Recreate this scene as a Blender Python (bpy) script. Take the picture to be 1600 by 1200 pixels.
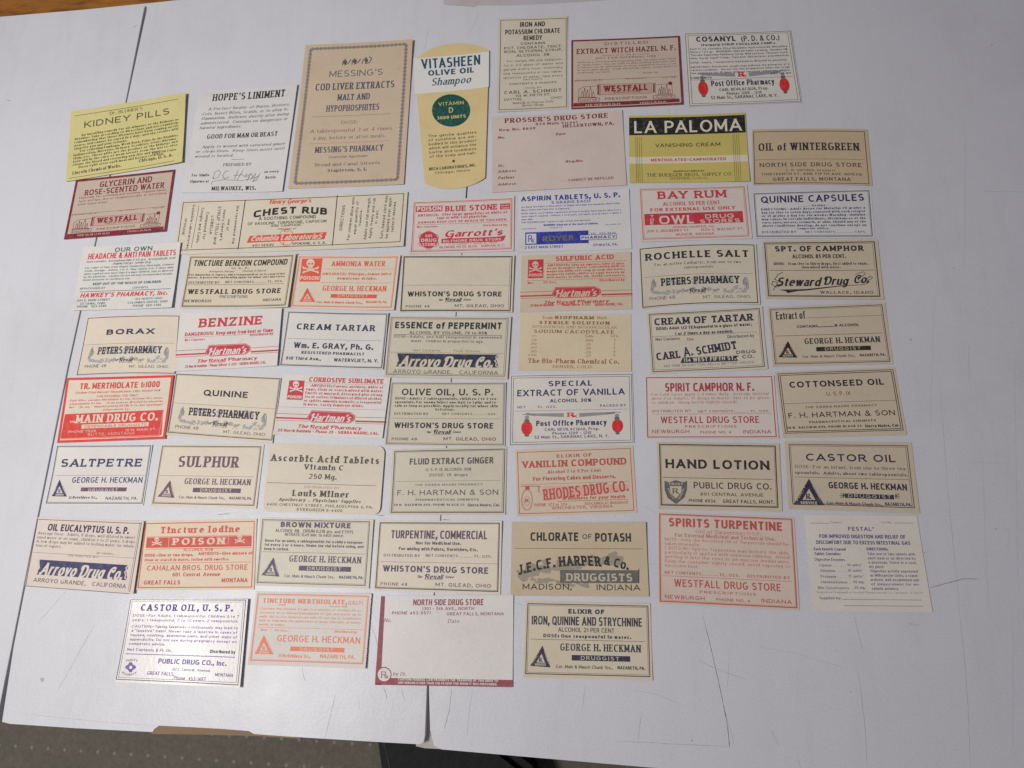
import bpy, bmesh, math, random
from mathutils import Matrix, Vector

# ---------------------------------------------------------------- camera, light, exposure
scn = bpy.context.scene
for o in list(bpy.data.objects): bpy.data.objects.remove(o)
CAM_H = .32                                  # metres above the board
cam = bpy.data.cameras.new('camera'); cam_o = bpy.data.objects.new('camera', cam)
scn.collection.objects.link(cam_o); scn.camera = cam_o
cam.sensor_width = 36; cam.lens = 36*1115.66/1600; cam.clip_start = .01; cam.clip_end = 20
cam_o.matrix_world = Matrix.Translation((0, 0, CAM_H)) @ Matrix.Rotation(.099618, 4, 'Y') @ Matrix.Rotation(.28504, 4, 'X')

world = bpy.data.worlds.new('World'); scn.world = world; world.use_nodes = True
bg = world.node_tree.nodes['Background']; bg.inputs[0].default_value = (.86, .86, 1.0, 1); bg.inputs[1].default_value = .15

def lamp(name, loc, target, size, power, col):
    l = bpy.data.lights.new(name, 'AREA'); l.shape = 'RECTANGLE'; l.size, l.size_y = size; l.energy = power; l.color = col
    o = bpy.data.objects.new(name, l); scn.collection.objects.link(o)
    o.location = loc; d = Vector(target)-Vector(loc); o.rotation_euler = d.to_track_quat('-Z', 'Y').to_euler()
    return o
key = lamp('room_lamp', (-.52, -.075, .90), (-.24, .15, 0), (.30, .20), 2.22, (1.0, .965, .93)); key.data.spread = math.radians(92)   # a shaded lamp turned to the left of the board
scn.view_settings.view_transform = 'Standard'; scn.view_settings.look = 'None'
scn.view_settings.exposure = 0; scn.view_settings.gamma = 1
col = scn.collection
MM = .001

# ---------------------------------------------------------------- materials
def mat(name, rgb, rough=.6, spec=.3, build=None):
    m = bpy.data.materials.new(name); m.use_nodes = True
    nt = m.node_tree; b = nt.nodes['Principled BSDF']
    b.inputs['Base Color'].default_value = (*rgb, 1); b.inputs['Roughness'].default_value = rough
    b.inputs['Specular IOR Level'].default_value = spec
    if build: build(nt, b, rgb)
    return m
def node(nt, kind, **k):
    n = nt.nodes.new(kind)
    for a, v in k.items():
        if a in n.inputs: n.inputs[a].default_value = v
        else: setattr(n, a, v)
    return n
def noise(nt, scale, detail=3, rough=.5, vec=None, stretch=None):
    tc = node(nt, 'ShaderNodeTexCoord'); src = tc.outputs['Object']
    if stretch:
        mp = node(nt, 'ShaderNodeMapping'); mp.inputs['Scale'].default_value = stretch; nt.links.new(src, mp.inputs[0]); src = mp.outputs[0]
    n = node(nt, 'ShaderNodeTexNoise'); n.inputs['Scale'].default_value = scale; n.inputs['Detail'].default_value = detail; n.inputs['Roughness'].default_value = rough
    nt.links.new(src, n.inputs['Vector']); return n.outputs['Fac']
def ramp(nt, fac, stops):
    r = node(nt, 'ShaderNodeValToRGB'); e = r.color_ramp.elements
    e[0].position, e[0].color = stops[0][0], (*stops[0][1], 1); e[1].position, e[1].color = stops[-1][0], (*stops[-1][1], 1)
    for p, c in stops[1:-1]:
        x = e.new(p); x.color = (*c, 1)
    nt.links.new(fac, r.inputs[0]); return r.outputs[0]
def mul(nt, a, b, f=1):
    m = node(nt, 'ShaderNodeMix', data_type='RGBA', blend_type='MULTIPLY'); m.inputs[0].default_value = f
    nt.links.new(a, m.inputs[6]); nt.links.new(b, m.inputs[7]); return m.outputs[2]
def bump(nt, b, fac, dist, strength=1, prev=None):
    n = node(nt, 'ShaderNodeBump'); n.inputs['Distance'].default_value = dist; n.inputs['Strength'].default_value = strength
    nt.links.new(fac, n.inputs['Height'])
    if prev: nt.links.new(prev, n.inputs['Normal'])
    nt.links.new(n.outputs[0], b.inputs['Normal']); return n.outputs[0]

def board_nodes(nt, b, rgb):
    v = ramp(nt, noise(nt, 14, 4), [(.3, tuple(c*.97 for c in rgb)), (.7, rgb)])
    g = ramp(nt, noise(nt, 1300, 3, .75), [(.25, (.85, .85, .86)), (.75, (1.0, 1.0, 1.0))])      # paper fibre
    s = ramp(nt, noise(nt, 34, 6, .7, stretch=(3.2, .5, 1)), [(.0, (.80, .80, .80)), (.34, (.965, .965, .965)), (.5, (1, 1, 1)), (1, (1, 1, 1))])  # rub marks along the board
    d = ramp(nt, noise(nt, 9, 7, .72), [(.0, (.90, .89, .885)), (.38, (.955, .95, .95)), (.52, (1, 1, 1)), (1, (1, 1, 1))])     # handling smudges
    nt.links.new(mul(nt, mul(nt, mul(nt, v, g), s), d), b.inputs['Base Color'])
    r = node(nt, 'ShaderNodeMapRange'); r.inputs['To Min'].default_value = .31; r.inputs['To Max'].default_value = .42
    nt.links.new(noise(nt, 40, 4), r.inputs['Value']); nt.links.new(r.outputs[0], b.inputs['Roughness'])
    n1 = bump(nt, b, noise(nt, 620, 3, .65), .00007, .8)
    bump(nt, b, noise(nt, 45, 2), .0005, .5, n1)
def paper_nodes(nt, b, rgb):
    v = ramp(nt, noise(nt, 46, 6, .65), [(.28, (rgb[0]*.90, rgb[1]*.86, rgb[2]*.78)), (.42, tuple(c*.97 for c in rgb)), (.55, rgb), (.8, tuple(min(1, c*1.05) for c in rgb))])
    fox = ramp(nt, noise(nt, 210, 2, .5), [(.0, (1, 1, 1)), (.70, (1, 1, 1)), (.78, (.90, .84, .74))])      # foxing
    v = mul(nt, v, fox)
    g = ramp(nt, noise(nt, 1700, 2, .7), [(.2, (.87, .87, .86)), (.8, (1, 1, 1))])
    nt.links.new(mul(nt, v, g), b.inputs['Base Color'])
    bump(nt, b, noise(nt, 700, 3), .00005, .5)
def ink_nodes(nt, b, rgb):
    p = tuple(c+(.62-c)*.10 for c in rgb)
    v = ramp(nt, noise(nt, 500, 4, .7), [(.32, p), (.50, rgb)])       # thin spots in the print
    nt.links.new(v, b.inputs['Base Color'])

PAPER = {'yellow': (.75, .67, .22), 'tan': (.62, .50, .37), 'tan2': (.66, .54, .41), 'tan3': (.70, .585, .40), 'tan4': (.74, .61, .43), 'white': (.77, .745, .73),
 'white2': (.76, .735, .72), 'white3': (.80, .755, .70), 'brown': (.67, .53, .34), 'gold': (.80, .63, .24), 'cream1': (.80, .70, .53), 'cream2': (.75, .665, .50), 'cream2b': (.76, .66, .46),
 'cream3': (.78, .695, .52), 'cream4': (.70, .63, .47), 'offw': (.79, .735, .66), 'offw2': (.83, .765, .655), 'pinkt': (.73, .605, .52), 'pinkt2': (.78, .63, .50), 'yellow2': (.68, .56, .07), 'kraft': (.66, .505, .28),
 'kraft2': (.66, .53, .32), 'offp': (.79, .69, .62), 'offp2': (.78, .69, .60), 'offp3': (.79, .745, .72), 'cool': (.78, .745, .70), 'buff': (.77, .64, .40), 'pinkc': (.80, .68, .57), 'peach': (.83, .68, .46), 'pearl': (.80, .755, .73)}
INK = {'black': (.028, .026, .027), 'blackw': (.075, .055, .045), 'navyk': (.035, .034, .065), 'navyb': (.040, .036, .12), 'olive': (.09, .085, .03), 'maroon': (.21, .022, .036), 'maroon2': (.29, .055, .07), 'maroonl': (.36, .15, .17),
 'slate': (.085, .085, .135), 'red': (.68, .025, .03), 'redd': (.57, .045, .062), 'redk': (.42, .04, .055), 'redl': (.72, .08, .06), 'redm': (.66, .04, .07), 'redm2': (.68, .05, .04), 'redbr': (.50, .09, .07), 'redbr2': (.52, .09, .08),
 'orred': (.75, .105, .06), 'orred2': (.62, .07, .05), 'orange': (.82, .20, .10), 'brownk': (.27, .11, .055), 'blue': (.035, .045, .34), 'green': (.035, .14, .12), 'teal': (.015, .085, .13), 'greend': (.012, .085, .065),
 'g1': (.40, .385, .39), 'g4': (.33, .29, .22), 'g2': (.30, .29, .30), 'g3': (.13, .13, .13), 'g3k': (.10, .095, .11), 'plum': (.15, .075, .11), 'plumk': (.10, .065, .12), 'indigo': (.10, .09, .24), 'indigo2': (.05, .03, .28), 'violet': (.17, .10, .36),
 'blk': (.018, .020, .018), 'goldk': (.20, .16, .08), 'goldt': (.62, .55, .18), 'pinkw': (.72, .40, .34), 'pinkw2': (.56, .36, .29), 'p2': (.74, .66, .51), 'wht': (.74, .72, .68)}
for k_ in PAPER:
    r_, g_, b_ = PAPER[k_]; PAPER[k_] = (r_*.945, g_*.955, (b_+.17*((r_+g_)/2-b_))*.955)     # old stock, a little greyer
MATS = {}
def paper_mat(k, gloss=0):
    n = 'paper_'+k+('_glossy' if gloss else '')
    if n not in MATS: MATS[n] = mat(n, PAPER[k], .24 if gloss else .42+.045*(len(MATS) % 5), .6 if gloss else .34, paper_nodes)
    return MATS[n]
def ink_mat(k):
    n = 'ink_'+k
    if n not in MATS: MATS[n] = mat(n, INK[k], .5, .3, ink_nodes)
    return MATS[n]

# ---------------------------------------------------------------- helpers
def link(name, verts, faces, material, parent=None, smooth=False):
    me = bpy.data.meshes.new(name); me.from_pydata(verts, [], faces); me.materials.append(material)
    if smooth: me.polygons.foreach_set('use_smooth', [True]*len(me.polygons))
    me.update()
    o = bpy.data.objects.new(name, me); col.objects.link(o)
    if parent: o.parent = parent
    return o

# ---- a stroke alphabet: every letter is a skeleton of lines and elliptical arcs, drawn with a pen ----
GL = {
'A':(.8,'0 0 .4 1;.4 1 .8 0;.14 .3 .66 .3'),'B':(.6,'0 0 0 1 .3 1 e .3 .77 .25 .23 90 -90 0 .54;.28 .54 e .31 .27 .29 .27 90 -90 0 0'),
'C':(.67,'e .41 .5 .41 .5 50 310'),'D':(.7,'0 0 0 1 .28 1 e .28 .5 .42 .5 90 -90 0 0'),
'E':(.55,'.55 1 0 1 0 0 .55 0;0 .52 .46 .52'),'F':(.54,'.54 1 0 1 0 0;0 .5 .45 .5'),
'G':(.78,'e .41 .5 .41 .5 50 325 .76 .44 .46 .44'),'H':(.7,'0 0 0 1;.7 0 .7 1;0 .5 .7 .5'),'I':(.0,'0 0 0 1'),
'J':(.42,'.42 1 .42 .24 e .21 .24 .21 .24 0 -170'),'K':(.66,'0 0 0 1;.63 1 0 .36;.2 .55 .66 0'),'L':(.5,'0 1 0 0 .5 0'),
'M':(.84,'0 0 0 1;0 1 .42 .15;.42 .15 .84 1;.84 1 .84 0'),'N':(.72,'0 0 0 1;0 1 .72 0;.72 0 .72 1'),'O':(.82,'e .41 .5 .41 .5 90 450'),
'P':(.58,'0 0 0 1 .3 1 e .3 .73 .28 .27 90 -90 0 .46'),'Q':(.84,'e .41 .5 .41 .5 90 450;.5 .25 .84 -.06'),
'R':(.63,'0 0 0 1 .3 1 e .3 .74 .27 .26 90 -90 0 .48;.3 .48 .63 0'),'S':(.58,'e .29 .755 .28 .245 35 270 e .29 .255 .29 .255 90 -150'),
'T':(.66,'0 1 .66 1;.33 1 .33 0'),'U':(.68,'0 1 0 .34 e .34 .34 .34 .34 180 360 .68 1'),'V':(.76,'0 1 .38 0;.38 0 .76 1'),
'W':(1.1,'0 1 .28 0;.28 0 .55 1;.55 1 .82 0;.82 0 1.1 1'),'X':(.7,'0 0 .7 1;0 1 .7 0'),'Y':(.7,'0 1 .35 .46 .7 1;.35 .46 .35 0'),'Z':(.62,'0 1 .62 1 0 0 .62 0'),
'a':(.44,'e .22 .46 .22 .2 150 0 .44 0;e .22 .19 .22 .19 0 360'),'b':(.52,'0 1 0 0;e .26 .33 .26 .33 0 360'),'c':(.44,'e .26 .33 .26 .33 45 315'),
'd':(.52,'.52 1 .52 0;e .26 .33 .26 .33 0 360'),'e':(.52,'.02 .36 .51 .36 e .26 .33 .26 .33 8 312'),'f':(.34,'e .3 .8 .17 .2 75 180 .13 0;0 .64 .3 .64'),
'g':(.52,'e .26 .34 .26 .32 0 360;.52 .66 .52 -.05 e .27 -.08 .25 .22 0 -150'),'h':(.48,'0 1 0 0;0 .4 e .24 .4 .24 .26 180 0 .48 0'),
'i':(.0,'0 .66 0 0;d 0 .9'),'j':(.1,'.1 .66 .1 -.3;d .1 .9'),'k':(.45,'0 1 0 0;.42 .66 0 .24;.15 .37 .45 0'),'l':(.0,'0 1 0 0'),
'm':(.78,'0 .66 0 0;0 .42 e .195 .42 .195 .24 180 0 .39 0;.39 .42 e .585 .42 .195 .24 180 0 .78 0'),'n':(.48,'0 .66 0 0;0 .4 e .24 .4 .24 .26 180 0 .48 0'),
'o':(.54,'e .27 .33 .27 .33 90 450'),'p':(.52,'0 .66 0 -.32;e .26 .33 .26 .33 0 360'),'q':(.52,'.52 .66 .52 -.32;e .26 .33 .26 .33 0 360'),
'r':(.32,'0 .66 0 0;0 .36 e .24 .38 .24 .28 180 65'),'s':(.4,'e .2 .495 .19 .165 30 270 e .2 .165 .2 .165 90 -150'),
't':(.3,'.12 .92 .12 .15 e .26 .15 .14 .15 180 290;0 .66 .3 .66'),'u':(.48,'0 .66 0 .25 e .24 .25 .24 .25 180 360;.48 .66 .48 0'),
'v':(.48,'0 .66 .24 0;.24 0 .48 .66'),'w':(.76,'0 .66 .19 0;.19 0 .38 .66;.38 .66 .57 0;.57 0 .76 .66'),'x':(.46,'0 0 .46 .66;0 .66 .46 0'),'y':(.48,'0 .66 .25 0;.48 .66 .14 -.32'),
'z':(.42,'0 .66 .42 .66 0 0 .42 0'),'0':(.58,'e .29 .5 .29 .5 90 450'),'1':(.2,'0 .76 .2 .98 .2 0'),'2':(.56,'e .28 .72 .28 .28 165 -38 0 0 .56 0'),
'3':(.56,'e .27 .76 .25 .24 150 -90 e .27 .26 .29 .26 90 -150'),'4':(.6,'.45 0 .45 1 0 .28 .6 .28'),'5':(.56,'.52 1 .1 1 .06 .54 e .26 .32 .3 .32 125 -140'),
'6':(.58,'e .29 .31 .29 .31 0 360;.01 .36 .12 .74 .42 1'),'7':(.54,'0 1 .54 1 .18 0'),'8':(.56,'e .28 .76 .25 .24 0 360;e .28 .26 .28 .26 0 360'),
'9':(.58,'e .29 .69 .29 .31 0 360;.57 .64 .46 .26 .16 0'),'.':(.0,'d 0 .06'),',':(.04,'d .04 .06;.06 .08 -.04 -.16'),"'":(.06,'.06 1 0 .74'),
'-':(.3,'0 .4 .3 .4'),'—':(.8,'0 .4 .8 .4'),':':(.0,'d 0 .1;d 0 .55'),';':(.04,'d .04 .5;.06 .1 -.04 -.14'),'!':(.0,'0 1 0 .3;d 0 .06'),
'(':(.2,'e .42 .42 .4 .66 130 230'),')':(.2,'e -.22 .42 .4 .66 50 -50'),'/':(.4,'0 -.1 .4 1.05'),'"':(.2,'0 1 0 .76;.2 1 .2 .76'),
'&':(.74,'.74 0 .2 .66 e .34 .8 .18 .2 215 -40 .12 .42 e .26 .23 .26 .23 120 330 .7 .48'),'%':(.7,'e .14 .76 .14 .2 0 360;e .56 .2 .14 .2 0 360;.08 0 .62 1'),
'½':(.6,'.05 .85 .12 1 .12 .5;.1 0 .5 1;e .45 .35 .12 .13 160 -30 .32 0 .6 0'),'*':(.3,'0 .7 .3 .9;0 .9 .3 .7;.15 .62 .15 .98'),'_':(.5,'0 0 .5 0'),
'•':(.1,'d .05 .4;d .05 .44'),'°':(.2,'e .1 .86 .1 .12 0 360'),'?':(.4,'e .2 .74 .2 .26 170 -70 .2 .3;d .2 .06'),
}
# style: upright pen, level pen, letter spacing, squareness, slant, small caps, serif, joined script
ST = {
's':(.13,.12,.24,2,0,0,0),'sl':(.09,.085,.22,2,0,0,0),'sb':(.2,.17,.26,2.2,0,0,0),'sx':(.27,.22,.3,2.3,0,0,0),
'sc':(.2,.18,.26,2.2,0,1,0),'scl':(.13,.12,.24,2.2,0,1,0),'c':(.19,.17,.24,3.4,0,0,0),'cl':(.12,.11,.22,3.2,0,0,0),'cx':(.25,.2,.28,3.6,0,0,0),
'w':(.22,.15,.34,2.5,0,0,.05),'wl':(.15,.11,.34,2.3,0,0,.05),'r':(.12,.06,.24,2,0,0,.12),'rb':(.22,.09,.3,2.1,0,0,.13),'rx':(.3,.12,.4,2.2,0,0,.16),
'rc':(.2,.09,.3,2.6,0,0,.1),'ri':(.12,.06,.22,2,.25,0,.06),'rbi':(.2,.09,.26,2,.25,0,.07),'rl':(.09,.05,.26,2,0,0,.1),
'si':(.13,.12,.22,2,.22,0,0),'k':(.2,.09,.13,2.1,.36,0,0),'kb':(.26,.12,.14,2.2,.33,0,0),'kl':(.12,.06,.12,2,.4,0,0),
'ob':(.3,.08,.3,3.2,0,0,.1),'cs':(.17,.15,.26,2.8,0,0,.03),'csc':(.2,.15,.26,2.8,0,1,.08),'rsc':(.26,.12,.3,2.4,0,1,.12),'sm':(.17,.15,.24,2,0,0,0),'sib':(.19,.17,.24,2,.22,0,0),'wb':(.27,.19,.34,2.5,0,0,.04),'rm':(.18,.08,.26,2,0,0,.12),
'csc2':(.14,.12,.3,2.3,0,1,.05),'cxc':(.22,.18,.28,3,0,1,.05),
}
from math import cos,sin,pi,radians,hypot,sqrt
def sgp(v,n): return (abs(v)**(2/n))*(1 if v>=0 else -1)
SWASH = {'A':'-.14 .16 -.08 .02 .04 .06','D':'e .0 .82 .2 .18 50 265','H':'e -.1 .84 .13 .16 20 250','C':'e .48 .76 .13 .16 30 -190','G':'.76 .44 .74 -.1 e .5 -.1 .24 .18 0 -160',
'S':'e .08 .14 .18 .14 190 380','R':'e -.08 .82 .17 .18 40 260','T':'.0 1 -.12 .86','P':'e -.08 .82 .17 .18 40 260','L':'e .0 .84 .2 .16 60 250'}
_pc = {}
def paths(ch, sq, res, hand=False):
    key=(ch,sq,res,hand)
    if key in _pc: return _pc[key]
    g = GL.get(ch)
    if g is None: g = GL.get(ch.upper(), (.4,''))
    out=[]
    for seg in (g[1]+(';'+SWASH[ch] if hand and ch in SWASH else '')).split(';'):
        t=seg.split(); i=0; p=[]; dot=False
        while i<len(t):
            if t[i]=='e':
                cx,cy,rx,ry,a0,a1=map(float,t[i+1:i+7]); i+=7
                n=max(2,int(round(abs(a1-a0)/360*res)))
                for k in range(n+1):
                    a=radians(a0+(a1-a0)*k/n)
                    q=(cx+rx*sgp(cos(a),sq),cy+ry*sgp(sin(a),sq))
                    if not p or hypot(q[0]-p[-1][0],q[1]-p[-1][1])>1e-4: p.append(q)
            elif t[i]=='d':
                out.append(('d',[(float(t[i+1]),float(t[i+2]))])); i+=3; dot=True
            else:
                q=(float(t[i]),float(t[i+1])); i+=2
                if not p or hypot(q[0]-p[-1][0],q[1]-p[-1][1])>1e-4: p.append(q)
        if len(p)>1: out.append(('s',p))
    _pc[key]=(g[0],out)
    return _pc[key]
KERN = {'LT':.13,'LY':.13,'LV':.1,'AT':.1,'TA':.1,'AV':.1,'VA':.1,'AY':.1,'FA':.08,'PA':.08,'RT':.04,'TO':.05,'OT':.04,'CT':.05,'WA':.06,'To':.12,'Ta':.12,'Wa':.08,'LE':.03}
def natural(text, st):
    ls=ST[st][2]; sc=ST[st][5]; x=0; pos=[]; last=''
    for ch in text:
        if ch==' ': x+=.5; last=''; continue
        m=.78 if sc and (ch.islower()) else 1
        c=ch.upper() if sc else ch
        g=GL.get(c) or (.4,'')
        x-=KERN.get(last+c,0)
        pad=.07 if ST[st][6] and g[0]<.05 and c.isalpha() else 0      # narrow letters with serifs need their own room
        pos.append((c,x+pad,m)); x+=g[0]*m+ls+2*pad; last=c
    return pos, max(x-ls,.05)
def ribbon(p, wv, wh, nib=0, closed=False):
    """left and right outline of a polyline drawn with a flat pen"""
    n=len(p); L=[];R_=[]
    def w(dx,dy):
        l=hypot(dx,dy) or 1; c,s=dx/l,dy/l
        if nib: c,s=c*cos(nib)+s*sin(nib), -c*sin(nib)+s*cos(nib)
        return sqrt((wv*s)**2+(wh*c)**2)/2
    for i in range(n):
        if closed and i in (0,n-1): a=p[n-2]; b=p[0]; c=p[1]
        else:
            b=p[i]; a=p[i-1] if i>0 else None; c=p[i+1] if i<n-1 else None
        if a is None: a=(2*b[0]-c[0],2*b[1]-c[1])
        if c is None: c=(2*b[0]-a[0],2*b[1]-a[1])
        d1=(b[0]-a[0],b[1]-a[1]); d2=(c[0]-b[0],c[1]-b[1])
        l1=hypot(*d1) or 1e-9; l2=hypot(*d2) or 1e-9
        n1=(-d1[1]/l1,d1[0]/l1); n2=(-d2[1]/l2,d2[0]/l2); w1=w(*d1); w2=w(*d2)
        cr=n1[0]*n2[1]-n1[1]*n2[0]
        if abs(cr)<.15 or n1[0]*n2[0]+n1[1]*n2[1]<-.97:
            ox=(n1[0]*w1+n2[0]*w2)/2; oy=(n1[1]*w1+n2[1]*w2)/2
        else:   # exact crossing of the two offset edges
            ox=(w1*n2[1]-w2*n1[1])/cr; oy=(w2*n1[0]-w1*n2[0])/cr
            m=hypot(ox,oy); lim=2.6*max(w1,w2)
            if m>lim: ox*=lim/m; oy*=lim/m
        L.append((b[0]+ox,b[1]+oy)); R_.append((b[0]-ox,b[1]-oy))
    return L,R_
def letter_quads(text, st, W, h, res):
    """quads (4 points, stroke order) for text fitted to width W and cap height h, baseline at 0"""
    wv,wh,ls,sq,sl,sc,sf = ST[st][:7]
    pos,nat=natural(text,st); k_=1.22 if h>1.6 else 1.32; wv*=h*k_; wh*=h*k_
    W=max(W-h*sl*.8,W*.5); sf*=h; n=len(pos)
    wv=min(wv,(.27 if ST[st][0]>=.19 else .22)*W/(nat/.9) if n>2 else wv,.34*W/n)      # narrow lettering: the pen must leave room inside the letters
    wv=max(wv,.045*h); wh=min(wh,wv*1.05); kx=(W-n*wv*.8-wv*.2)/nat
    sf=min(sf,kx*ls*.42)
    out=[]; nib=.35 if (sf>.05*h or sl>.3) else 0
    for gi,(c,x,m) in enumerate(pos):
        off=wv/2+gi*wv*.8
        _,pp=paths(c,sq,res,sl>.3)
        H=h*m
        for kind,p in pp:
            def fy(y):
                return wh/2+y*(H-wh) if y>=0 else wh/2+y*H
            q=[(off+(x+a*m)*kx,fy(b)) for a,b in p]
            if kind=='d':
                r=max(wv,wh)*.62; cx,cy=q[0]; cy=max(cy,r) if p[0][1]<.2 else cy
                out.append([(cx-r,cy-r),(cx+r,cy-r),(cx+r,cy+r),(cx-r,cy+r)]); continue
            closed=len(q)>4 and hypot(q[0][0]-q[-1][0],q[0][1]-q[-1][1])<1e-6
            L,R_=ribbon(q,wv,wh,nib,closed)
            if not closed:
                for e,(i,j) in ((0,(0,1)),(1,(-1,-2))):
                    dx=q[i][0]-q[j][0]; dy=q[i][1]-q[j][1]; l=hypot(dx,dy) or 1e-9
                    y0=p[i][1]
                    if abs(dy)/l>.35 and (y0<.001 or y0>.999 or abs(y0-.66)<.001):
                        lim = 0 if abs(y0)<.001 else (q[i][1]-wh/2 if y0<0 else q[i][1]+wh/2)
                        for A in (L,R_):
                            s=(lim-A[i][1])/dy; A[i]=(A[i][0]+dx*s,lim)
                    elif abs(dx)/l>.9:
                        for A in (L,R_): A[i]=(A[i][0]+dx/l*min(wv,wh)*.3,A[i][1])
            lo,hi=(0,H) if all(b>=0 for a,b in p) else (-H,H)
            L=[(a,min(max(b,lo),hi)) for a,b in L]; R_=[(a,min(max(b,lo),hi)) for a,b in R_]
            for i in range(len(L)-1):
                out.append([R_[i],R_[i+1],L[i+1],L[i]])
            if sf and not closed or (sf and c in 'BDEFPR'):
                for i in range(len(q)):
                    y0=p[i][1]; nb=[j for j in (i-1,i+1) if 0<=j<len(q)]
                    for j in nb:
                        dx=p[i][0]-p[j][0]; dy=p[i][1]-p[j][1]
                        end=i in (0,len(q)-1)
                        lev=abs(y0)<.001 or abs(y0-1)<.001 or (c.islower() and abs(y0-.66)<.001) or abs(y0+.32)<.001
                        if lev and not (c in 'VWvwy' and abs(y0)<.001) and not (c in 'AN' and abs(dx)>.01 and (c=='N' or y0>.9)) and not (c in 'Ww' and 0<i<9 and False) and (abs(dx)<1e-3 and abs(dy)>.2 or (end and abs(dy)>.5*abs(dx) and abs(dy)>.3)):
                            st_=max(wh*.85,h*.05); yb=0 if abs(y0)<.001 else (q[i][1]-wh/2 if y0<0 else q[i][1]+wh/2-st_)
                            s=wv/2+sf; 
                            out.append([(q[i][0]-s,yb),(q[i][0]+s,yb),(q[i][0]+s,yb+st_),(q[i][0]-s,yb+st_)])
                        elif end and c.isupper() and abs(dy)<1e-3 and abs(dx)>.25 and lev and sf>.05*h:
                            s=1 if abs(y0)<.001 else -1
                            a=q[i][0]-wh*.45; b=q[i][0]+wh*.45; y1=q[i][1]+s*h*.2; y2=q[i][1]-s*wh/2
                            out.append([(a,min(y1,y2)),(b,min(y1,y2)),(b,max(y1,y2)),(a,max(y1,y2))])
    if sl>.35:      # handwriting: hairlines that join one small letter to the next
        prev=None
        for gi,(c,x,m) in enumerate(pos):
            off=wv/2+gi*wv*.8; xl=off+x*kx; xr=off+(x+(GL.get(c) or (.4,))[0])*kx
            if prev is not None and c.islower() and xl-prev<h*.45:
                a,b=(prev-.02*h,.10*h),(xl+.04*h,.40*h); t=wh*.45
                out.append([(a[0],a[1]-t),(b[0],b[1]-t),(b[0],b[1]+t),(a[0],a[1]+t)])
            prev=xr if c.islower() or c in 'RHAT' else None
    if sl: out=[[(a+(b)*sl,b) for a,b in r] for r in out]
    return out


# ---------------------------------------------------------------- the board: a flattened white cardboard box with two slits
def slab(name, pts, z0, z1, material, bev=0, parent=None):
    bm = bmesh.new()
    top = [bm.verts.new((x*MM, y*MM, z1)) for x, y in pts]; f = bm.faces.new(top)
    if f.normal.z < 0: f.normal_flip()
    r = bmesh.ops.extrude_face_region(bm, geom=[f])
    for v in r['geom']:
        if isinstance(v, bmesh.types.BMVert): v.co.z = z0
    bmesh.ops.recalc_face_normals(bm, faces=bm.faces)
    if bev:
        e = [e for e in bm.edges if all(abs(v.co.z-z1) < 1e-7 for v in e.verts)]
        bmesh.ops.bevel(bm, geom=e, offset=bev, segments=2, affect='EDGES', clamp_overlap=True)
    bmesh.ops.triangulate(bm, faces=[f for f in bm.faces if len(f.verts) > 4])
    me = bpy.data.meshes.new(name); bm.to_mesh(me); bm.free(); me.materials.append(material)
    o = bpy.data.objects.new(name, me); col.objects.link(o)
    if parent: o.parent = parent
    return o
M_board = mat('white_liner', (.71, .71, .747), .33, .36, board_nodes)
M_kraft = mat('torn_kraft', (.30, .205, .13), .85, .2, paper_nodes)
M_under = mat('grey_liner', (.50, .46, .46), .6, .3, paper_nodes)
board = bpy.data.objects.new('cardboard_sheet', None); col.objects.link(board)
board['label'] = 'large glossy white cardboard sheet, scratched and slit in two places, under all the labels'; board['category'] = 'cardboard'
slab('board_face', [(-381.81,335.51),(-343.77,335.28),(-290.02,335.37),(-238.48,336.48),(-174.88,338.59),(-68.68,338.83),(91.34,335.43),(275.01,324.02),(240.55,115.73),(202.4,-73.79),(116.27,-71.75),(19.37,-66.46),(-18.95,-64.23),(-61.12,-61.74),(-64.37,-60.36),(-66.18,-54.36),(-67.25,-38.37),(-65.8,-0.29),(-62.12,64.33),(-59.11,130.11),(-56.98,162.6),(-54.81,200.53),(-55.27,203.92),(-55.61,200.58),(-57.37,162.62),(-59.56,130.12),(-62.57,64.34),(-66.25,-0.29),(-68.08,-38.38),(-68.26,-56.82),(-68.71,-59.24),(-70.57,-60.0),(-85.49,-59.54),(-141.1,-57.59),(-186.99,-57.38),(-222.44,-56.45),(-254.24,-55.18),(-258.05,-54.46),(-258.19,-52.4),(-259.16,-22.6),(-258.31,37.19),(-256.96,110.57),(-254.55,175.83),(-251.38,267.76),(-249.26,330.98),(-249.42,333.33),(-250.58,334.38),(-250.97,333.02),(-252.16,267.82),(-255.35,175.87),(-257.77,110.6),(-259.13,37.2),(-260.09,-22.6),(-260.6,-51.13),(-261.44,-54.26),(-287.01,-52.83)], -.0030, 0, M_board, .00012, board)
slab('torn_edge', [(-187.92,-58.11),(-186.77,-56.09),(-184.92,-54.8),(-169.82,-55.18),(-156.85,-55.59),(-144.55,-56.25),(-142.17,-57.33),(-121.3,-58.39),(-121.27,-58.79),(-140.96,-58.05),(-169.45,-57.92)], -.0027, .00018, M_kraft, 0, board)
slab('worn_patch', [(-71.53,348.34),(-70.7,317.85),(-67.02,316.6),(-60.09,315.71),(-53.55,314.19),(-51.03,315.05),(-31.98,313.43),(-10.66,312.45),(13.91,311.8),(38.19,311.58),(73.98,332.86)], -.0010, .00005, mat('worn_liner', (.56, .52, .535), .6, .3, paper_nodes), 0, board)
slab('under_flap', [(-73.69,-35.04),(-59.79,-34.89),(-59.09,-62.36),(-68.84,-62.06),(-72.68,-61.4)], -.0060, -.0034, M_under, 0, board)
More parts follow.
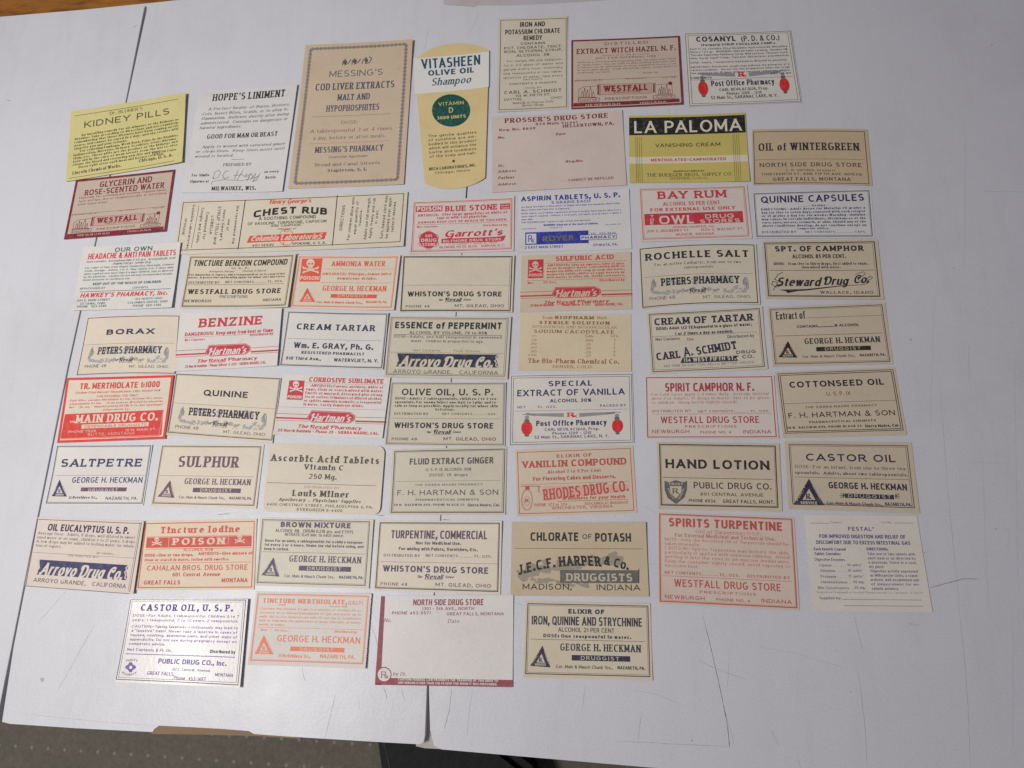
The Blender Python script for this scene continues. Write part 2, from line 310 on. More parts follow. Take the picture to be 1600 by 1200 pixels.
SC = [mat('scratch_faint', (.47, .45, .46), .6, .2), mat('scratch_grey', (.37, .34, .35), .6, .2), mat('scratch_dark', (.17, .14, .135), .6, .2), mat('scratch_brown', (.24, .13, .11), .6, .2), mat('scratch_tan', (.42, .30, .17), .6, .2)]
def strip(pts, w, z, taper=True, seed=0):
    """a thin line through points (mm), ragged in width, tapering at its ends"""
    r = random.Random(seed); P = []
    for i in range(len(pts)-1):
        a, b = pts[i], pts[i+1]; n = max(1, int(math.hypot(b[0]-a[0], b[1]-a[1])/1.2))
        for k in range(n): P.append((a[0]+(b[0]-a[0])*k/n, a[1]+(b[1]-a[1])*k/n))
    P.append(pts[-1])
    V, F = [], []
    for i, p in enumerate(P):
        a = P[max(i-1, 0)]; c = P[min(i+1, len(P)-1)]; dx, dy = c[0]-a[0], c[1]-a[1]; l = math.hypot(dx, dy) or 1
        t = i/(len(P)-1); ww = w/2*(min(1, .25+4*t, .25+4*(1-t)) if taper else 1)*r.uniform(.55, 1.15)
        j = r.uniform(-.05, .05)
        nx, ny = -dy/l, dx/l
        V += [((p[0]+nx*(ww+j))*MM, (p[1]+ny*(ww+j))*MM, z), ((p[0]-nx*(ww-j))*MM, (p[1]-ny*(ww-j))*MM, z)]
        if i: F.append((2*i-2, 2*i-1, 2*i+1, 2*i))
    return V, F
for i, (pts, (w, c)) in enumerate([([(-77.96,304.88),(-78.95,301.92),(-80.03,291.22),(-81.29,286.2)],(0.1,1)),([(48.13,-9.01),(50.02,-18.58),(51.42,-27.24),(53.11,-38.16),(53.89,-44.12),(54.7,-49.54),(54.93,-58.85)],(0.22,2)),([(53.91,-43.88),(54.53,-48.6)],(0.4,2)),([(54.82,-51.18),(54.93,-58.85)],(0.3,2)),([(55.01,-48.83),(56.98,-58.12)],(0.1,1)),([(45.03,-26.56),(49.76,-28.73),(55.97,-31.11),(63.63,-33.7)],(0.14,1)),([(108.78,-7.08),(109.67,-15.77),(110.63,-23.59)],(0.14,1)),([(107.79,-30.12),(107.82,-41.02),(107.65,-51.47),(106.49,-65.54)],(0.16,1)),([(-1.38,-36.37),(-3.24,-46.61)],(0.14,1)),([(20.88,-46.5),(19.04,-57.65)],(0.14,1)),([(150.32,-4.51),(148.89,-27.59),(147.3,-43.96),(144.43,-64.96)],(0.12,1)),([(170.89,-4.48),(160.08,-63.96)],(0.1,0)),([(157.77,86.64),(155.34,60.04),(153.15,35.44),(151.56,11.88),(150.28,-7.73)],(0.11,1)),([(172.95,106.74),(170.08,88.34)],(0.12,0)),([(139.71,1.99),(147.27,4.0),(154.27,5.76),(159.93,5.5)],(0.25,3)),([(191.03,223.47),(186.82,196.81),(177.52,143.43)],(0.1,0)),([(190.47,182.67),(199.31,182.48),(210.51,181.46)],(0.16,0)),([(-238.05,1.39),(-244.09,-6.5),(-249.87,-13.75)],(0.1,1)),([(-221.62,-13.63),(-227.83,-26.98),(-231.22,-35.01),(-234.68,-42.43)],(0.13,1)),([(-253.11,-50.5),(-232.19,-52.26),(-211.05,-53.72),(-185.91,-54.84)],(0.12,0)),([(-107.6,-41.62),(-109.03,-48.9),(-110.85,-58.05)],(0.14,1)),([(-86.87,-38.09),(-85.62,-40.84),(-84.94,-43.33)],(0.18,2)),([(-123.22,-30.3),(-122.35,-33.9),(-121.3,-36.2)],(0.14,1)),([(-57.4,-38.5),(-58.28,-46.92),(-60.25,-54.27)],(0.16,2)),([(-48.7,-38.89),(-50.37,-51.68),(-50.55,-56.51)],(0.1,1)),([(-79.09,-38.51),(-77.48,-43.73)],(0.12,1)),([(-93.26,-13.65),(-90.95,-19.41),(-89.23,-25.11)],(0.14,1)),([(129.41,-11.74),(134.25,-12.46)],(0.2,1)),([(-169.38,35.06),(-165.69,35.31),(-163.2,35.29)],(0.3,2)),([(26.72,36.63),(31.79,33.24)],(0.1,1)),([(26.55,12.37),(31.39,11.82)],(0.12,1)),([(-24.83,33.83),(-14.95,28.98),(-3.87,21.72)],(0.08,0)),([(172.22,13.33),(174.89,25.18)],(0.08,0)),([(-31.98,-3.46),(-23.71,-6.08)],(0.1,1)),([(-326.63,274.91),(-325.27,274.15),(-323.5,273.36)],(0.45,1)),([(-256.13,318.68),(-254.74,319.93),(-253.27,320.71)],(0.35,4)),([(173.69,25.45),(175.14,25.18)],(0.35,1)),([(170.08,56.42),(164.42,16.96),(161.45,-8.19)],(0.08,0)),([(9.6,-57.35),(22.35,-57.59),(34.98,-58.06),(52.48,-58.43)],(0.2,0)),([(163.16,53.78),(175.92,53.0)],(0.12,0)),([(18.18,-38.09),(28.44,-39.91),(37.93,-43.87)],(0.1,0)),([(68.36,-20.95),(83.38,-23.31),(108.0,-30.36)],(0.1,0)),([(71.66,-52.07),(74.01,-58.03)],(0.14,0)),([(57.89,-23.5),(55.65,-38.13)],(0.1,0)),([(-63.75,31.68),(-59.38,31.64)],(0.25,2)),([(-56.78,292.57),(-50.25,310.14)],(0.08,0)),([(-93.26,33.69),(-90.01,33.94)],(0.35,2)),([(49.41,241.71),(49.38,235.91)],(0.1,1)),([(28.32,143.78),(28.66,132.16)],(0.07,0)),([(162.42,131.33),(149.06,60.17)],(0.07,0)),([(190.99,99.52),(170.8,-17.87)],(0.07,0)),([(-97.44,-43.0),(-96.64,-46.98)],(0.1,0)),([(80.53,-61.11),(81.62,-66.74)],(0.1,0))]):
    V, F = strip(pts, w, .00003+i*.0000006, seed=i); link('scratch', V, F, SC[c], board)
for i, (pts, (w, c)) in enumerate([([(148.84,109.73)],(0.8,4)),([(169.99,25.74)],(0.5,1)),([(211.25,265.37)],(0.5,3)),([(172.85,143.98)],(0.4,3)),([(-243.5,290.58)],(0.4,1)),([(-242.44,-36.99)],(1.6,0)),([(100.09,-22.21)],(0.35,1)),([(103.84,-37.78)],(0.4,1)),([(140.43,16.31)],(0.35,3)),([(-50.48,300.59)],(0.3,1)),([(13.75,32.6)],(0.4,0)),([(183.8,73.53)],(0.3,1)),([(173.12,44.6)],(0.3,0)),([(40.36,-56.57)],(0.8,0)),([(29.44,-44.7)],(0.3,0))]):
    r = random.Random(i+50); x, y = pts[0]; V = [(x*MM, y*MM, .00004)]
    for k in range(11):
        a = k*2*math.pi/11; q = w*.5*r.uniform(.6, 1.3); V.append(((x+q*math.cos(a)*1.3)*MM, (y+q*math.sin(a))*MM, .00004))
    link('speck', V, [(0, k+1, (k+1) % 11+1) for k in range(11)], SC[c], board)

# ---------------------------------------------------------------- under and round the board: patterned floor covering, varnished wood, a black bag
def floor_nodes(nt, b, rgb):
    v = ramp(nt, noise(nt, 420, 5, .75), [(.25, (.095, .086, .072)), (.5, rgb), (.75, (.155, .145, .12))])
    big = ramp(nt, noise(nt, 22, 3), [(.3, (.86, .88, .84)), (.7, (1.04, 1, 1))])
    # rows of small pale knots woven into the cloth
    tc = node(nt, 'ShaderNodeTexCoord'); sx = node(nt, 'ShaderNodeSeparateXYZ'); nt.links.new(tc.outputs['Object'], sx.inputs[0])
    def mth(op, a, c=None, val=None):
        n = node(nt, 'ShaderNodeMath', operation=op)
        for i, q in enumerate((a, c if c is not None else val)):
            if q is None: continue
            if isinstance(q, (int, float)): n.inputs[i].default_value = q
            else: nt.links.new(q, n.inputs[i])
        return n.outputs[0]
    PX_, PY_ = .0084, .0108
    yy = mth('DIVIDE', mth('SUBTRACT', sx.outputs['Y'], mth('MULTIPLY', sx.outputs['X'], val=-.04)), PY_)
    row = mth('FLOOR', yy); odd = mth('MODULO', mth('ABSOLUTE', row), 2.0)
    xx = mth('ADD', mth('DIVIDE', sx.outputs['X'], PX_), mth('MULTIPLY', odd, .4))
    fx = mth('MULTIPLY', mth('SUBTRACT', mth('FRACT', xx), .5), PX_); fy = mth('MULTIPLY', mth('SUBTRACT', mth('FRACT', yy), .5), PY_)
    d = mth('SQRT', mth('ADD', mth('MULTIPLY', fx, fx), mth('MULTIPLY', fy, fy)))
    k = node(nt, 'ShaderNodeMapRange'); k.inputs['From Min'].default_value = .0003; k.inputs['From Max'].default_value = .0010; k.inputs['To Min'].default_value = .32; k.inputs['To Max'].default_value = 0
    nt.links.new(d, k.inputs['Value'])
    mx = node(nt, 'ShaderNodeMix', data_type='RGBA'); nt.links.new(k.outputs[0], mx.inputs[0]); nt.links.new(mul(nt, v, big), mx.inputs[6]); mx.inputs[7].default_value = (.42, .42, .36, 1)
    nt.links.new(mx.outputs[2], b.inputs['Base Color'])
    bump(nt, b, noise(nt, 900, 4), .0004, .8)
def wood_nodes(nt, b, rgb):
    v = ramp(nt, noise(nt, 40, 6, .7, stretch=(1, 5, 1)), [(.25, (.10, .030, .010)), (.5, rgb), (.8, (.42, .18, .03))])
    nt.links.new(v, b.inputs['Base Color'])
floor = link('floor', [(-1.2, -1.2, -.030), (1.2, -1.2, -.030), (1.2, 1.2, -.030), (-1.2, 1.2, -.030)], [(0, 1, 2, 3)], mat('woven_floor', (.125, .113, .093), .85, .2, floor_nodes))
floor['kind'] = 'structure'
WOOD = [(-458.68,301.62),(-371.57,318.15),(-241.73,320.89),(-175.24,328.82),(-184.49,424.44),(-506.47,463.41)]
wood = slab('wooden_floor', WOOD, -.0295, -.012, mat('varnished_wood', (.30, .115, .018), .35, .4, wood_nodes), .002)
wood['kind'] = 'structure'

# black bag poking out below the slit
def bag():
    r = bpy.data.objects.new('leather_bag', None); col.objects.link(r)
    r['label'] = 'black leather bag with a stitched edge, poking out below the end of the narrow slit'; r['category'] = 'bag'
    M = mat('black_leather', (.008, .008, .009), .6, .15, lambda nt, b, c: bump(nt, b, noise(nt, 260, 4), .0005, .6))
    pts = [(-92.65,-56.14),(-86.38,-85.23),(-17.11,-88.1),(-24.78,-69.54),(-42.27,-57.76),(-60.11,-55.59)]
    o = slab('bag_body', pts, -.029, -.0085, M, .004, r)
    o2 = link('stitching', *[x for x in strip([(-88.17,-60.32),(-86.26,-65.57),(-84.27,-72.65)], .7, -.0083, False, 3)], mat('black_thread', (.03, .03, .03), .7, .2), r)
bag()

# ---------------------------------------------------------------- a label: thin curling paper with everything that is printed on it
LABN = [0]
def L(label, paper, ink, C, W, H, zl, opt, items):
    LABN[0] += 1; rnd = random.Random(LABN[0]*7)
    z0, lf = zl; z0 *= .55; bow = opt.get('bow', 0)
    cx, cy = sum(p[0] for p in C)/4, sum(p[1] for p in C)/4
    root = bpy.data.objects.new('pharmacy_label', None); col.objects.link(root); root.location = (cx*MM, cy*MM, 0)
    root['label'] = label; root['category'] = 'label'; root['group'] = 'old pharmacy labels laid out on the white cardboard'
    root.empty_display_size = .01
    cl = [rnd.uniform(0, .55)*(rnd.random() < .6) for _ in range(4)]
    wav1, wav2, ph1, ph2 = rnd.uniform(.02, .10), rnd.uniform(.02, .07), rnd.uniform(0, 6), rnd.uniform(0, 6)
    def sq(t): t = min(max(t, 0), 1); return t*t
    def at(x, y, h=0):
        """label millimetres (y down from the top edge) -> metres in the label's frame"""
        u, v = x/W, y/H
        v2 = v-bow*4*u*(1-u)/H
        X = C[0][0]*(1-u)*(1-v2)+C[1][0]*u*(1-v2)+C[2][0]*u*v2+C[3][0]*(1-u)*v2
        Y = C[0][1]*(1-u)*(1-v2)+C[1][1]*u*(1-v2)+C[2][1]*u*v2+C[3][1]*(1-u)*v2
        z = z0+lf.get('r', 0)*sq((u-.5)/.5)+lf.get('l', 0)*sq((.4-u)/.4)+lf.get('t', 0)*sq((.5-v)/.5)+lf.get('b', 0)*sq((v-.5)/.5)
        for q_, (du, dv) in zip(cl, ((u, v), (1-u, v), (1-u, 1-v), (u, 1-v))): z += q_*sq(1-(du*1.6+dv*1.6))
        z += wav1*(1+math.sin(u*5+ph1))+wav2*(1+math.sin(v*4+u*2+ph2))
        return ((X-cx)*MM, (Y-cy)*MM, (z+h)*MM)
    # the paper itself, 0.1 mm thick
    NX, NY = 26, 16; rr = 3.4 if opt.get('rnd') else 0; perf = opt.get('perf', 0)
    if perf: NY = 64
    def span(v):
        y = v*H; ins = 0
        if rr:
            d = min(y, H-y)
            if d < rr: ins = rr-math.sqrt(max(0, rr*rr-(rr-d)**2))
        return ins
    vs = [(.5-.5*math.cos(math.pi*j/NY)) if rr else j/NY for j in range(NY+1)]
    V = []
    for j, v in enumerate(vs):
        ins = span(v); l0 = ins; l1 = W-ins
        if perf:
            t = .16 if j % 2 else -.05
            t += rnd.uniform(-.06, .06); l1 -= t*1.3 if perf == 2 else t
            if perf == 1: l0 += t
        for i in range(NX+1):
            u = i/NX; vv = v
            if opt.get('shape'):
                vt = -.02+.092*abs(2*u-1.08)**2.3; vb = 1.0-.05*abs(2*u-1)**2.4
                vv = vt+(vb-vt)*v
            V.append((l0+(l1-l0)*u, vv*H))
    n = len(V); P = [at(x, y) for x, y in V]+[at(x, y, -.08) for x, y in V]
    F = []
    g = lambda i, j: j*(NX+1)+i
    for j in range(NY):
        for i in range(NX):
            q = (g(i, j), g(i, j+1), g(i+1, j+1), g(i+1, j)); F.append(q); F.append(tuple(n+k for k in reversed(q)))
    rim = [g(i, 0) for i in range(NX)]+[g(NX, j) for j in range(NY)]+[g(i, NY) for i in range(NX, 0, -1)]+[g(0, j) for j in range(NY, 0, -1)]
    for a, b in zip(rim, rim[1:]+rim[:1]): F.append((a, b, n+b, n+a))
    o = link('paper', P, F, paper_mat(paper, opt.get('gloss')), root)
    # print
    bank = {}; inst = 0
    def put(part, c, polys, lay):
        bk = bank.setdefault((part, c, inst if part in ('rule', 'banner') else 0), ([], [])); h = .035+.022*lay
        for k, q in enumerate(polys):
            s = len(bk[0]); hh = h+.0008*(k % 14)
            bk[0].extend(at(x, y, hh) for x, y in q); bk[1].append(tuple(range(s, s+len(q))))
    def line(pts, th, closed=False):
        Q = []
        for a, b in zip(pts, pts[1:]):
            m = max(1, int(math.hypot(b[0]-a[0], b[1]-a[1])/2.5))
            Q += [(a[0]+(b[0]-a[0])*k/m, a[1]+(b[1]-a[1])*k/m) for k in range(m)]
        Q.append(pts[-1])
        if len(Q) < 3 or len(pts) == 2:
            L_, R_ = ribbon(Q, th, th)
        else: L_, R_ = ribbon(Q, th, th, 0, closed)
        return [[R_[i], R_[i+1], L_[i+1], L_[i]] for i in range(len(Q)-1)]
    full = []
    for it in items:
        if it[0] != 'U': full.append(it); continue
        w0, h0, blk = BLOCK[it[1]]; a, b = W/w0, H/h0
        for o_ in blk:
            o_ = list(o_)
            if o_[0] == 'T': o_[2] *= a; o_[4] *= a; o_[3] *= b; o_[5] *= b; o_[6] *= b
            else:
                o_[1] = [(x*a, y*b) for x, y in o_[1]]
                if o_[0] == 'F' and o_[2] is None and 'ink2' in opt: o_[2] = opt['ink2']
            full.append(o_)
    for ii, it in enumerate(full):
        k = it[0]; inst = ii
        if k == 'T':
            _, s, x0, y0, x1, y1, h, st, c, part, lay, arc, slant, over = it
            w = math.hypot(x1-x0, y1-y0); ca, sa = (x1-x0)/w, (y1-y0)/w
            res = 28 if h > 3.2 else 20 if h > 1.9 else 14 if h > 1.1 else 10
            Q = []
            for q in letter_quads(s, st, w, h, res):
                o_ = []
                for a, b in q:
                    b2 = b+arc*h*(4*(a/w)*(1-a/w)-(1 if arc > 0 else 0)*.55); a2 = a+b*slant
                    o_.append((x0+a2*ca+b2*sa, y0+a2*sa-b2*ca))
                Q.append(o_)
            put(part, c, Q, lay)
        elif k == 'P':
            _, pts, th, c, part, lay = it
            put(part, c, line(list(pts), th, len(pts) > 4 and pts[0] == pts[-1]), lay)
        elif k == 'B':
            _, l, t, r, b, th, c = it
            a = th/2; x0, y0, x1, y1 = l+a, t+a, W-r-a, H-b-a
            put('border', c, line([(x0-a, y0), (x1+a, y0)], th), 0); put('border', c, line([(x0-a, y1), (x1+a, y1)], th), 0)
            put('border', c, line([(x0, y0+a), (x0, y1-a)], th), 0); put('border', c, line([(x1, y0+a), (x1, y1-a)], th), 0)
        elif k == 'F':
            _, pts, c, part, lay = it; Q = []
            if len(pts) == 4:
                A, B, Cc, D = pts; nx = max(1, int(math.hypot(B[0]-A[0], B[1]-A[1])/2.5)); ny = max(1, int(math.hypot(D[0]-A[0], D[1]-A[1])/2.5))
                f = lambda u, v: tuple(A[i]*(1-u)*(1-v)+B[i]*u*(1-v)+Cc[i]*u*v+D[i]*(1-u)*v for i in (0, 1))
                for i in range(nx):
                    for j in range(ny): Q.append([f(i/nx, (j+1)/ny), f((i+1)/nx, (j+1)/ny), f((i+1)/nx, j/ny), f(i/nx, j/ny)])
            else:
                gx, gy = sum(p[0] for p in pts)/len(pts), sum(p[1] for p in pts)/len(pts)
                E_ = []
                for a, b in zip(pts, list(pts[1:])+[pts[0]]):
                    m = max(1, int(math.hypot(b[0]-a[0], b[1]-a[1])/2.5)); E_ += [(a[0]+(b[0]-a[0])*k2/m, a[1]+(b[1]-a[1])*k2/m) for k2 in range(m)]
                big = max(math.hypot(p[0]-gx, p[1]-gy) for p in pts); R0 = [0, 1] if big < 2.5 else [0, .35, .7, 1]
                for s0, s1 in zip(R0, R0[1:]):
                    for a, b in zip(E_, E_[1:]+E_[:1]):
                        pa = [(gx+(p[0]-gx)*s, gy+(p[1]-gy)*s) for p, s in ((a, s1), (b, s1), (b, s0), (a, s0))]
                        Q.append(pa if s0 else pa[:3])
            bk = bank.setdefault((part, c, inst if part in ('rule', 'banner') else 0), ([], [])); h = .035+.022*lay
            for q in Q:
                s = len(bk[0]); bk[0].extend(at(x, y, h) for x, y in q); bk[1].append(tuple(range(s, s+len(q))))
        elif k == 'C':      # chain border of little links
            x0, y0, x1, y1 = 3.4, 2.9, W-3.5, H-3.0
            for a, b in (((x0, y0), (x1, y0)), ((x1, y0), (x1, y1)), ((x1, y1), (x0, y1)), ((x0, y1), (x0, y0))):
                d = math.hypot(b[0]-a[0], b[1]-a[1]); m = int(d/2.3); ux, uy = (b[0]-a[0])/d, (b[1]-a[1])/d
                for j in range(m):
                    for sgn in (1, -1):
                        pts = [(a[0]+ux*d*(j+t/6)/m-uy*sgn*.80*math.sin(math.pi*t/6), a[1]+uy*d*(j+t/6)/m+ux*sgn*.80*math.sin(math.pi*t/6)) for t in range(7)]
                        put('border', c0, line(pts, .28), .5 if sgn > 0 else .8) if (c0 := ink) else None
                    q = (a[0]+ux*d*(j+.5)/m, a[1]+uy*d*(j+.5)/m)
                    put('border', ink, line([(q[0]-ux*.5, q[1]-uy*.5), (q[0]+ux*.5, q[1]+uy*.5)], .6), 1)
    for (part, c, ins), vf in bank.items():
        c = c or ink
        m = paper_mat(paper, opt.get('gloss')) if c == 'p' else ink_mat(c)
        nm = part.split('#')[0]
        if c == 'p' and nm == 'banner': nm = 'outline'
        if c in ('p', 'goldt') and part == 'lettering': nm = 'reversed_lettering'
        link(nm, vf[0], vf[1], m, root)

BLOCK = {}      # printed blocks that several labels carry
BLOCK['heck'] = (52.28, 29.39, [
 ('T','GEORGE H. HECKMAN',14.95,18.89,47.87,18.89,2.73,'rc',None,'lettering',1,0,0,0),
 ('F',[(19.71,20.46),(43.53,20.46),(43.53,22.55),(19.71,22.55)],None,'banner',0),
 ('T','DRUGGIST',23.51,22.17,39.14,22.17,1.35,'wl','p','lettering',2,0,0,0),
 ('T','Cor. Main & Mauch Chunk Sts.,',13.33,25.52,36.35,25.52,1.23,'cl',None,'lettering',1,0,0,0),
 ('T','NAZARETH, PA.',38.35,25.44,49.4,25.44,1.21,'c',None,'lettering',1,0,0,0),
 ('F',[(7.64,17.16),(2.66,24.96),(11.1,25.34)],None,'triangle_emblem',0),
 ('F',[(7.34,20.27),(5.25,23.53),(8.8,23.7)],'p','triangle_emblem',2),
 ('T','R',6.3,23.29,7.48,23.29,1.61,'rb',None,'triangle_emblem',3,0,0,0),
 ('P',[(7.14,22.42),(7.87,23.65)],.12,None,'triangle_emblem',3),
 ('T','SERVICE',4.63,24.77,9.21,24.77,.88,'sb','p','triangle_emblem',2,0,0,0),
 ('T','PURITY',3.95,23.87,6.56,19.57,.62,'sb','p','triangle_emblem',2,0,0,0),
 ('T','ACCURACY',8.29,19.3,10.2,24.12,.66,'sb','p','triangle_emblem',2,0,0,0)])
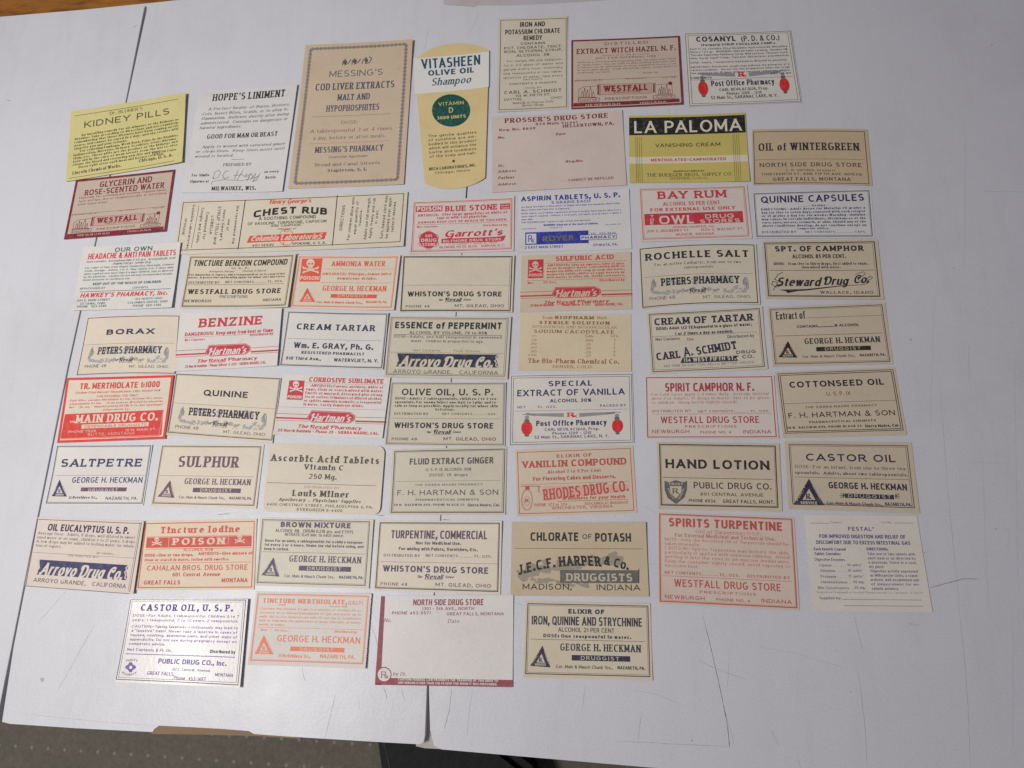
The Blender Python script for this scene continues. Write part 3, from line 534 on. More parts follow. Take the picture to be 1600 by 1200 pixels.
BLOCK['peters'] = (55.02, 31.57, [
 ('F',[(6.82,24.3),(6.36,24.55),(5.96,24.73),(5.54,24.32),(5.58,23.74),(5.99,23.29),(6.58,23.65)],'g1','scroll_ornament',-.9),
 ('F',[(6.04,21.36),(5.94,21.84),(5.47,21.92),(5.2,21.56),(5.27,21.17),(5.52,20.81),(5.93,20.96)],'g1','scroll_ornament',-.85),
 ('F',[(6.23,22.92),(6.12,23.47),(5.61,23.27),(5.16,22.96),(5.32,22.48),(5.58,21.85),(6.03,22.49)],'g1','scroll_ornament',-.81),
 ('F',[(6.11,21.46),(6.04,21.82),(5.67,21.81),(5.37,21.54),(5.41,21.14),(5.71,20.97),(6.13,21.01)],'g1','scroll_ornament',-.77),
 ('F',[(7.09,20.37),(6.78,21.03),(6.2,20.95),(5.9,20.67),(5.88,20.22),(6.22,19.74),(6.64,20.02)],'g1','scroll_ornament',-.72),
 ('F',[(6.22,22.83),(5.92,23.13),(5.63,23.3),(5.27,23.18),(5.4,22.76),(5.66,22.47),(6,22.53)],'g1','scroll_ornament',-.68),
 ('F',[(6.69,17.42),(6.72,17.92),(6.26,17.86),(5.89,17.64),(5.88,17.12),(6.29,16.87),(6.58,17.15)],'g1','scroll_ornament',-.63),
 ('F',[(6.99,19.05),(6.78,19.68),(6.06,19.87),(5.47,19.12),(5.63,18.34),(6.17,17.91),(6.7,18.49)],'g1','scroll_ornament',-.58),
 ('F',[(6.35,23.12),(6.24,23.73),(5.64,23.89),(5.35,23.43),(5.24,22.9),(5.69,22.36),(6.37,22.43)],'g1','scroll_ornament',-.54),
 ('F',[(6.38,16.77),(6.27,17.02),(5.97,17.29),(5.85,16.89),(5.81,16.6),(6.06,16.48),(6.36,16.44)],'g1','scroll_ornament',-.5),
 ('F',[(7.47,19.66),(6.95,19.84),(6.53,20.13),(6.36,19.5),(6.19,18.96),(6.63,18.78),(7.18,18.98)],'g1','scroll_ornament',-.45),
 ('F',[(6.95,17.88),(6.66,18.39),(6.13,18.85),(5.64,18.49),(5.75,17.81),(6.23,17.37),(6.77,17.38)],'g1','scroll_ornament',-.41),
 ('F',[(6.87,18.58),(6.8,18.83),(6.56,18.81),(6.35,18.66),(6.28,18.33),(6.55,18.09),(6.89,18.24)],'g1','scroll_ornament',-.36),
 ('F',[(6.27,23.63),(6.11,24.08),(5.61,24.45),(5.18,24.08),(5.02,23.39),(5.68,22.99),(6.18,23.16)],'g1','scroll_ornament',-.32),
 ('F',[(7.1,18.93),(6.64,19.54),(5.87,19.61),(5.68,18.74),(5.47,18.07),(6.04,18.03),(6.62,18.15)],'g1','scroll_ornament',-.27),
 ('F',[(6.32,20.21),(6.19,20.53),(5.85,20.51),(5.6,20.23),(5.71,19.94),(5.86,19.53),(6.21,19.85)],'g1','scroll_ornament',-.23),
 ('F',[(6.34,22.46),(6.25,22.8),(5.9,23.04),(5.5,22.9),(5.54,22.38),(5.96,22.16),(6.21,22.26)],'g1','scroll_ornament',-.18),
 ('F',[(6.3,18.52),(5.98,18.84),(5.53,18.89),(5.37,18.35),(5.21,17.86),(5.6,17.65),(5.99,18.01)],'g1','scroll_ornament',-.14),
 ('F',[(7.66,19.2),(7.38,19.75),(6.9,19.86),(6.62,19.62),(6.67,19.21),(6.93,18.71),(7.33,18.89)],'g1','scroll_ornament',-.09),
 ('F',[(6.87,19.72),(6.57,20.28),(5.98,20.54),(5.44,20.13),(5.62,19.45),(6.09,19.11),(6.83,18.91)],'g1','scroll_ornament',-.05),
 ('F',[(5.99,22.27),(5.66,22.8),(5.08,23.04),(4.6,22.56),(4.58,21.83),(5.16,21.47),(5.67,21.76)],'g1','scroll_ornament',-.9),
 ('F',[(6.97,20.17),(6.77,20.66),(6.3,20.47),(5.81,20.26),(6,19.76),(6.31,19.41),(6.85,19.58)],'g1','scroll_ornament',-.85),
 ('P',[(4.79,23.22),(5.35,18.99),(6.13,17.63),(7.13,19.19),(7.2,21.35)],.22,'g3','scroll_ornament',.3),
 ('P',[(6.09,18.35),(5.71,22.61)],.2,'g3','scroll_ornament',.35),
 ('P',[(6.61,18.77),(6.35,21.97)],.18,'g3','scroll_ornament',.4),
 ('F',[(48.84,19.41),(48.63,19.69),(48.21,20.07),(47.79,19.47),(47.89,18.85),(48.31,18.5),(48.79,18.89)],'g1','scroll_ornament',-.9),
 ('F',[(49.39,21.33),(49.03,21.73),(48.65,22.31),(48.31,21.97),(48.26,21.39),(48.79,21.12),(49.09,21.13)],'g1','scroll_ornament',-.85),
 ('F',[(49.23,20.92),(49.21,21.39),(48.76,21.38),(48.3,20.99),(48.41,20.4),(48.81,20.09),(49.21,20.51)],'g1','scroll_ornament',-.81),
 ('F',[(48.62,19.77),(48.48,20.08),(48.07,20.43),(47.82,19.82),(47.83,19.33),(48.2,19.19),(48.6,19.32)],'g1','scroll_ornament',-.77),
 ('F',[(50.01,20.59),(49.92,21.2),(49.34,21.27),(49.11,20.77),(48.98,20.24),(49.44,20.01),(49.77,20.25)],'g1','scroll_ornament',-.72),
 ('F',[(48.91,23.74),(48.75,24.24),(48.29,24.5),(47.99,24.27),(47.94,23.79),(48.37,23.45),(48.84,23.26)],'g1','scroll_ornament',-.68),
 ('F',[(50.03,21.48),(49.79,21.78),(49.5,22.06),(49.14,21.95),(49.36,21.5),(49.56,21.13),(49.85,21.23)],'g1','scroll_ornament',-.63),
 ('F',[(49.99,23.77),(49.6,24.45),(48.98,24.95),(48.6,24.49),(48.67,23.86),(49.13,23.44),(49.81,23.08)],'g1','scroll_ornament',-.58),
 ('F',[(48.49,19.99),(48.14,20.38),(47.79,20.68),(47.38,20.51),(47.67,20.03),(47.83,19.5),(48.25,19.63)],'g1','scroll_ornament',-.54),
 ('F',[(49.15,18.69),(49.2,19.21),(48.66,19.48),(48.27,19.2),(48.29,18.6),(48.75,18.17),(49.19,18.24)],'g1','scroll_ornament',-.5),
 ('F',[(49.02,18.66),(48.93,19.06),(48.56,19.26),(48.25,19.14),(48.37,18.72),(48.61,18.41),(48.97,18.3)],'g1','scroll_ornament',-.45),
 ('F',[(49.58,22.92),(49.31,23.55),(48.71,24.04),(48.41,23.55),(48.56,23.03),(48.87,22.65),(49.36,22.45)],'g1','scroll_ornament',-.41),
 ('F',[(50.21,20.81),(49.83,21.29),(49.25,21.62),(48.99,20.9),(48.99,20.35),(49.38,19.91),(50.04,20.06)],'g1','scroll_ornament',-.36),
 ('F',[(49.34,19.75),(49.1,20.06),(48.8,20.37),(48.58,20.08),(48.52,19.69),(48.89,19.59),(49.26,19.35)],'g1','scroll_ornament',-.32),
 ('F',[(49.46,21.4),(49.31,21.82),(48.92,21.8),(48.69,21.52),(48.59,21.09),(48.97,20.93),(49.37,20.95)],'g1','scroll_ornament',-.27),
 ('F',[(50.12,21.32),(50.02,21.8),(49.58,21.71),(48.92,21.54),(49.23,20.9),(49.64,20.77),(50.08,20.81)],'g1','scroll_ornament',-.23),
 ('F',[(49.23,20.89),(48.81,21.48),(48.27,21.98),(47.94,21.52),(47.75,20.89),(48.34,20.15),(48.88,20.49)],'g1','scroll_ornament',-.18),
 ('F',[(49.4,18.2),(49.05,18.62),(48.67,18.72),(48.4,18.49),(48.2,17.97),(48.69,17.54),(49.18,17.72)],'g1','scroll_ornament',-.14),
 ('F',[(50.29,21.9),(50.04,22.31),(49.6,22.45),(49.27,22.06),(49.34,21.57),(49.67,21.22),(50.03,21.51)],'g1','scroll_ornament',-.09),
 ('F',[(49.18,23.79),(48.82,24.27),(48.33,24.45),(48.12,23.99),(48,23.51),(48.41,23.14),(48.76,23.45)],'g1','scroll_ornament',-.05),
 ('F',[(50.11,23.09),(49.79,23.5),(49.34,23.64),(48.97,23.26),(48.86,22.6),(49.37,22.07),(49.85,22.61)],'g1','scroll_ornament',-.9),
 ('F',[(49.21,20.49),(48.97,21.07),(48.43,21.47),(48.22,21.03),(48.04,20.57),(48.53,20.06),(49.04,20.03)],'g1','scroll_ornament',-.85),
 ('P',[(50.25,23.69),(50.12,19.22),(49.42,17.75),(48.16,19.29),(47.83,21.54)],.22,'g3','scroll_ornament',.3),
 ('P',[(49.38,18.5),(49.32,22.98)],.2,'g3','scroll_ornament',.35),
 ('P',[(48.77,18.89),(48.69,22.26)],.18,'g3','scroll_ornament',.4),
 ('F',[(17.74,24.11),(17.5,24.32),(16.92,24.59),(16.56,24.12),(16.59,23.77),(16.96,23.34),(17.7,23.73)],'g1','scroll_ornament',-.9),
 ('F',[(40.24,24.58),(39.69,25.09),(38.93,25.44),(38.32,25.26),(38.68,24.8),(38.99,24.3),(39.76,24.28)],'g1','scroll_ornament',-.85),
 ('F',[(22.11,24.31),(21.6,24.76),(20.69,24.92),(20.24,24.44),(20.03,23.95),(20.82,23.77),(21.74,23.76)],'g1','scroll_ornament',-.81),
 ('F',[(43.13,24.95),(42.82,25.52),(41.93,25.69),(41.22,25.59),(41.33,25.07),(41.98,24.66),(42.86,24.51)],'g1','scroll_ornament',-.77),
 ('F',[(31.23,23.51),(30.58,23.81),(29.77,23.47),(28.86,23.07),(28.83,22.4),(29.72,22.29),(30.59,22.83)],'g1','scroll_ornament',-.72),
 ('F',[(35.24,24.65),(35.29,25.02),(34.59,25.1),(34.41,24.71),(34.13,24.37),(34.7,24.27),(35.12,24.42)],'g1','scroll_ornament',-.68),
 ('F',[(20.45,23.25),(20.47,23.67),(19.71,23.83),(18.91,23.86),(18.88,23.32),(19.73,22.94),(20.63,22.69)],'g1','scroll_ornament',-.63),
 ('F',[(21.47,24.18),(21.3,24.51),(20.8,24.59),(20.55,24.5),(20.24,24.29),(20.81,24.05),(21.43,23.83)],'g1','scroll_ornament',-.58),
 ('F',[(43.29,25.43),(42.92,25.84),(42.17,25.96),(41.4,25.71),(41.66,25.21),(42.25,24.97),(43.03,24.98)],'g1','scroll_ornament',-.54),
 ('F',[(17.65,25.09),(17.58,25.43),(16.93,25.51),(16.68,25.14),(16.39,24.76),(16.98,24.54),(17.49,24.83)],'g1','scroll_ornament',-.5),
 ('F',[(31.33,23.54),(30.64,23.85),(30.15,23.97),(29.39,23.93),(29.26,23.38),(30.16,23.21),(30.85,23.19)],'g1','scroll_ornament',-.45),
 ('F',[(30.17,23.64),(29.78,23.95),(29.27,24.08),(28.68,23.99),(29.04,23.63),(29.29,23.31),(29.95,23.29)],'g1','scroll_ornament',-.41),
 ('F',[(21.02,24.63),(20.86,24.95),(20.36,24.93),(20,24.87),(20.01,24.61),(20.32,24.29),(20.82,24.4)],'g1','scroll_ornament',-.36),
 ('F',[(41.93,25.25),(41.47,25.56),(40.83,25.55),(40.11,25.33),(40.35,24.9),(40.79,24.44),(41.79,24.66)],'g1','scroll_ornament',-.32),
 ('F',[(16.22,24.98),(15.81,25.22),(15.2,25.26),(14.37,24.94),(14.71,24.52),(15.24,24.33),(15.97,24.53)],'g1','scroll_ornament',-.27),
 ('F',[(23.34,23.81),(23.07,24.13),(22.54,24.31),(22.28,24.1),(22.13,23.85),(22.58,23.58),(22.95,23.7)],'g1','scroll_ornament',-.23),
 ('F',[(36.94,23.75),(36.68,23.98),(36.27,23.98),(35.76,23.9),(35.91,23.59),(36.23,23.28),(36.65,23.54)],'g1','scroll_ornament',-.18),
 ('F',[(43.82,24.71),(43.17,24.84),(42.51,25.06),(42.14,24.47),(42.08,24.04),(42.6,23.75),(43.44,24.14)],'g1','scroll_ornament',-.14),
 ('F',[(24.93,23.38),(24.51,23.68),(23.95,23.86),(23.64,23.59),(23.71,23.32),(24.02,23.07),(24.64,23.05)],'g1','scroll_ornament',-.09),
 ('F',[(16.06,23.66),(16.08,24.14),(15.17,24.1),(14.89,23.49),(14.77,23.09),(15.31,22.99),(16.08,23.21)],'g1','scroll_ornament',-.05),
 ('F',[(23.28,23.48),(23.13,23.69),(22.82,23.8),(22.27,23.92),(22.33,23.57),(22.84,23.4),(23.24,23.26)],'g1','scroll_ornament',-.9),
 ('F',[(21.08,24.45),(20.73,24.68),(20.18,24.71),(19.83,24.4),(19.62,23.99),(20.18,23.76),(20.83,24.07)],'g1','scroll_ornament',-.85),
 ('F',[(11.65,24.57),(11.49,25.07),(10.56,24.97),(10.01,24.53),(10.07,24.1),(10.63,23.88),(11.49,24.06)],'g1','scroll_ornament',-.81),
 ('F',[(24.41,23.05),(23.84,23.36),(23.33,23.6),(22.84,23.42),(22.63,23),(23.32,22.59),(23.98,22.78)],'g1','scroll_ornament',-.77),
 ('F',[(43.64,24.87),(43.34,25.16),(42.8,25.3),(42.38,25.08),(42.45,24.76),(42.86,24.53),(43.35,24.62)],'g1','scroll_ornament',-.72),
 ('F',[(12.35,24.04),(12.13,24.37),(11.57,24.52),(10.65,24.57),(11.11,24.04),(11.62,23.81),(12.49,23.5)],'g1','scroll_ornament',-.68),
 ('F',[(14.19,24.11),(13.87,24.59),(12.96,24.12),(12.02,23.75),(12.22,23.23),(12.9,23.02),(13.59,23.59)],'g1','scroll_ornament',-.63),
 ('F',[(37.27,24.04),(36.67,24.41),(36.13,24.52),(35.7,24.38),(35.53,24.01),(36.11,23.63),(36.76,23.76)],'g1','scroll_ornament',-.58),
 ('F',[(22.33,24.01),(22.23,24.33),(21.68,24.28),(21.24,24.16),(21.46,23.9),(21.69,23.66),(22.21,23.72)],'g1','scroll_ornament',-.54),
 ('F',[(33.07,23.72),(32.76,24.01),(32.06,24.28),(31.18,23.83),(31.47,23.27),(32.17,23.07),(33.08,23.19)],'g1','scroll_ornament',-.5),
 ('F',[(16.16,24.52),(16.09,24.85),(15.42,24.92),(15.13,24.52),(14.97,24.16),(15.52,24.08),(16.17,24.14)],'g1','scroll_ornament',-.45),
 ('F',[(29.97,23.44),(29.62,23.79),(29.11,24.06),(28.68,23.96),(28.47,23.63),(29.17,23.35),(29.94,22.98)],'g1','scroll_ornament',-.41),
 ('F',[(25.89,23.21),(25.47,23.53),(24.65,23.51),(23.85,22.96),(24.16,22.51),(24.71,22.25),(25.73,22.57)],'g1','scroll_ornament',-.36),
 ('F',[(26.19,23.75),(25.69,24.16),(24.88,23.9),(24.45,23.58),(24.43,23.23),(24.93,23.12),(25.68,23.19)],'g1','scroll_ornament',-.32),
 ('F',[(41.87,24.88),(41.71,25.2),(41.16,24.98),(40.87,24.76),(40.57,24.36),(41.17,24.39),(41.64,24.55)],'g1','scroll_ornament',-.27),
 ('F',[(29.85,23.28),(29.47,23.57),(28.94,23.79),(28.25,23.64),(28.54,23.21),(28.99,22.92),(29.47,23.07)],'g1','scroll_ornament',-.23),
 ('F',[(19.59,24.17),(19.68,24.82),(18.68,24.4),(17.83,23.91),(17.87,23.3),(18.74,23.41),(19.62,23.66)],'g1','scroll_ornament',-.18),
 ('F',[(33.38,23.57),(32.87,23.96),(32.07,23.74),(31.33,23.43),(31.46,22.96),(32.03,22.61),(32.99,22.95)],'g1','scroll_ornament',-.14),
 ('F',[(29.6,23.89),(29.25,24.14),(28.77,24.03),(28.18,23.91),(28.5,23.64),(28.78,23.49),(29.3,23.54)],'g1','scroll_ornament',-.09),
 ('F',[(29.67,23.24),(29.44,23.44),(28.98,23.67),(28.47,23.43),(28.58,23.06),(29.03,22.79),(29.55,22.97)],'g1','scroll_ornament',-.05),
 ('F',[(18.53,24.4),(18.46,24.83),(17.73,24.97),(17.29,24.85),(17.27,24.51),(17.75,24.13),(18.5,23.99)],'g1','scroll_ornament',-.9),
 ('F',[(22.3,23.74),(22.3,24.03),(21.76,24.14),(21.54,23.91),(21.55,23.7),(21.82,23.5),(22.32,23.45)],'g1','scroll_ornament',-.85),
 ('F',[(39.54,24.02),(39.43,24.37),(38.81,24.61),(38.5,24.4),(38.49,24.12),(38.84,23.7),(39.3,23.87)],'g1','scroll_ornament',-.81),
 ('F',[(40.23,23.93),(39.92,24.36),(39.13,24.63),(38.59,24.29),(38.81,23.87),(39.22,23.44),(39.91,23.6)],'g1','scroll_ornament',-.77),
 ('F',[(30.83,23.59),(30.5,23.93),(29.79,23.85),(29.4,23.46),(29.23,23.03),(29.89,23.07),(30.54,23.13)],'g1','scroll_ornament',-.72),
 ('F',[(31.87,23.96),(31.86,24.52),(30.9,24.26),(30.58,23.7),(30.4,23.24),(31.02,23.21),(31.6,23.55)],'g1','scroll_ornament',-.68),
 ('F',[(21.55,19),(21.55,19.53),(20.74,19.22),(20.09,18.94),(20.21,18.53),(20.75,18.38),(21.41,18.59)],'g1','scroll_ornament',-.9),
 ('F',[(19.86,18.83),(19.65,19.18),(18.99,19.49),(18.6,19.14),(18.75,18.81),(19.11,18.55),(19.9,18.35)],'g1','scroll_ornament',-.85),
 ('F',[(14.28,19.54),(13.73,19.92),(12.83,19.93),(11.9,19.43),(12.15,18.83),(12.97,18.83),(13.56,19.07)],'g1','scroll_ornament',-.81),
 ('F',[(43.72,19.51),(43.23,20.13),(42.06,19.65),(41.33,19.1),(40.96,18.27),(42.15,18.5),(43.25,18.65)],'g1','scroll_ornament',-.77),
 ('F',[(16.15,19.29),(15.37,19.54),(14.42,19.28),(13.34,18.61),(13.39,17.83),(14.5,18.05),(15.91,18.28)],'g1','scroll_ornament',-.72),
 ('F',[(30.49,19.16),(30.2,19.49),(29.65,19.69),(29.21,19.51),(29.01,19.12),(29.65,18.72),(30.2,18.94)],'g1','scroll_ornament',-.68),
 ('F',[(27.9,20.45),(27.29,20.61),(26.69,20.37),(25.87,20),(26.14,19.6),(26.71,19.61),(27.39,19.85)],'g1','scroll_ornament',-.63),
 ('F',[(21.05,19.18),(20.52,19.59),(19.77,19.67),(19.18,19.39),(18.87,18.82),(19.78,18.5),(20.99,18.45)],'g1','scroll_ornament',-.58),
 ('F',[(29.97,17.97),(29.83,18.33),(29.21,18.62),(28.6,18.55),(28.82,18.09),(29.22,17.58),(29.72,17.81)],'g1','scroll_ornament',-.54),
 ('F',[(42.33,19.15),(41.73,20.34),(40.02,20.85),(39.34,20.4),(38.56,19.78),(40.16,18.95),(41.16,19.01)],'g1','scroll_ornament',-.5),
 ('F',[(33.26,18.92),(32.85,19.39),(32.21,19.5),(31.63,19.47),(31.5,19.03),(32.18,18.58),(32.9,18.61)],'g1','scroll_ornament',-.45),
 ('F',[(26.66,19.49),(26.65,20.11),(25.53,20.42),(24.74,20.1),(25.21,19.52),(25.66,19.05),(26.55,19)],'g1','scroll_ornament',-.41),
 ('F',[(17.24,19.59),(16.84,20.07),(15.84,20.29),(14.73,19.81),(14.86,19),(16.02,18.99),(17.13,18.89)],'g1','scroll_ornament',-.36),
 ('F',[(42.67,17.88),(42.46,18.28),(41.6,18.29),(41.16,17.62),(40.85,16.96),(41.7,16.86),(42.5,17.37)],'g1','scroll_ornament',-.32),
 ('F',[(36.33,18.62),(35.98,19.3),(34.69,19.99),(33.5,19.45),(34.06,18.57),(34.95,18.06),(36.22,17.88)],'g1','scroll_ornament',-.27),
 ('F',[(41.18,17.69),(40.41,18.2),(39.3,18.23),(38.36,17.64),(38.36,16.86),(39.31,16.32),(40.42,16.99)],'g1','scroll_ornament',-.23),
 ('F',[(14.87,19.29),(14.25,19.6),(13.65,19.67),(12.89,19.5),(13.08,19.02),(13.69,18.85),(14.53,18.78)],'g1','scroll_ornament',-.18),
 ('F',[(26.6,20.7),(26.49,21.49),(25.11,21.23),(23.93,20.52),(24.39,19.84),(25.17,19.36),(26.56,19.89)],'g1','scroll_ornament',-.14),
 ('F',[(27.15,19.15),(25.98,19.26),(24.91,19.31),(23.76,18.33),(24.4,17.82),(25.05,17.45),(26.57,17.99)],'g1','scroll_ornament',-.09),
 ('F',[(43.76,18.89),(42.89,19.46),(41.88,19.36),(40.38,19.2),(40.49,18.19),(41.82,17.79),(42.99,18.2)],'g1','scroll_ornament',-.05),
 ('F',[(41.32,17.83),(41.01,18.24),(40.26,18.29),(39.56,17.99),(39.85,17.54),(40.26,17.06),(41.05,17.38)],'g1','scroll_ornament',-.9),
 ('F',[(18.65,19.85),(18.32,20.37),(17.34,20.52),(16.66,20.07),(16.15,19.34),(17.45,19.22),(18.26,19.39)],'g1','scroll_ornament',-.85),
 ('F',[(32.81,18.42),(32.22,18.95),(31.26,18.92),(30.55,18.55),(30.34,17.9),(31.25,17.49),(32.38,17.75)],'g1','scroll_ornament',-.81),
 ('F',[(17.13,19.75),(17.26,20.57),(15.79,20.8),(14.77,20.47),(14.99,19.7),(15.81,18.85),(17.14,19.05)],'g1','scroll_ornament',-.77),
 ('F',[(43.67,18.78),(43.5,19.43),(42.37,19.08),(41.78,18.45),(41.54,17.75),(42.45,17.71),(43.19,18.22)],'g1','scroll_ornament',-.72),
 ('F',[(39.45,18.68),(38.88,19.25),(37.75,19.58),(36.47,19.09),(36.47,18.09),(37.83,17.61),(38.87,18.13)],'g1','scroll_ornament',-.68),
 ('F',[(10.29,24.32),(9.63,24.92),(8.62,24.93),(7.76,24.82),(7.93,24.29),(8.65,23.97),(9.84,23.71)],'g1','scroll_ornament',-.9),
 ('F',[(13.66,25.23),(13.52,25.62),(12.74,25.53),(12.06,25.21),(12.1,24.76),(12.82,24.77),(13.6,24.79)],'g1','scroll_ornament',-.85),
 ('F',[(12.98,24.66),(13.02,24.98),(12.42,25.04),(12.06,24.97),(11.86,24.71),(12.45,24.51),(12.95,24.41)],'g1','scroll_ornament',-.81),
 ('F',[(10.17,24.6),(10.01,24.83),(9.51,24.63),(9,24.38),(8.87,23.97),(9.47,23.96),(10.08,24.26)],'g1','scroll_ornament',-.77),
 ('F',[(12.22,25.1),(12.23,25.62),(11.32,25.47),(10.8,25.27),(10.4,24.79),(11.24,24.38),(12.12,24.7)],'g1','scroll_ornament',-.72),
 ('F',[(9.28,24.52),(9.18,24.8),(8.63,24.69),(8.05,24.49),(7.99,24.08),(8.6,23.94),(9.22,24.21)],'g1','scroll_ornament',-.68),
 ('F',[(9.07,24.21),(8.71,24.36),(8.17,24.41),(7.58,24.05),(7.7,23.69),(8.16,23.43),(8.96,23.79)],'g1','scroll_ornament',-.63),
 ('F',[(7.23,23.7),(7.14,24.11),(6.3,24.1),(5.68,23.73),(5.69,23.28),(6.33,23.02),(7.21,23.25)],'g1','scroll_ornament',-.58),
 ('F',[(10.05,24.84),(9.81,24.98),(9.26,25),(8.95,24.53),(8.94,24.24),(9.36,24.22),(10.02,24.46)],'g1','scroll_ornament',-.54),
 ('F',[(11.98,24.82),(11.74,25.27),(10.78,25.39),(10.1,24.97),(10.29,24.52),(10.87,24.21),(11.87,24.29)],'g1','scroll_ornament',-.5),
 ('F',[(8.56,24.61),(8.24,25.08),(7.21,24.84),(6.3,24.39),(6.23,23.74),(7.27,23.78),(8.3,23.98)],'g1','scroll_ornament',-.45),
 ('F',[(11.98,24.95),(11.4,25.4),(10.26,24.83),(9.35,24.28),(9.76,23.94),(10.26,23.67),(11.43,24.12)],'g1','scroll_ornament',-.41),
 ('F',[(45.47,23.59),(44.98,23.92),(44.39,24.14),(43.79,23.91),(43.73,23.39),(44.5,23.28),(45.06,23.26)],'g1','scroll_ornament',-.9),
 ('F',[(46.11,21.98),(45.35,22.83),(44.3,23.3),(43.85,22.94),(43.98,22.48),(44.4,21.85),(45.1,21.95)],'g1','scroll_ornament',-.85),
 ('F',[(45.64,23.36),(45.14,23.77),(44.45,23.94),(43.97,23.64),(43.91,23.19),(44.53,22.94),(45.09,23.06)],'g1','scroll_ornament',-.81),
 ('F',[(49.41,25.27),(49.2,25.54),(48.74,25.5),(48.11,25.36),(48.3,24.97),(48.7,24.65),(49.27,24.94)],'g1','scroll_ornament',-.77),
 ('F',[(48.74,24.93),(48.56,25.67),(47.45,25.81),(47.03,25.5),(46.67,25.07),(47.46,24.43),(48.28,24.6)],'g1','scroll_ornament',-.72),
 ('F',[(44,24.04),(43.78,24.21),(43.44,24.19),(42.9,24.06),(43.15,23.78),(43.43,23.57),(43.89,23.74)],'g1','scroll_ornament',-.68),
 ('F',[(45.19,23.13),(44.92,23.34),(44.53,23.38),(43.95,23.25),(44.04,22.84),(44.56,22.77),(45.13,22.76)],'g1','scroll_ornament',-.63),
 ('F',[(44.67,23.92),(44.17,24.1),(43.79,24.14),(43.29,24),(43.47,23.68),(43.82,23.55),(44.16,23.68)],'g1','scroll_ornament',-.58),
 ('F',[(44.64,22.94),(44.52,23.43),(43.76,23.35),(43.24,23.09),(43.13,22.61),(43.84,22.55),(44.3,22.65)],'g1','scroll_ornament',-.54),
 ('F',[(48.95,24.47),(48.12,25.03),(47.35,25.62),(46.55,25.36),(46.77,24.7),(47.51,24.26),(48.12,24.33)],'g1','scroll_ornament',-.5),
 ('F',[(45.27,22.95),(44.88,23.25),(44.32,23.18),(44,22.94),(43.79,22.56),(44.38,22.56),(44.8,22.63)],'g1','scroll_ornament',-.45),
 ('F',[(47.42,23.6),(47,24.01),(46.36,24.33),(45.65,24.18),(45.95,23.66),(46.44,23.27),(47.22,23.16)],'g1','scroll_ornament',-.41),
 ('P',[(6.58,24.44),(7.73,23.22),(8.91,24.52)],.16,'g3','scroll_ornament',.2),
 ('P',[(12,24.99),(13.14,23.75),(14.32,25.02)],.16,'g3','scroll_ornament',.2),
 ('P',[(17.4,25.44),(18.54,24.17),(19.71,25.43)],.16,'g3','scroll_ornament',.2),
 ('P',[(22.78,25.79),(23.92,24.5),(25.08,25.74)],.16,'g3','scroll_ornament',.2),
 ('P',[(28.14,26.04),(29.28,24.73),(30.44,25.95)],.16,'g3','scroll_ornament',.2),
 ('P',[(33.49,26.19),(34.63,24.86),(35.78,26.06)],.16,'g3','scroll_ornament',.2),
 ('P',[(38.82,26.24),(39.96,24.9),(41.11,26.07)],.16,'g3','scroll_ornament',.2),
 ('P',[(44.14,26.2),(45.27,24.83),(46.41,25.99)],.16,'g3','scroll_ornament',.2),
 ('T','PETERS PHARMACY',9.86,20.91,46.22,20.91,3.88,'csc',None,'lettering',1,0,0,0),
 ('T','THE',19.56,24.66,22.41,24.66,1.01,'sl',None,'lettering',1,0,0,0),
 ('T','Rexall',22.92,25.12,30.81,25.12,2.02,'kb',None,'lettering',1,0,0,0),
 ('P',[(22.9,25.54),(30.55,25.7)],.12,None,'lettering',1),
 ('T','STORE',31.2,24.87,36.38,24.87,1.01,'sl',None,'lettering',1,0,0,0),
 ('T','PHONE 48',3.94,27.81,15.86,27.81,1.66,'sl',None,'lettering',1,0,0,0),
 ('T','MT. GILEAD, OHIO.',29.1,28.5,51.05,28.5,1.51,'sl',None,'lettering',1,0,0,0)])
BLOCK['whis'] = (55.75, 30.51, [
 ('T',"WHISTON'S DRUG STORE",3.6,22.26,50.34,22.26,2.68,'sb',None,'lettering',1,0,0,0),
 ('T','The',18.97,24.63,21.51,24.63,1.09,'k',None,'lettering',1,0,0,0),
 ('T','Rexall',22.46,24.98,30.76,24.98,2.03,'kb',None,'lettering',1,0,0,0),
 ('P',[(22.33,25.3),(30.61,25.14)],.12,None,'lettering',1),
 ('T','Store',31.34,24.44,35.48,24.44,1.09,'k',None,'lettering',1,0,0,0),
 ('T','PHONE 48',3.01,28.13,14.84,28.13,1.25,'wl',None,'lettering',1,0,0,0),
 ('T','MT. GILEAD, OHIO',27.33,27.96,51.61,27.96,1.55,'s',None,'lettering',1,0,0,0)])
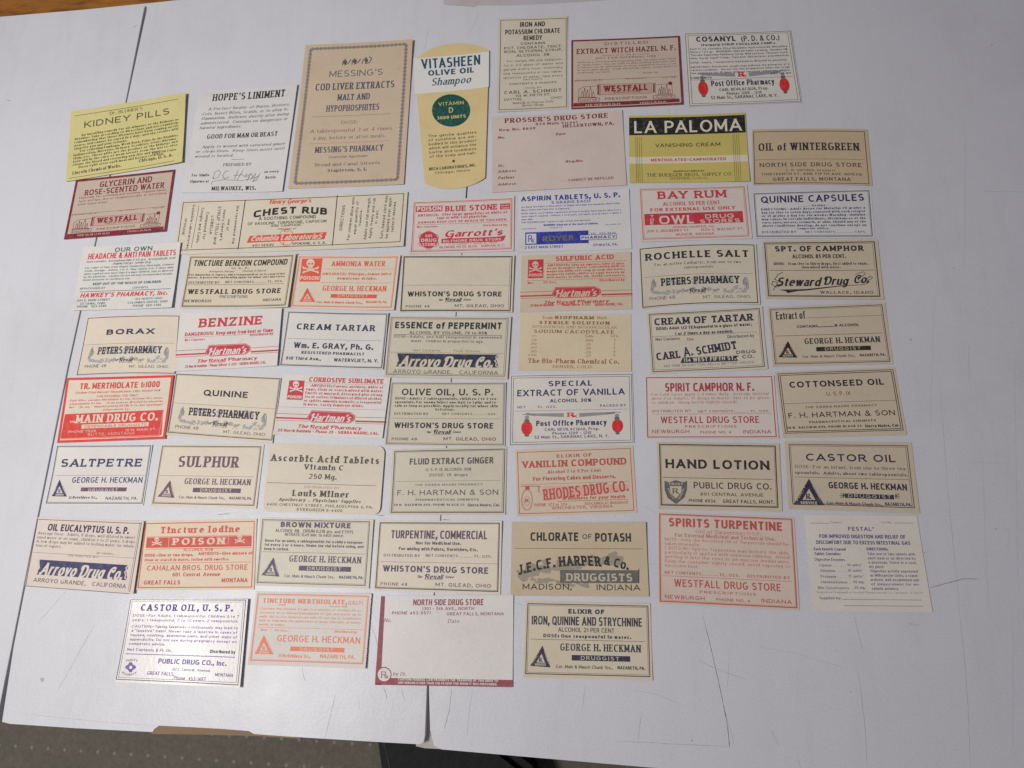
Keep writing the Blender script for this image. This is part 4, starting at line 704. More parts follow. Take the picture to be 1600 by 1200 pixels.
BLOCK['hart'] = (53.41, 29.81, [
 ('F',[(-.1,21.12),(15.89,21.12),(15.89,21.92),(-.1,21.92)],None,'banner',0),
 ('P',[(-.4,19.43),(15.63,19.43)],.25,None,'rule',1),
 ('P',[(.05,22.72),(16.02,22.72)],.2,None,'rule',1),
 ('F',[(39.07,21.56),(53.54,21.56),(53.54,22.35),(39.07,22.35)],None,'banner',0),
 ('P',[(38.96,19.96),(53.31,19.96)],.25,None,'rule',1),
 ('P',[(39.24,22.98),(53.55,22.98)],.2,None,'rule',1),
 ('F',[(15.26,20.6),(16.91,17.32),(35.95,17.49),(38.69,19.16),(38.85,21.4),(36.54,23.08),(18.3,23.22),(15.75,22.03)],None,'banner',0),
 ('P',[(15.67,20.58),(17.23,17.79),(35.85,17.89),(38.23,19.34),(38.35,21.26),(36.31,22.61),(18.38,22.74),(16.12,21.85),(15.67,20.58)],.14,'p','banner',2),
 ('T',"Hartman's",16.98,22.62,37.35,22.62,3.83,'kb','p','lettering',2,0,0,0),
 ('T','The',11.25,26.1,16.92,26.1,1.75,'kb',None,'lettering',1,0,0,0),
 ('T','Rexall',17.57,26.12,26.67,26.12,1.74,'kb',None,'lettering',1,0,0,0),
 ('T','Pharmacy',27.62,26.09,43.03,26.09,1.74,'kb',None,'lettering',1,0,0,0),
 ('P',[(17.62,26.43),(26.72,26.44)],.15,None,'lettering',1)])
BLOCK['post'] = (56.83, 33.74, [
 ('F',[(7.14,18.97),(25.18,19.06),(25.18,20.97),(8.38,19.83)],'g2','ornament#1',0),
 ('F',[(32.12,19.2),(48.7,18.93),(48.28,19.92),(32.26,21.11)],'g2','ornament#2',0),
 ('P',[(6.08,19.28),(7.55,19.31),(8.36,18.75),(12.04,19.56)],.25,'g3','ornament#1',1),
 ('P',[(43.9,19.84),(48.7,19.1),(50.92,19.31),(51.09,18.98)],.25,'g3','ornament#2',1),
 ('T','R',26.79,21.01,30.09,21.01,2.16,'rx','red','emblem',1,0,0,0),
 ('P',[(29.05,19.97),(31.3,21.26)],.35,'red','emblem',1),
 ('P',[(31.31,19.93),(29.29,21.22)],.25,'red','emblem',1),
 ('F',[(9.2,20.84),(9.01,21.42),(8.48,21.77),(7.83,21.75),(7.29,21.38),(7.08,20.79),(7.28,20.21),(7.8,19.86),(8.46,19.88),(8.99,20.25)],'g2','show_globe#1',0),
 ('F',[(9.46,22.33),(9.22,22.76),(8.57,23.02),(7.76,23),(7.11,22.72),(6.86,22.28),(7.1,21.85),(7.75,21.59),(8.55,21.6),(9.21,21.89)],'g3','show_globe#1',.5),
 ('F',[(10.71,25.81),(10.62,26.73),(10.33,27.58),(9.87,28.27),(9.28,28.76),(8.59,29.01),(7.88,29),(7.19,28.72),(6.58,28.21),(6.1,27.49),(5.79,26.64),(5.68,25.71),(5.77,24.79),(6.06,23.94),(6.52,23.24),(7.12,22.75),(7.8,22.5),(8.52,22.51),(9.21,22.79),(9.82,23.31),(10.3,24.03),(10.6,24.88)],'red','show_globe#1',1),
 ('P',[(10.71,25.81),(10.62,26.73),(10.33,27.58),(9.87,28.27),(9.28,28.76),(8.59,29.01),(7.88,29),(7.19,28.72),(6.58,28.21),(6.1,27.49),(5.79,26.64),(5.68,25.71),(5.77,24.79),(6.06,23.94),(6.52,23.24),(7.12,22.75),(7.8,22.5),(8.52,22.51),(9.21,22.79),(9.82,23.31),(10.3,24.03),(10.6,24.88),(10.71,25.81)],.12,'g3','show_globe#1',1.5),
 ('F',[(9.37,29.22),(9.16,29.55),(8.59,29.75),(7.89,29.74),(7.32,29.52),(7.1,29.18),(7.32,28.85),(7.88,28.65),(8.58,28.66),(9.15,28.88)],'g3','show_globe#1',0),
 ('F',[(50.42,20.8),(50.21,21.38),(49.68,21.74),(49.04,21.72),(48.53,21.35),(48.35,20.76),(48.56,20.18),(49.08,19.82),(49.72,19.83),(50.23,20.21)],'g2','show_globe#2',0),
 ('F',[(50.63,22.05),(50.38,22.49),(49.74,22.75),(48.95,22.73),(48.32,22.45),(48.09,22),(48.34,21.57),(48.98,21.31),(49.76,21.32),(50.39,21.61)],'g3','show_globe#2',.5),
 ('F',[(51.98,25.64),(51.86,26.53),(51.55,27.33),(51.08,27.99),(50.48,28.46),(49.81,28.7),(49.11,28.69),(48.45,28.42),(47.87,27.93),(47.42,27.25),(47.15,26.43),(47.06,25.54),(47.18,24.66),(47.49,23.85),(47.96,23.19),(48.56,22.71),(49.24,22.47),(49.94,22.49),(50.6,22.75),(51.18,23.25),(51.63,23.94),(51.9,24.76)],'red','show_globe#2',1),
 ('P',[(51.98,25.64),(51.86,26.53),(51.55,27.33),(51.08,27.99),(50.48,28.46),(49.81,28.7),(49.11,28.69),(48.45,28.42),(47.87,27.93),(47.42,27.25),(47.15,26.43),(47.06,25.54),(47.18,24.66),(47.49,23.85),(47.96,23.19),(48.56,22.71),(49.24,22.47),(49.94,22.49),(50.6,22.75),(51.18,23.25),(51.63,23.94),(51.9,24.76),(51.98,25.64)],.12,'g3','show_globe#2',1.5),
 ('F',[(50.48,29.07),(50.28,29.41),(49.76,29.61),(49.12,29.59),(48.61,29.37),(48.42,29.03),(48.63,28.7),(49.15,28.5),(49.78,28.51),(50.29,28.73)],'g3','show_globe#2',0),
 ('T','Post Office Pharmacy',12.49,25.02,44.61,25.02,2.64,'sb',None,'lettering',1,0,0,0),
 ('T','CARL BEVILACQUA, Prop.',16.39,27.32,41.15,27.32,1.31,'s',None,'lettering',1,0,0,0),
 ('T','Phones 1209 - 1210',19.94,29.11,37.63,29.11,1.31,'s',None,'lettering',1,0,0,0),
 ('T','52 Main St., SARANAC LAKE, N. Y.',11.73,30.82,45.46,30.82,1.39,'s',None,'lettering',1,0,0,0)])
BLOCK['fhh'] = (52.07, 30.8, [
 ('T','THE SIERRA MADRE PHARMACY',11.17,17.58,41.69,17.58,.96,'wl',None,'lettering',1,0,0,0),
 ('T','F. H. HARTMAN & SON',3.35,21.86,48.66,21.86,2.41,'s',None,'lettering',1,0,0,0),
 ('T','PHARMACEUTICAL CHEMISTS',11.86,24.4,40.16,24.4,.94,'w',None,'lettering',1,0,0,0),
 ('T','28 N   BALDWIN AVE. PHONE BLACK 25',1.99,26.7,33.8,26.7,.94,'w',None,'lettering',1,0,0,0),
 ('T','Sierra Madre, Cal.',35.22,27.01,49.49,27.01,1.24,'c',None,'lettering',1,0,0,0)])
BLOCK['westf'] = (57.46, 43.41, [
 ('P',[(1.83,25.74),(55.12,25.74)],.15,None,'rule',1),
 ('T','DISTRIBUTED BY',1.83,26.38,16.77,26.38,.8,'s',None,'lettering',1,0,0,0),
 ('T','NET CONTENTS',28.53,26.3,38.95,26.3,.72,'s',None,'lettering',1,0,0,0),
 ('T','FLD. OZS.',47.85,26.7,54.42,26.7,.72,'s',None,'lettering',1,0,0,0),
 ('P',[(15.27,28.74),(41.97,29.15),(41.77,35.65),(15.19,35.24),(15.27,28.74)],.12,None,'banner',1),
 ('P',[(14.13,28.85),(14.06,35.19)],.8,None,'banner',.9),
 ('P',[(43.02,29.36),(42.83,35.23)],.8,None,'banner',.9),
 ('P',[(14.93,28.41),(14.85,35.85)],.2,None,'banner',.9),
 ('P',[(43.82,29.08),(43.6,35.74)],.2,None,'banner',.9),
 ('F',[(15.27,28.74),(41.97,29.15),(41.77,35.65),(15.19,35.24)],'pinkw2','banner',-.8),
 ('T','WESTFALL',17.08,33.43,39.86,33.43,3.65,'cxc',None,'lettering',1,0,0,0),
 ('T','DRUG STORE',22.18,34.6,36.08,34.6,1.11,'s',None,'lettering',1,0,0,0),
 ('P',[(3.95,38.9),(3.97,31.41),(6.53,29.94),(13.58,29.62)],.2,None,'emblem',1),
 ('P',[(44.43,30.46),(50.35,30.17),(52.15,31.05),(52.19,36.76)],.2,None,'emblem',1),
 ('P',[(5.23,36.37),(5.24,34.03),(5.58,33.45),(5.58,32.48),(5.87,32.49),(5.87,33.47),(6.2,34.07),(6.19,36.41)],.2,None,'bottle_drawing#1',1),
 ('P',[(6.59,36.43),(6.61,33.02),(6.9,32.18),(6.91,30.75),(7.15,30.76),(7.14,32.19),(7.42,33.06),(7.4,36.46)],.2,None,'bottle_drawing#1',1),
 ('P',[(7.88,36.49),(7.9,33.72),(8.24,33.04),(8.24,31.88),(8.53,31.89),(8.53,33.05),(8.86,33.76),(8.84,36.53)],.2,None,'bottle_drawing#1',1),
 ('P',[(9.48,36.56),(9.51,32.51),(9.91,31.51),(9.92,29.81),(10.26,29.83),(10.25,31.53),(10.64,32.56),(10.6,36.61)],.2,None,'bottle_drawing#1',1),
 ('P',[(11.08,36.63),(11.1,34.5),(11.44,33.98),(11.45,33.09),(11.74,33.11),(11.73,34),(12.06,34.54),(12.04,36.67)],.2,None,'bottle_drawing#1',1),
 ('P',[(4.02,36.31),(13.24,36.73)],.3,None,'bottle_drawing#1',1),
 ('P',[(45.23,36.44),(45.3,34.36),(45.61,33.85),(45.64,32.98),(45.89,32.99),(45.86,33.86),(46.13,34.4),(46.06,36.48)],.2,None,'bottle_drawing#2',1),
 ('P',[(46.4,36.5),(46.5,33.46),(46.77,32.71),(46.81,31.44),(47.02,31.45),(46.98,32.72),(47.19,33.49),(47.08,36.53)],.2,None,'bottle_drawing#2',1),
 ('P',[(47.49,36.55),(47.58,34.08),(47.89,33.48),(47.93,32.45),(48.18,32.46),(48.14,33.49),(48.41,34.12),(48.32,36.58)],.2,None,'bottle_drawing#2',1),
 ('P',[(48.86,36.61),(49,33.01),(49.37,32.12),(49.42,30.61),(49.71,30.62),(49.65,32.13),(49.96,33.05),(49.82,36.65)],.2,None,'bottle_drawing#2',1),
 ('P',[(50.23,36.67),(50.3,34.78),(50.61,34.32),(50.64,33.53),(50.89,33.54),(50.86,34.33),(51.13,34.82),(51.05,36.71)],.2,None,'bottle_drawing#2',1),
 ('P',[(44.2,36.4),(52.08,36.76)],.3,None,'bottle_drawing#2',1),
 ('P',[(3.69,36.77),(14.64,37.1),(14.48,39.37),(3.82,39.13),(3.69,36.77)],.25,None,'emblem',1),
 ('T','MORTAR',4.82,38.71,13.49,38.71,1.1,'s',None,'lettering',1,0,0,0),
 ('P',[(42.38,37.1),(53.47,37.45),(53.39,39.34),(42.31,39.15),(42.38,37.1)],.25,None,'emblem',1),
 ('T','PUMICE',43.83,38.74,52.31,38.74,.94,'s',None,'lettering',1,0,0,0),
 ('F',[(52.52,30.03),(52.27,30.68),(51.67,31.05),(50.94,31.02),(50.37,30.59),(50.17,29.92),(50.41,29.28),(51.02,28.9),(51.75,28.93),(52.32,29.37)],None,'emblem',0),
 ('T','PRESCRIPTIONS',17.68,38.5,39.25,38.5,1.41,'s',None,'lettering',1,0,0,0),
 ('F',[(1.14,39.72),(55.63,39.72),(55.63,41.91),(1.14,41.91)],None,'banner',0),
 ('T','NEWBURGH',7.47,41.88,25.36,41.88,1.17,'w','p','lettering',2,0,0,0),
 ('T','INDIANA',35.55,41.89,48.94,41.89,1.17,'w','p','lettering',2,0,0,0)])
BLOCK['arro'] = (59.61, 31.39, [
 ('F',[(5.3,19.27),(54.59,19.36),(53.87,22.26),(54.98,25.81),(5.28,25.98),(6.29,22.66)],None,'banner',0),
 ('P',[(4.16,19.53),(5.4,21.25),(5.19,22.44),(6.16,22.98),(5.18,24.02),(5.59,25.19),(4.09,25.6)],.5,'p','ornament#1',1.2),
 ('P',[(54.88,19.13),(53.39,20.55),(53.84,21.72),(52.99,22.43),(53.8,23.51),(53.58,24.83),(54.82,25.59)],.5,'p','ornament#2',1.2),
 ('T','Arroyo Drug Co.',6.66,25.96,53.2,25.96,5.51,'kb','p','lettering',2,0,0,1),
 ('T','ARROYO GRANDE,   CALIFORNIA',4.19,29.28,54.89,29.28,1.87,'s','g3','lettering',1,0,0,0)])
L('bright yellow paper label headed KIDNEY PILLS, overlapping the maroon framed label below it','yellow','olive',[(-283.18,262.35),(-215.42,269.21),(-211.64,224.56),(-278.44,217.06)],67.66,45.17,(1.5, {'t': 0.22, 'r': 0.58}),{},[
 ('P',[(2.28,3.45),(63.37,3.45)],.28,None,'rule',1),
 ('P',[(1.73,43.54),(63.14,43.54)],.28,None,'rule',1),
 ('T',"Dr. BLUMER'S",23.1,6.31,42.35,6.31,1.95,'r',None,'lettering',1,0,0,0),
 ('T','KIDNEY PILLS',8.36,12.27,58.25,12.27,4.07,'s',None,'title',1,0,0,0),
 ('T','An unfailing remedy for all ailments of the Kidneys or',7.02,17.37,64.08,17.37,1.27,'rb',None,'lettering',1,0,0,0),
 ('T','Bladder. Take according to directions and use regularly,',3.38,19.44,64.08,19.44,1.27,'rb',None,'lettering',1,0,0,0),
 ('T','remembering that these diseases have been coming on for',3.38,21.5,64.08,21.5,1.27,'rb',None,'lettering',1,0,0,0),
 ('T','years, and cannot be cured in a day—and the results will',3.38,23.57,64.08,23.57,1.27,'rb',None,'lettering',1,0,0,0),
 ('T','surprise you and your friends.',3.38,25.63,34.33,25.63,1.27,'rb',None,'lettering',1,0,0,0),
 ('T','For relieving Lumbago, Weak Back, Pains in the Bladder,',7.02,27.7,64.08,27.7,1.27,'rb',None,'lettering',1,0,0,0),
 ('T','Indigestion, Nervous, Urinary Troubles, Gout, Rheuma-',3.38,29.76,64.08,29.76,1.27,'rb',None,'lettering',1,0,0,0),
 ('T','tism, etc. These pills are the product of the kidneys and',3.38,31.83,64.08,31.83,1.27,'rb',None,'lettering',1,0,0,0),
 ('T','free aid in the cure of weak nerves from the worst, also',3.38,33.89,64.08,33.89,1.27,'rb',None,'lettering',1,0,0,0),
 ('T','cleans the blood and restoring new life and vigor.',3.38,35.96,55.17,35.96,1.27,'rb',None,'lettering',1,0,0,0),
 ('T','Dose: 1 pill after each meal and before retiring.',7.02,38.02,56.22,38.02,1.27,'rb',None,'lettering',1,0,0,0),
 ('T','Price 50 Cents',49.64,36.85,63.7,36.85,1.35,'rb',None,'lettering',1,0,0,0),
 ('T','Chicago, U. S. A.',42.12,40.41,61.78,40.41,1.96,'rb',None,'lettering',1,0,0,0),
 ('T','—  -',27.28,36.98,37.93,36.98,.62,'s',None,'lettering',1,0,0,0),
 ('T','Lincoln Chemical Works.',3.71,41.47,32.03,41.47,1.95,'rb',None,'lettering',1,0,0,0)])
L('maroon framed tan label reading GLYCERIN AND ROSE-SCENTED WATER, tucked under the yellow label','tan','maroon',[(-272.96,218.03),(-215.75,220.97),(-215.47,183.33),(-273.01,181.66)],57.43,37.01,(0.35, {'b': 0.22}),{},[
 ('B',0,0,0,0,1.35,None),
 ('T','GLYCERIN AND',14.74,6.3,44.69,6.3,3.67,'cs',None,'title',1,0,0,0),
 ('T','ROSE-SCENTED WATER',6.8,10.63,52.31,10.63,3.47,'cs',None,'title',1,0,0,0),
 ('T','Especially for softening and soothing chapped hands,',4.07,12.44,54.1,12.44,1.22,'sl',None,'lettering',1,0,0,0),
 ('T','face and lips, dry or roughened skin. A refreshing',4.07,14.47,54.1,14.47,1.22,'sl',None,'lettering',1,0,0,0),
 ('T','after-shave lotion.',4.07,16.5,20.96,16.5,1.22,'sl',None,'lettering',1,0,0,0),
 ('U','westf')])
L('white paper label with a slanting signature, headed LINIMENT, left of the tall brown label','white','black',[(-208.4,270.64),(-151.05,270.1),(-153.6,203.36),(-210.17,206.08)],56.99,65.69,(0.35, {'r': 0.86}),{},[
 ('T',"HOPPE'S LINIMENT",8.56,7.12,50.45,7.12,4.53,'rc',None,'title',1,0,0,0),
 ('T','A Perfect healer of Burns, Bruises,',6.92,13.2,54.43,13.2,1.71,'ri',None,'lettering',1,0,0,0),
 ('T','Cuts, Insect Bites, Scalds, or to allay In-',3.89,16.24,54.43,16.24,1.71,'ri',None,'lettering',1,0,0,0),
 ('T','flammation.  Relieves shortly after being',3.89,19.27,54.43,19.27,1.71,'ri',None,'lettering',1,0,0,0),
 ('T','administered.  Contains no dangerous or',3.89,22.31,54.43,22.31,1.71,'ri',None,'lettering',1,0,0,0),
 ('T','harmful ingredients.',3.89,25.35,28,25.35,1.71,'ri',None,'lettering',1,0,0,0),
 ('T','GOOD FOR MAN OR BEAST',9.07,31.81,49.45,31.81,2.8,'rc',None,'lettering',1,0,0,0),
 ('T','Apply to wound with saturated gauze',7.03,37.66,55.01,37.66,1.65,'ri',None,'lettering',1,0,0,0),
 ('T','or clean linen.  Keep linen moist until',3.97,40.63,55.01,40.63,1.65,'ri',None,'lettering',1,0,0,0),
 ('T','wound is healed.',3.97,43.61,26.06,43.61,1.65,'ri',None,'lettering',1,0,0,0),
 ('P',[(25.34,45.44),(32.34,45.44)],.2,None,'rule',1),
 ('T','PREPARED BY',21.12,49.49,37,49.49,1.79,'r',None,'lettering',1,0,0,0),
 ('T','Fac-Simile',4.23,55.54,14.11,55.54,1.6,'rb',None,'lettering',1,0,0,0),
 ('T','Signature of',3.75,59.41,14.44,59.41,1.59,'rb',None,'lettering',1,0,0,0),
 ('T','on every',45.15,54.28,53.3,54.28,1.26,'rb',None,'lettering',1,0,0,0),
 ('T','Bottle',46.28,57.87,52.18,57.87,1.54,'rb',None,'lettering',1,0,0,0),
 ('P',[(16.84,57.29),(16.69,53.34),(18.75,51.9),(20.35,53.42),(19.43,56.36),(17.3,57.3),(15.78,56.28)],.2,None,'signature',1),
 ('P',[(24.94,52.55),(22.94,52.5),(21.74,55.42),(23.23,57.42),(25.73,56)],.2,None,'signature',1),
 ('P',[(30.08,51.69),(28.75,58.01)],.2,None,'signature',1),
 ('P',[(32.88,52.25),(30.18,58.52)],.2,None,'signature',1),
 ('P',[(27.93,55.56),(32.81,54.88),(33.9,56.17),(35.47,54.55),(34.87,56.68),(36.88,54.97),(35.93,59.6),(37.69,54.31),(39.05,56.28),(37.48,59.14),(40.4,54.37),(39.54,59.66),(43.04,53.95),(41.47,58.73),(38.84,59.17)],.2,None,'signature',1),
 ('P',[(16.01,60.71),(16.61,58.76),(22.84,57.9),(33.8,58.59),(42.48,56.35)],.17,None,'signature',1),
 ('T','MILWAUKEE, WIS.',16.84,64.34,41.82,64.34,2.35,'rb',None,'lettering',1,0,0,0)])
L('tall brown paper label with a chain border, headed COD LIVER EXTRACTS','brown','slate',[(-148.69,296.15),(-87,294.03),(-88.31,203.62),(-150.76,205.05)],62.09,90.77,(0.35, {'t': 0.72, 'r': 0.58}),{},[
 ('C',),
 ('P',[(22.73,14.39),(22.93,12),(24.05,10.62),(25.04,12.4),(23.98,14.45),(26.32,12.85),(27.38,10.8)],.5,None,'emblem',1),
 ('P',[(28.08,14.19),(28.3,11.8),(29.42,10.42),(30.79,11.93),(29.55,13.97),(31.93,12.76),(32.74,10.6)],.5,None,'emblem',1),
 ('P',[(33.84,14.01),(34.31,11.64),(36,10.1),(36.96,11.78),(35.89,13.92),(38.07,13.46),(39.18,10.65),(37.62,9.61)],.5,None,'emblem',1),
 ('F',[(24.99,12.78),(24.86,13.45),(24.39,13.84),(23.78,13.81),(23.24,13.37),(22.99,12.68),(23.12,12.01),(23.58,11.62),(24.2,11.65),(24.74,12.09)],None,'emblem',.5),
 ('F',[(30.58,12.4),(30.44,13.07),(29.98,13.46),(29.36,13.43),(28.83,12.99),(28.59,12.3),(28.72,11.63),(29.18,11.24),(29.8,11.27),(30.33,11.71)],None,'emblem',.5),
 ('F',[(37.14,12.07),(37.01,12.74),(36.54,13.13),(35.93,13.1),(35.4,12.66),(35.16,11.97),(35.3,11.3),(35.76,10.91),(36.37,10.94),(36.9,11.39)],None,'emblem',.5),
 ('T',"MESSING'S",15.73,21.83,46.03,21.83,4,'sl',None,'lettering',1,0,0,0),
 ('T','COD LIVER EXTRACTS',8.56,30.22,53.13,30.22,4.34,'rc',None,'title',1,0,0,0),
 ('T','MALT AND',21.74,37.09,39.85,37.09,3.91,'rc',None,'title',1,0,0,0),
 ('T','HYPOPHOSPHITES',16.06,44.01,45.56,44.01,3.88,'rc',None,'title',1,0,0,0),
 ('P',[(8.4,46.95),(51.96,46.95)],.15,None,'rule',1),
 ('T','DOSE:',25.26,52.08,34.45,52.08,2,'rl',None,'lettering',1,0,0,0),
 ('T','A tablespoonful 3 or 4 times',8.49,57.11,53.4,57.11,2.17,'rl',None,'lettering',1,0,0,0),
 ('T','a day, before or after meals.',10.54,61.42,50.31,61.42,1.98,'rl',None,'lettering',1,0,0,0),
 ('P',[(8.55,63.83),(53.05,63.83)],.15,'maroonl','rule',1),
 ('T',"MESSING'S PHARMACY",12.33,69.58,49.53,69.58,3.56,'rc',None,'lettering',1,0,0,0),
 ('T','Deutsche Apotheke',20.27,73.09,41.37,73.09,1.41,'r',None,'lettering',1,0,0,0),
 ('T','Broad and Canal Streets',13.16,77.87,48.32,77.87,1.93,'r',None,'lettering',1,0,0,0),
 ('T','Stapleton, S. I.',20.28,81.47,41.46,81.47,1.74,'rb',None,'lettering',1,0,0,0)])
L('yellow shampoo label with rounded top and bottom, white band and dark green disc','gold','teal',[(-87,288.43),(-44.31,288.37),(-45.79,200.31),(-76.84,199.26)],36.88,88.91,(0.35, {'r': 0.65, 't': 0.22}),{'shape': 1},[
 ('F',[(-.17,6.35),(36.89,5.73),(37.3,28.66),(-.98,29.37)],'wht','white_band',-.5),
 ('T','VITASHEEN',3.6,13.58,32.61,13.58,6.44,'cx',None,'title',1,0,0,0),
 ('T','OLIVE OIL',6.6,18.31,29.79,18.31,3.57,'sb',None,'lettering',1,0,0,0),
 ('T','Shampoo',7.74,24.69,28.73,24.69,4.65,'ri',None,'lettering',1,0,0,0),
 ('F',[(27.79,42.24),(27.37,45.08),(26.13,47.6),(24.17,49.61),(21.62,50.95),(18.72,51.5),(15.7,51.24),(12.85,50.18),(10.4,48.4),(8.55,46.05),(7.47,43.31),(7.21,40.39),(7.78,37.54),(9.12,34.98),(11.11,32.93),(13.58,31.56),(16.35,30.98),(19.2,31.24),(21.92,32.32),(24.31,34.14),(26.18,36.54),(27.37,39.31)],'greend','disc',0),
 ('T','VITAMIN',10.87,37.99,24.22,37.99,2.19,'s','goldt','disc',2,0,0,0),
 ('T','D',16.3,42.75,18.62,42.75,3.44,'s','goldt','disc',2,0,0,0),
 ('T','3000 UNITS',9.69,46.5,25.3,46.5,1.98,'sb','goldt','disc',2,0,0,0),
 ('T','The gentle qualities',4.12,57.02,31.16,57.02,1.59,'s','olive','lettering',1,0,0,0),
 ('T','of sunshine are em-',4.12,59.53,31.16,59.53,1.59,'s','olive','lettering',1,0,0,0),
 ('T','bodied in this product',4.12,62.04,31.16,62.04,1.59,'s','olive','lettering',1,0,0,0),
 ('T','which will enhance the',4.12,64.55,31.16,64.55,1.59,'s','olive','lettering',1,0,0,0),
 ('T','lustre and loveliness',4.12,67.06,31.16,67.06,1.59,'s','olive','lettering',1,0,0,0),
 ('T','of the scalp and hair.',4.12,69.57,31.16,69.57,1.59,'s','olive','lettering',1,0,0,0),
 ('F',[(18.81,72.64),(18.63,73.13),(18.2,73.41),(17.68,73.37),(17.27,73.02),(17.12,72.5),(17.3,72.01),(17.73,71.73),(18.25,71.77),(18.66,72.12)],'olive','lettering',0),
 ('T','BECA LABORATORIES, INC.',3.23,77.05,31.23,77.05,1.71,'c','olive','lettering',1,0,0,0),
 ('T','Chicago, Illinois',6.68,79.48,27.48,79.48,1.37,'s','olive','lettering',1,0,0,0)])
L('narrow upright cream label headed IRON AND POTASSIUM CHLORATE REMEDY at the top edge','cream2','black',[(-39.38,304.43),(-1.48,302.58),(-2.51,243.57),(-40.13,244.05)],37.78,59.7,(0.35, {'t': 0.43}),{},[
 ('B',1.2,1.2,.6,1.1,.3,None),
 ('T','IRON AND',11.91,5.96,25.5,5.96,3.08,'c',None,'title',1,0,0,0),
 ('T','POTASSIUM CHLORATE',3.88,10.67,33.71,10.67,3.05,'c',None,'title',1,0,0,0),
 ('T','REMEDY',13.89,14.78,24,14.78,3.04,'c',None,'title',1,0,0,0),
 ('T','CONTAINS',12.39,17.65,25.74,17.65,1.6,'s',None,'lettering',1,0,0,0),
 ('T','POT. CHLORATE, TINCT.',3.33,20.28,34.87,20.28,1.67,'s',None,'lettering',1,0,0,0),
 ('T','IRON, GLYCERIN, SYRUP,',3.37,22.61,34.86,22.61,1.66,'s',None,'lettering',1,0,0,0),
 ('T','ALCOHOL 3%',10.17,25.29,27.97,25.29,1.66,'s',None,'lettering',1,0,0,0),
 ('T','For Gargle, Mix one teaspoon-',5.16,28.55,35.05,28.55,1.32,'sl',None,'lettering',1,0,0,0),
 ('T','ful in 1/2 glass of water and',3.25,31.18,35.05,31.18,1.32,'sl',None,'lettering',1,0,0,0),
 ('T','gargle every hour. Internally',3.25,33.81,35.05,33.81,1.32,'sl',None,'lettering',1,0,0,0),
 ('T','one teaspoonful in two table-',3.25,36.44,35.05,36.44,1.32,'sl',None,'lettering',1,0,0,0),
 ('T','spoonfuls of water, take every',3.25,39.07,35.05,39.07,1.32,'sl',None,'lettering',1,0,0,0),
 ('T','two hours.',13.8,40.57,24.44,40.57,1.22,'sl',None,'lettering',1,0,0,0),
 ('T','CONTENTS 3 OUNCES',6.6,43.15,31.74,43.15,1.21,'s',None,'lettering',1,0,0,0),
 ('T','MADE BY',15.02,45.9,23.78,45.9,.97,'sl',None,'lettering',1,0,0,0),
 ('T','CARL A. SCHMIDT',3.93,48.69,34.45,48.69,1.92,'wl',None,'lettering',1,0,0,0),
 ('T','114 W. FIFTH ST.',10,50.81,28.55,50.81,1.44,'s',None,'lettering',1,0,0,0),
 ('T','DAYTON,',4,53,13.24,53,1.59,'sl',None,'lettering',1,0,0,0),
 ('T','OHIO',28.89,53.15,34.64,53.15,1.52,'sl',None,'lettering',1,0,0,0),
 ('T','Nobody in Dayton Sells',8.48,55.17,30.25,55.17,1.19,'ri',None,'lettering',1,0,0,0),
 ('T','Better Drugs',13.62,56.91,25.17,56.91,1.19,'ri',None,'lettering',1,0,0,0)])
L('maroon framed tan label headed EXTRACT WITCH HAZEL in the top row','tan2','maroon',[(0.24,286.85),(57.63,284.27),(56.65,241.27),(-0.78,243.05)],57.46,43.41,(0.35, {'r': 0.36}),{},[
 ('B',0,0,0,0,1,None),
 ('T','DISTILLED',17.94,3.94,40.74,3.94,1.65,'wl',None,'lettering',1,0,0,0),
 ('T','EXTRACT WITCH HAZEL N. F.',2.88,9.12,55,9.12,3.29,'cs',None,'title',1,0,0,0),
 ('T','Alcohol 14 to 15% by volume',16.49,10.95,41.07,10.95,.82,'sl',None,'lettering',1,0,0,0),
 ('T','NOT FOR INTERNAL USE',13.08,12.76,44.68,12.76,1.06,'wl',None,'lettering',1,0,0,0),
 ('T','Useful as a refreshing and invigorating after-the-bath, after-shave',3.2,14.93,54.9,14.93,.98,'sl',None,'lettering',1,0,0,0),
 ('T','or facial lotion.  May be used to allay chafing and minor skin',3.2,16.55,54.9,16.55,.98,'sl',None,'lettering',1,0,0,0),
 ('T','irritations. As an application to minor superficial burns, or as',3.2,18.17,54.9,18.17,.98,'sl',None,'lettering',1,0,0,0),
 ('T','an astringent gargle.  Keep the bottle tightly closed and in a',3.2,19.79,54.9,19.79,.98,'sl',None,'lettering',1,0,0,0),
 ('T','moderately cool place.',3.2,21.42,20.17,21.42,.98,'sl',None,'lettering',1,0,0,0),
 ('T','Permit No.',37.71,23.19,45.66,23.19,1.05,'sl',None,'lettering',1,0,0,0),
 ('U','westf')])
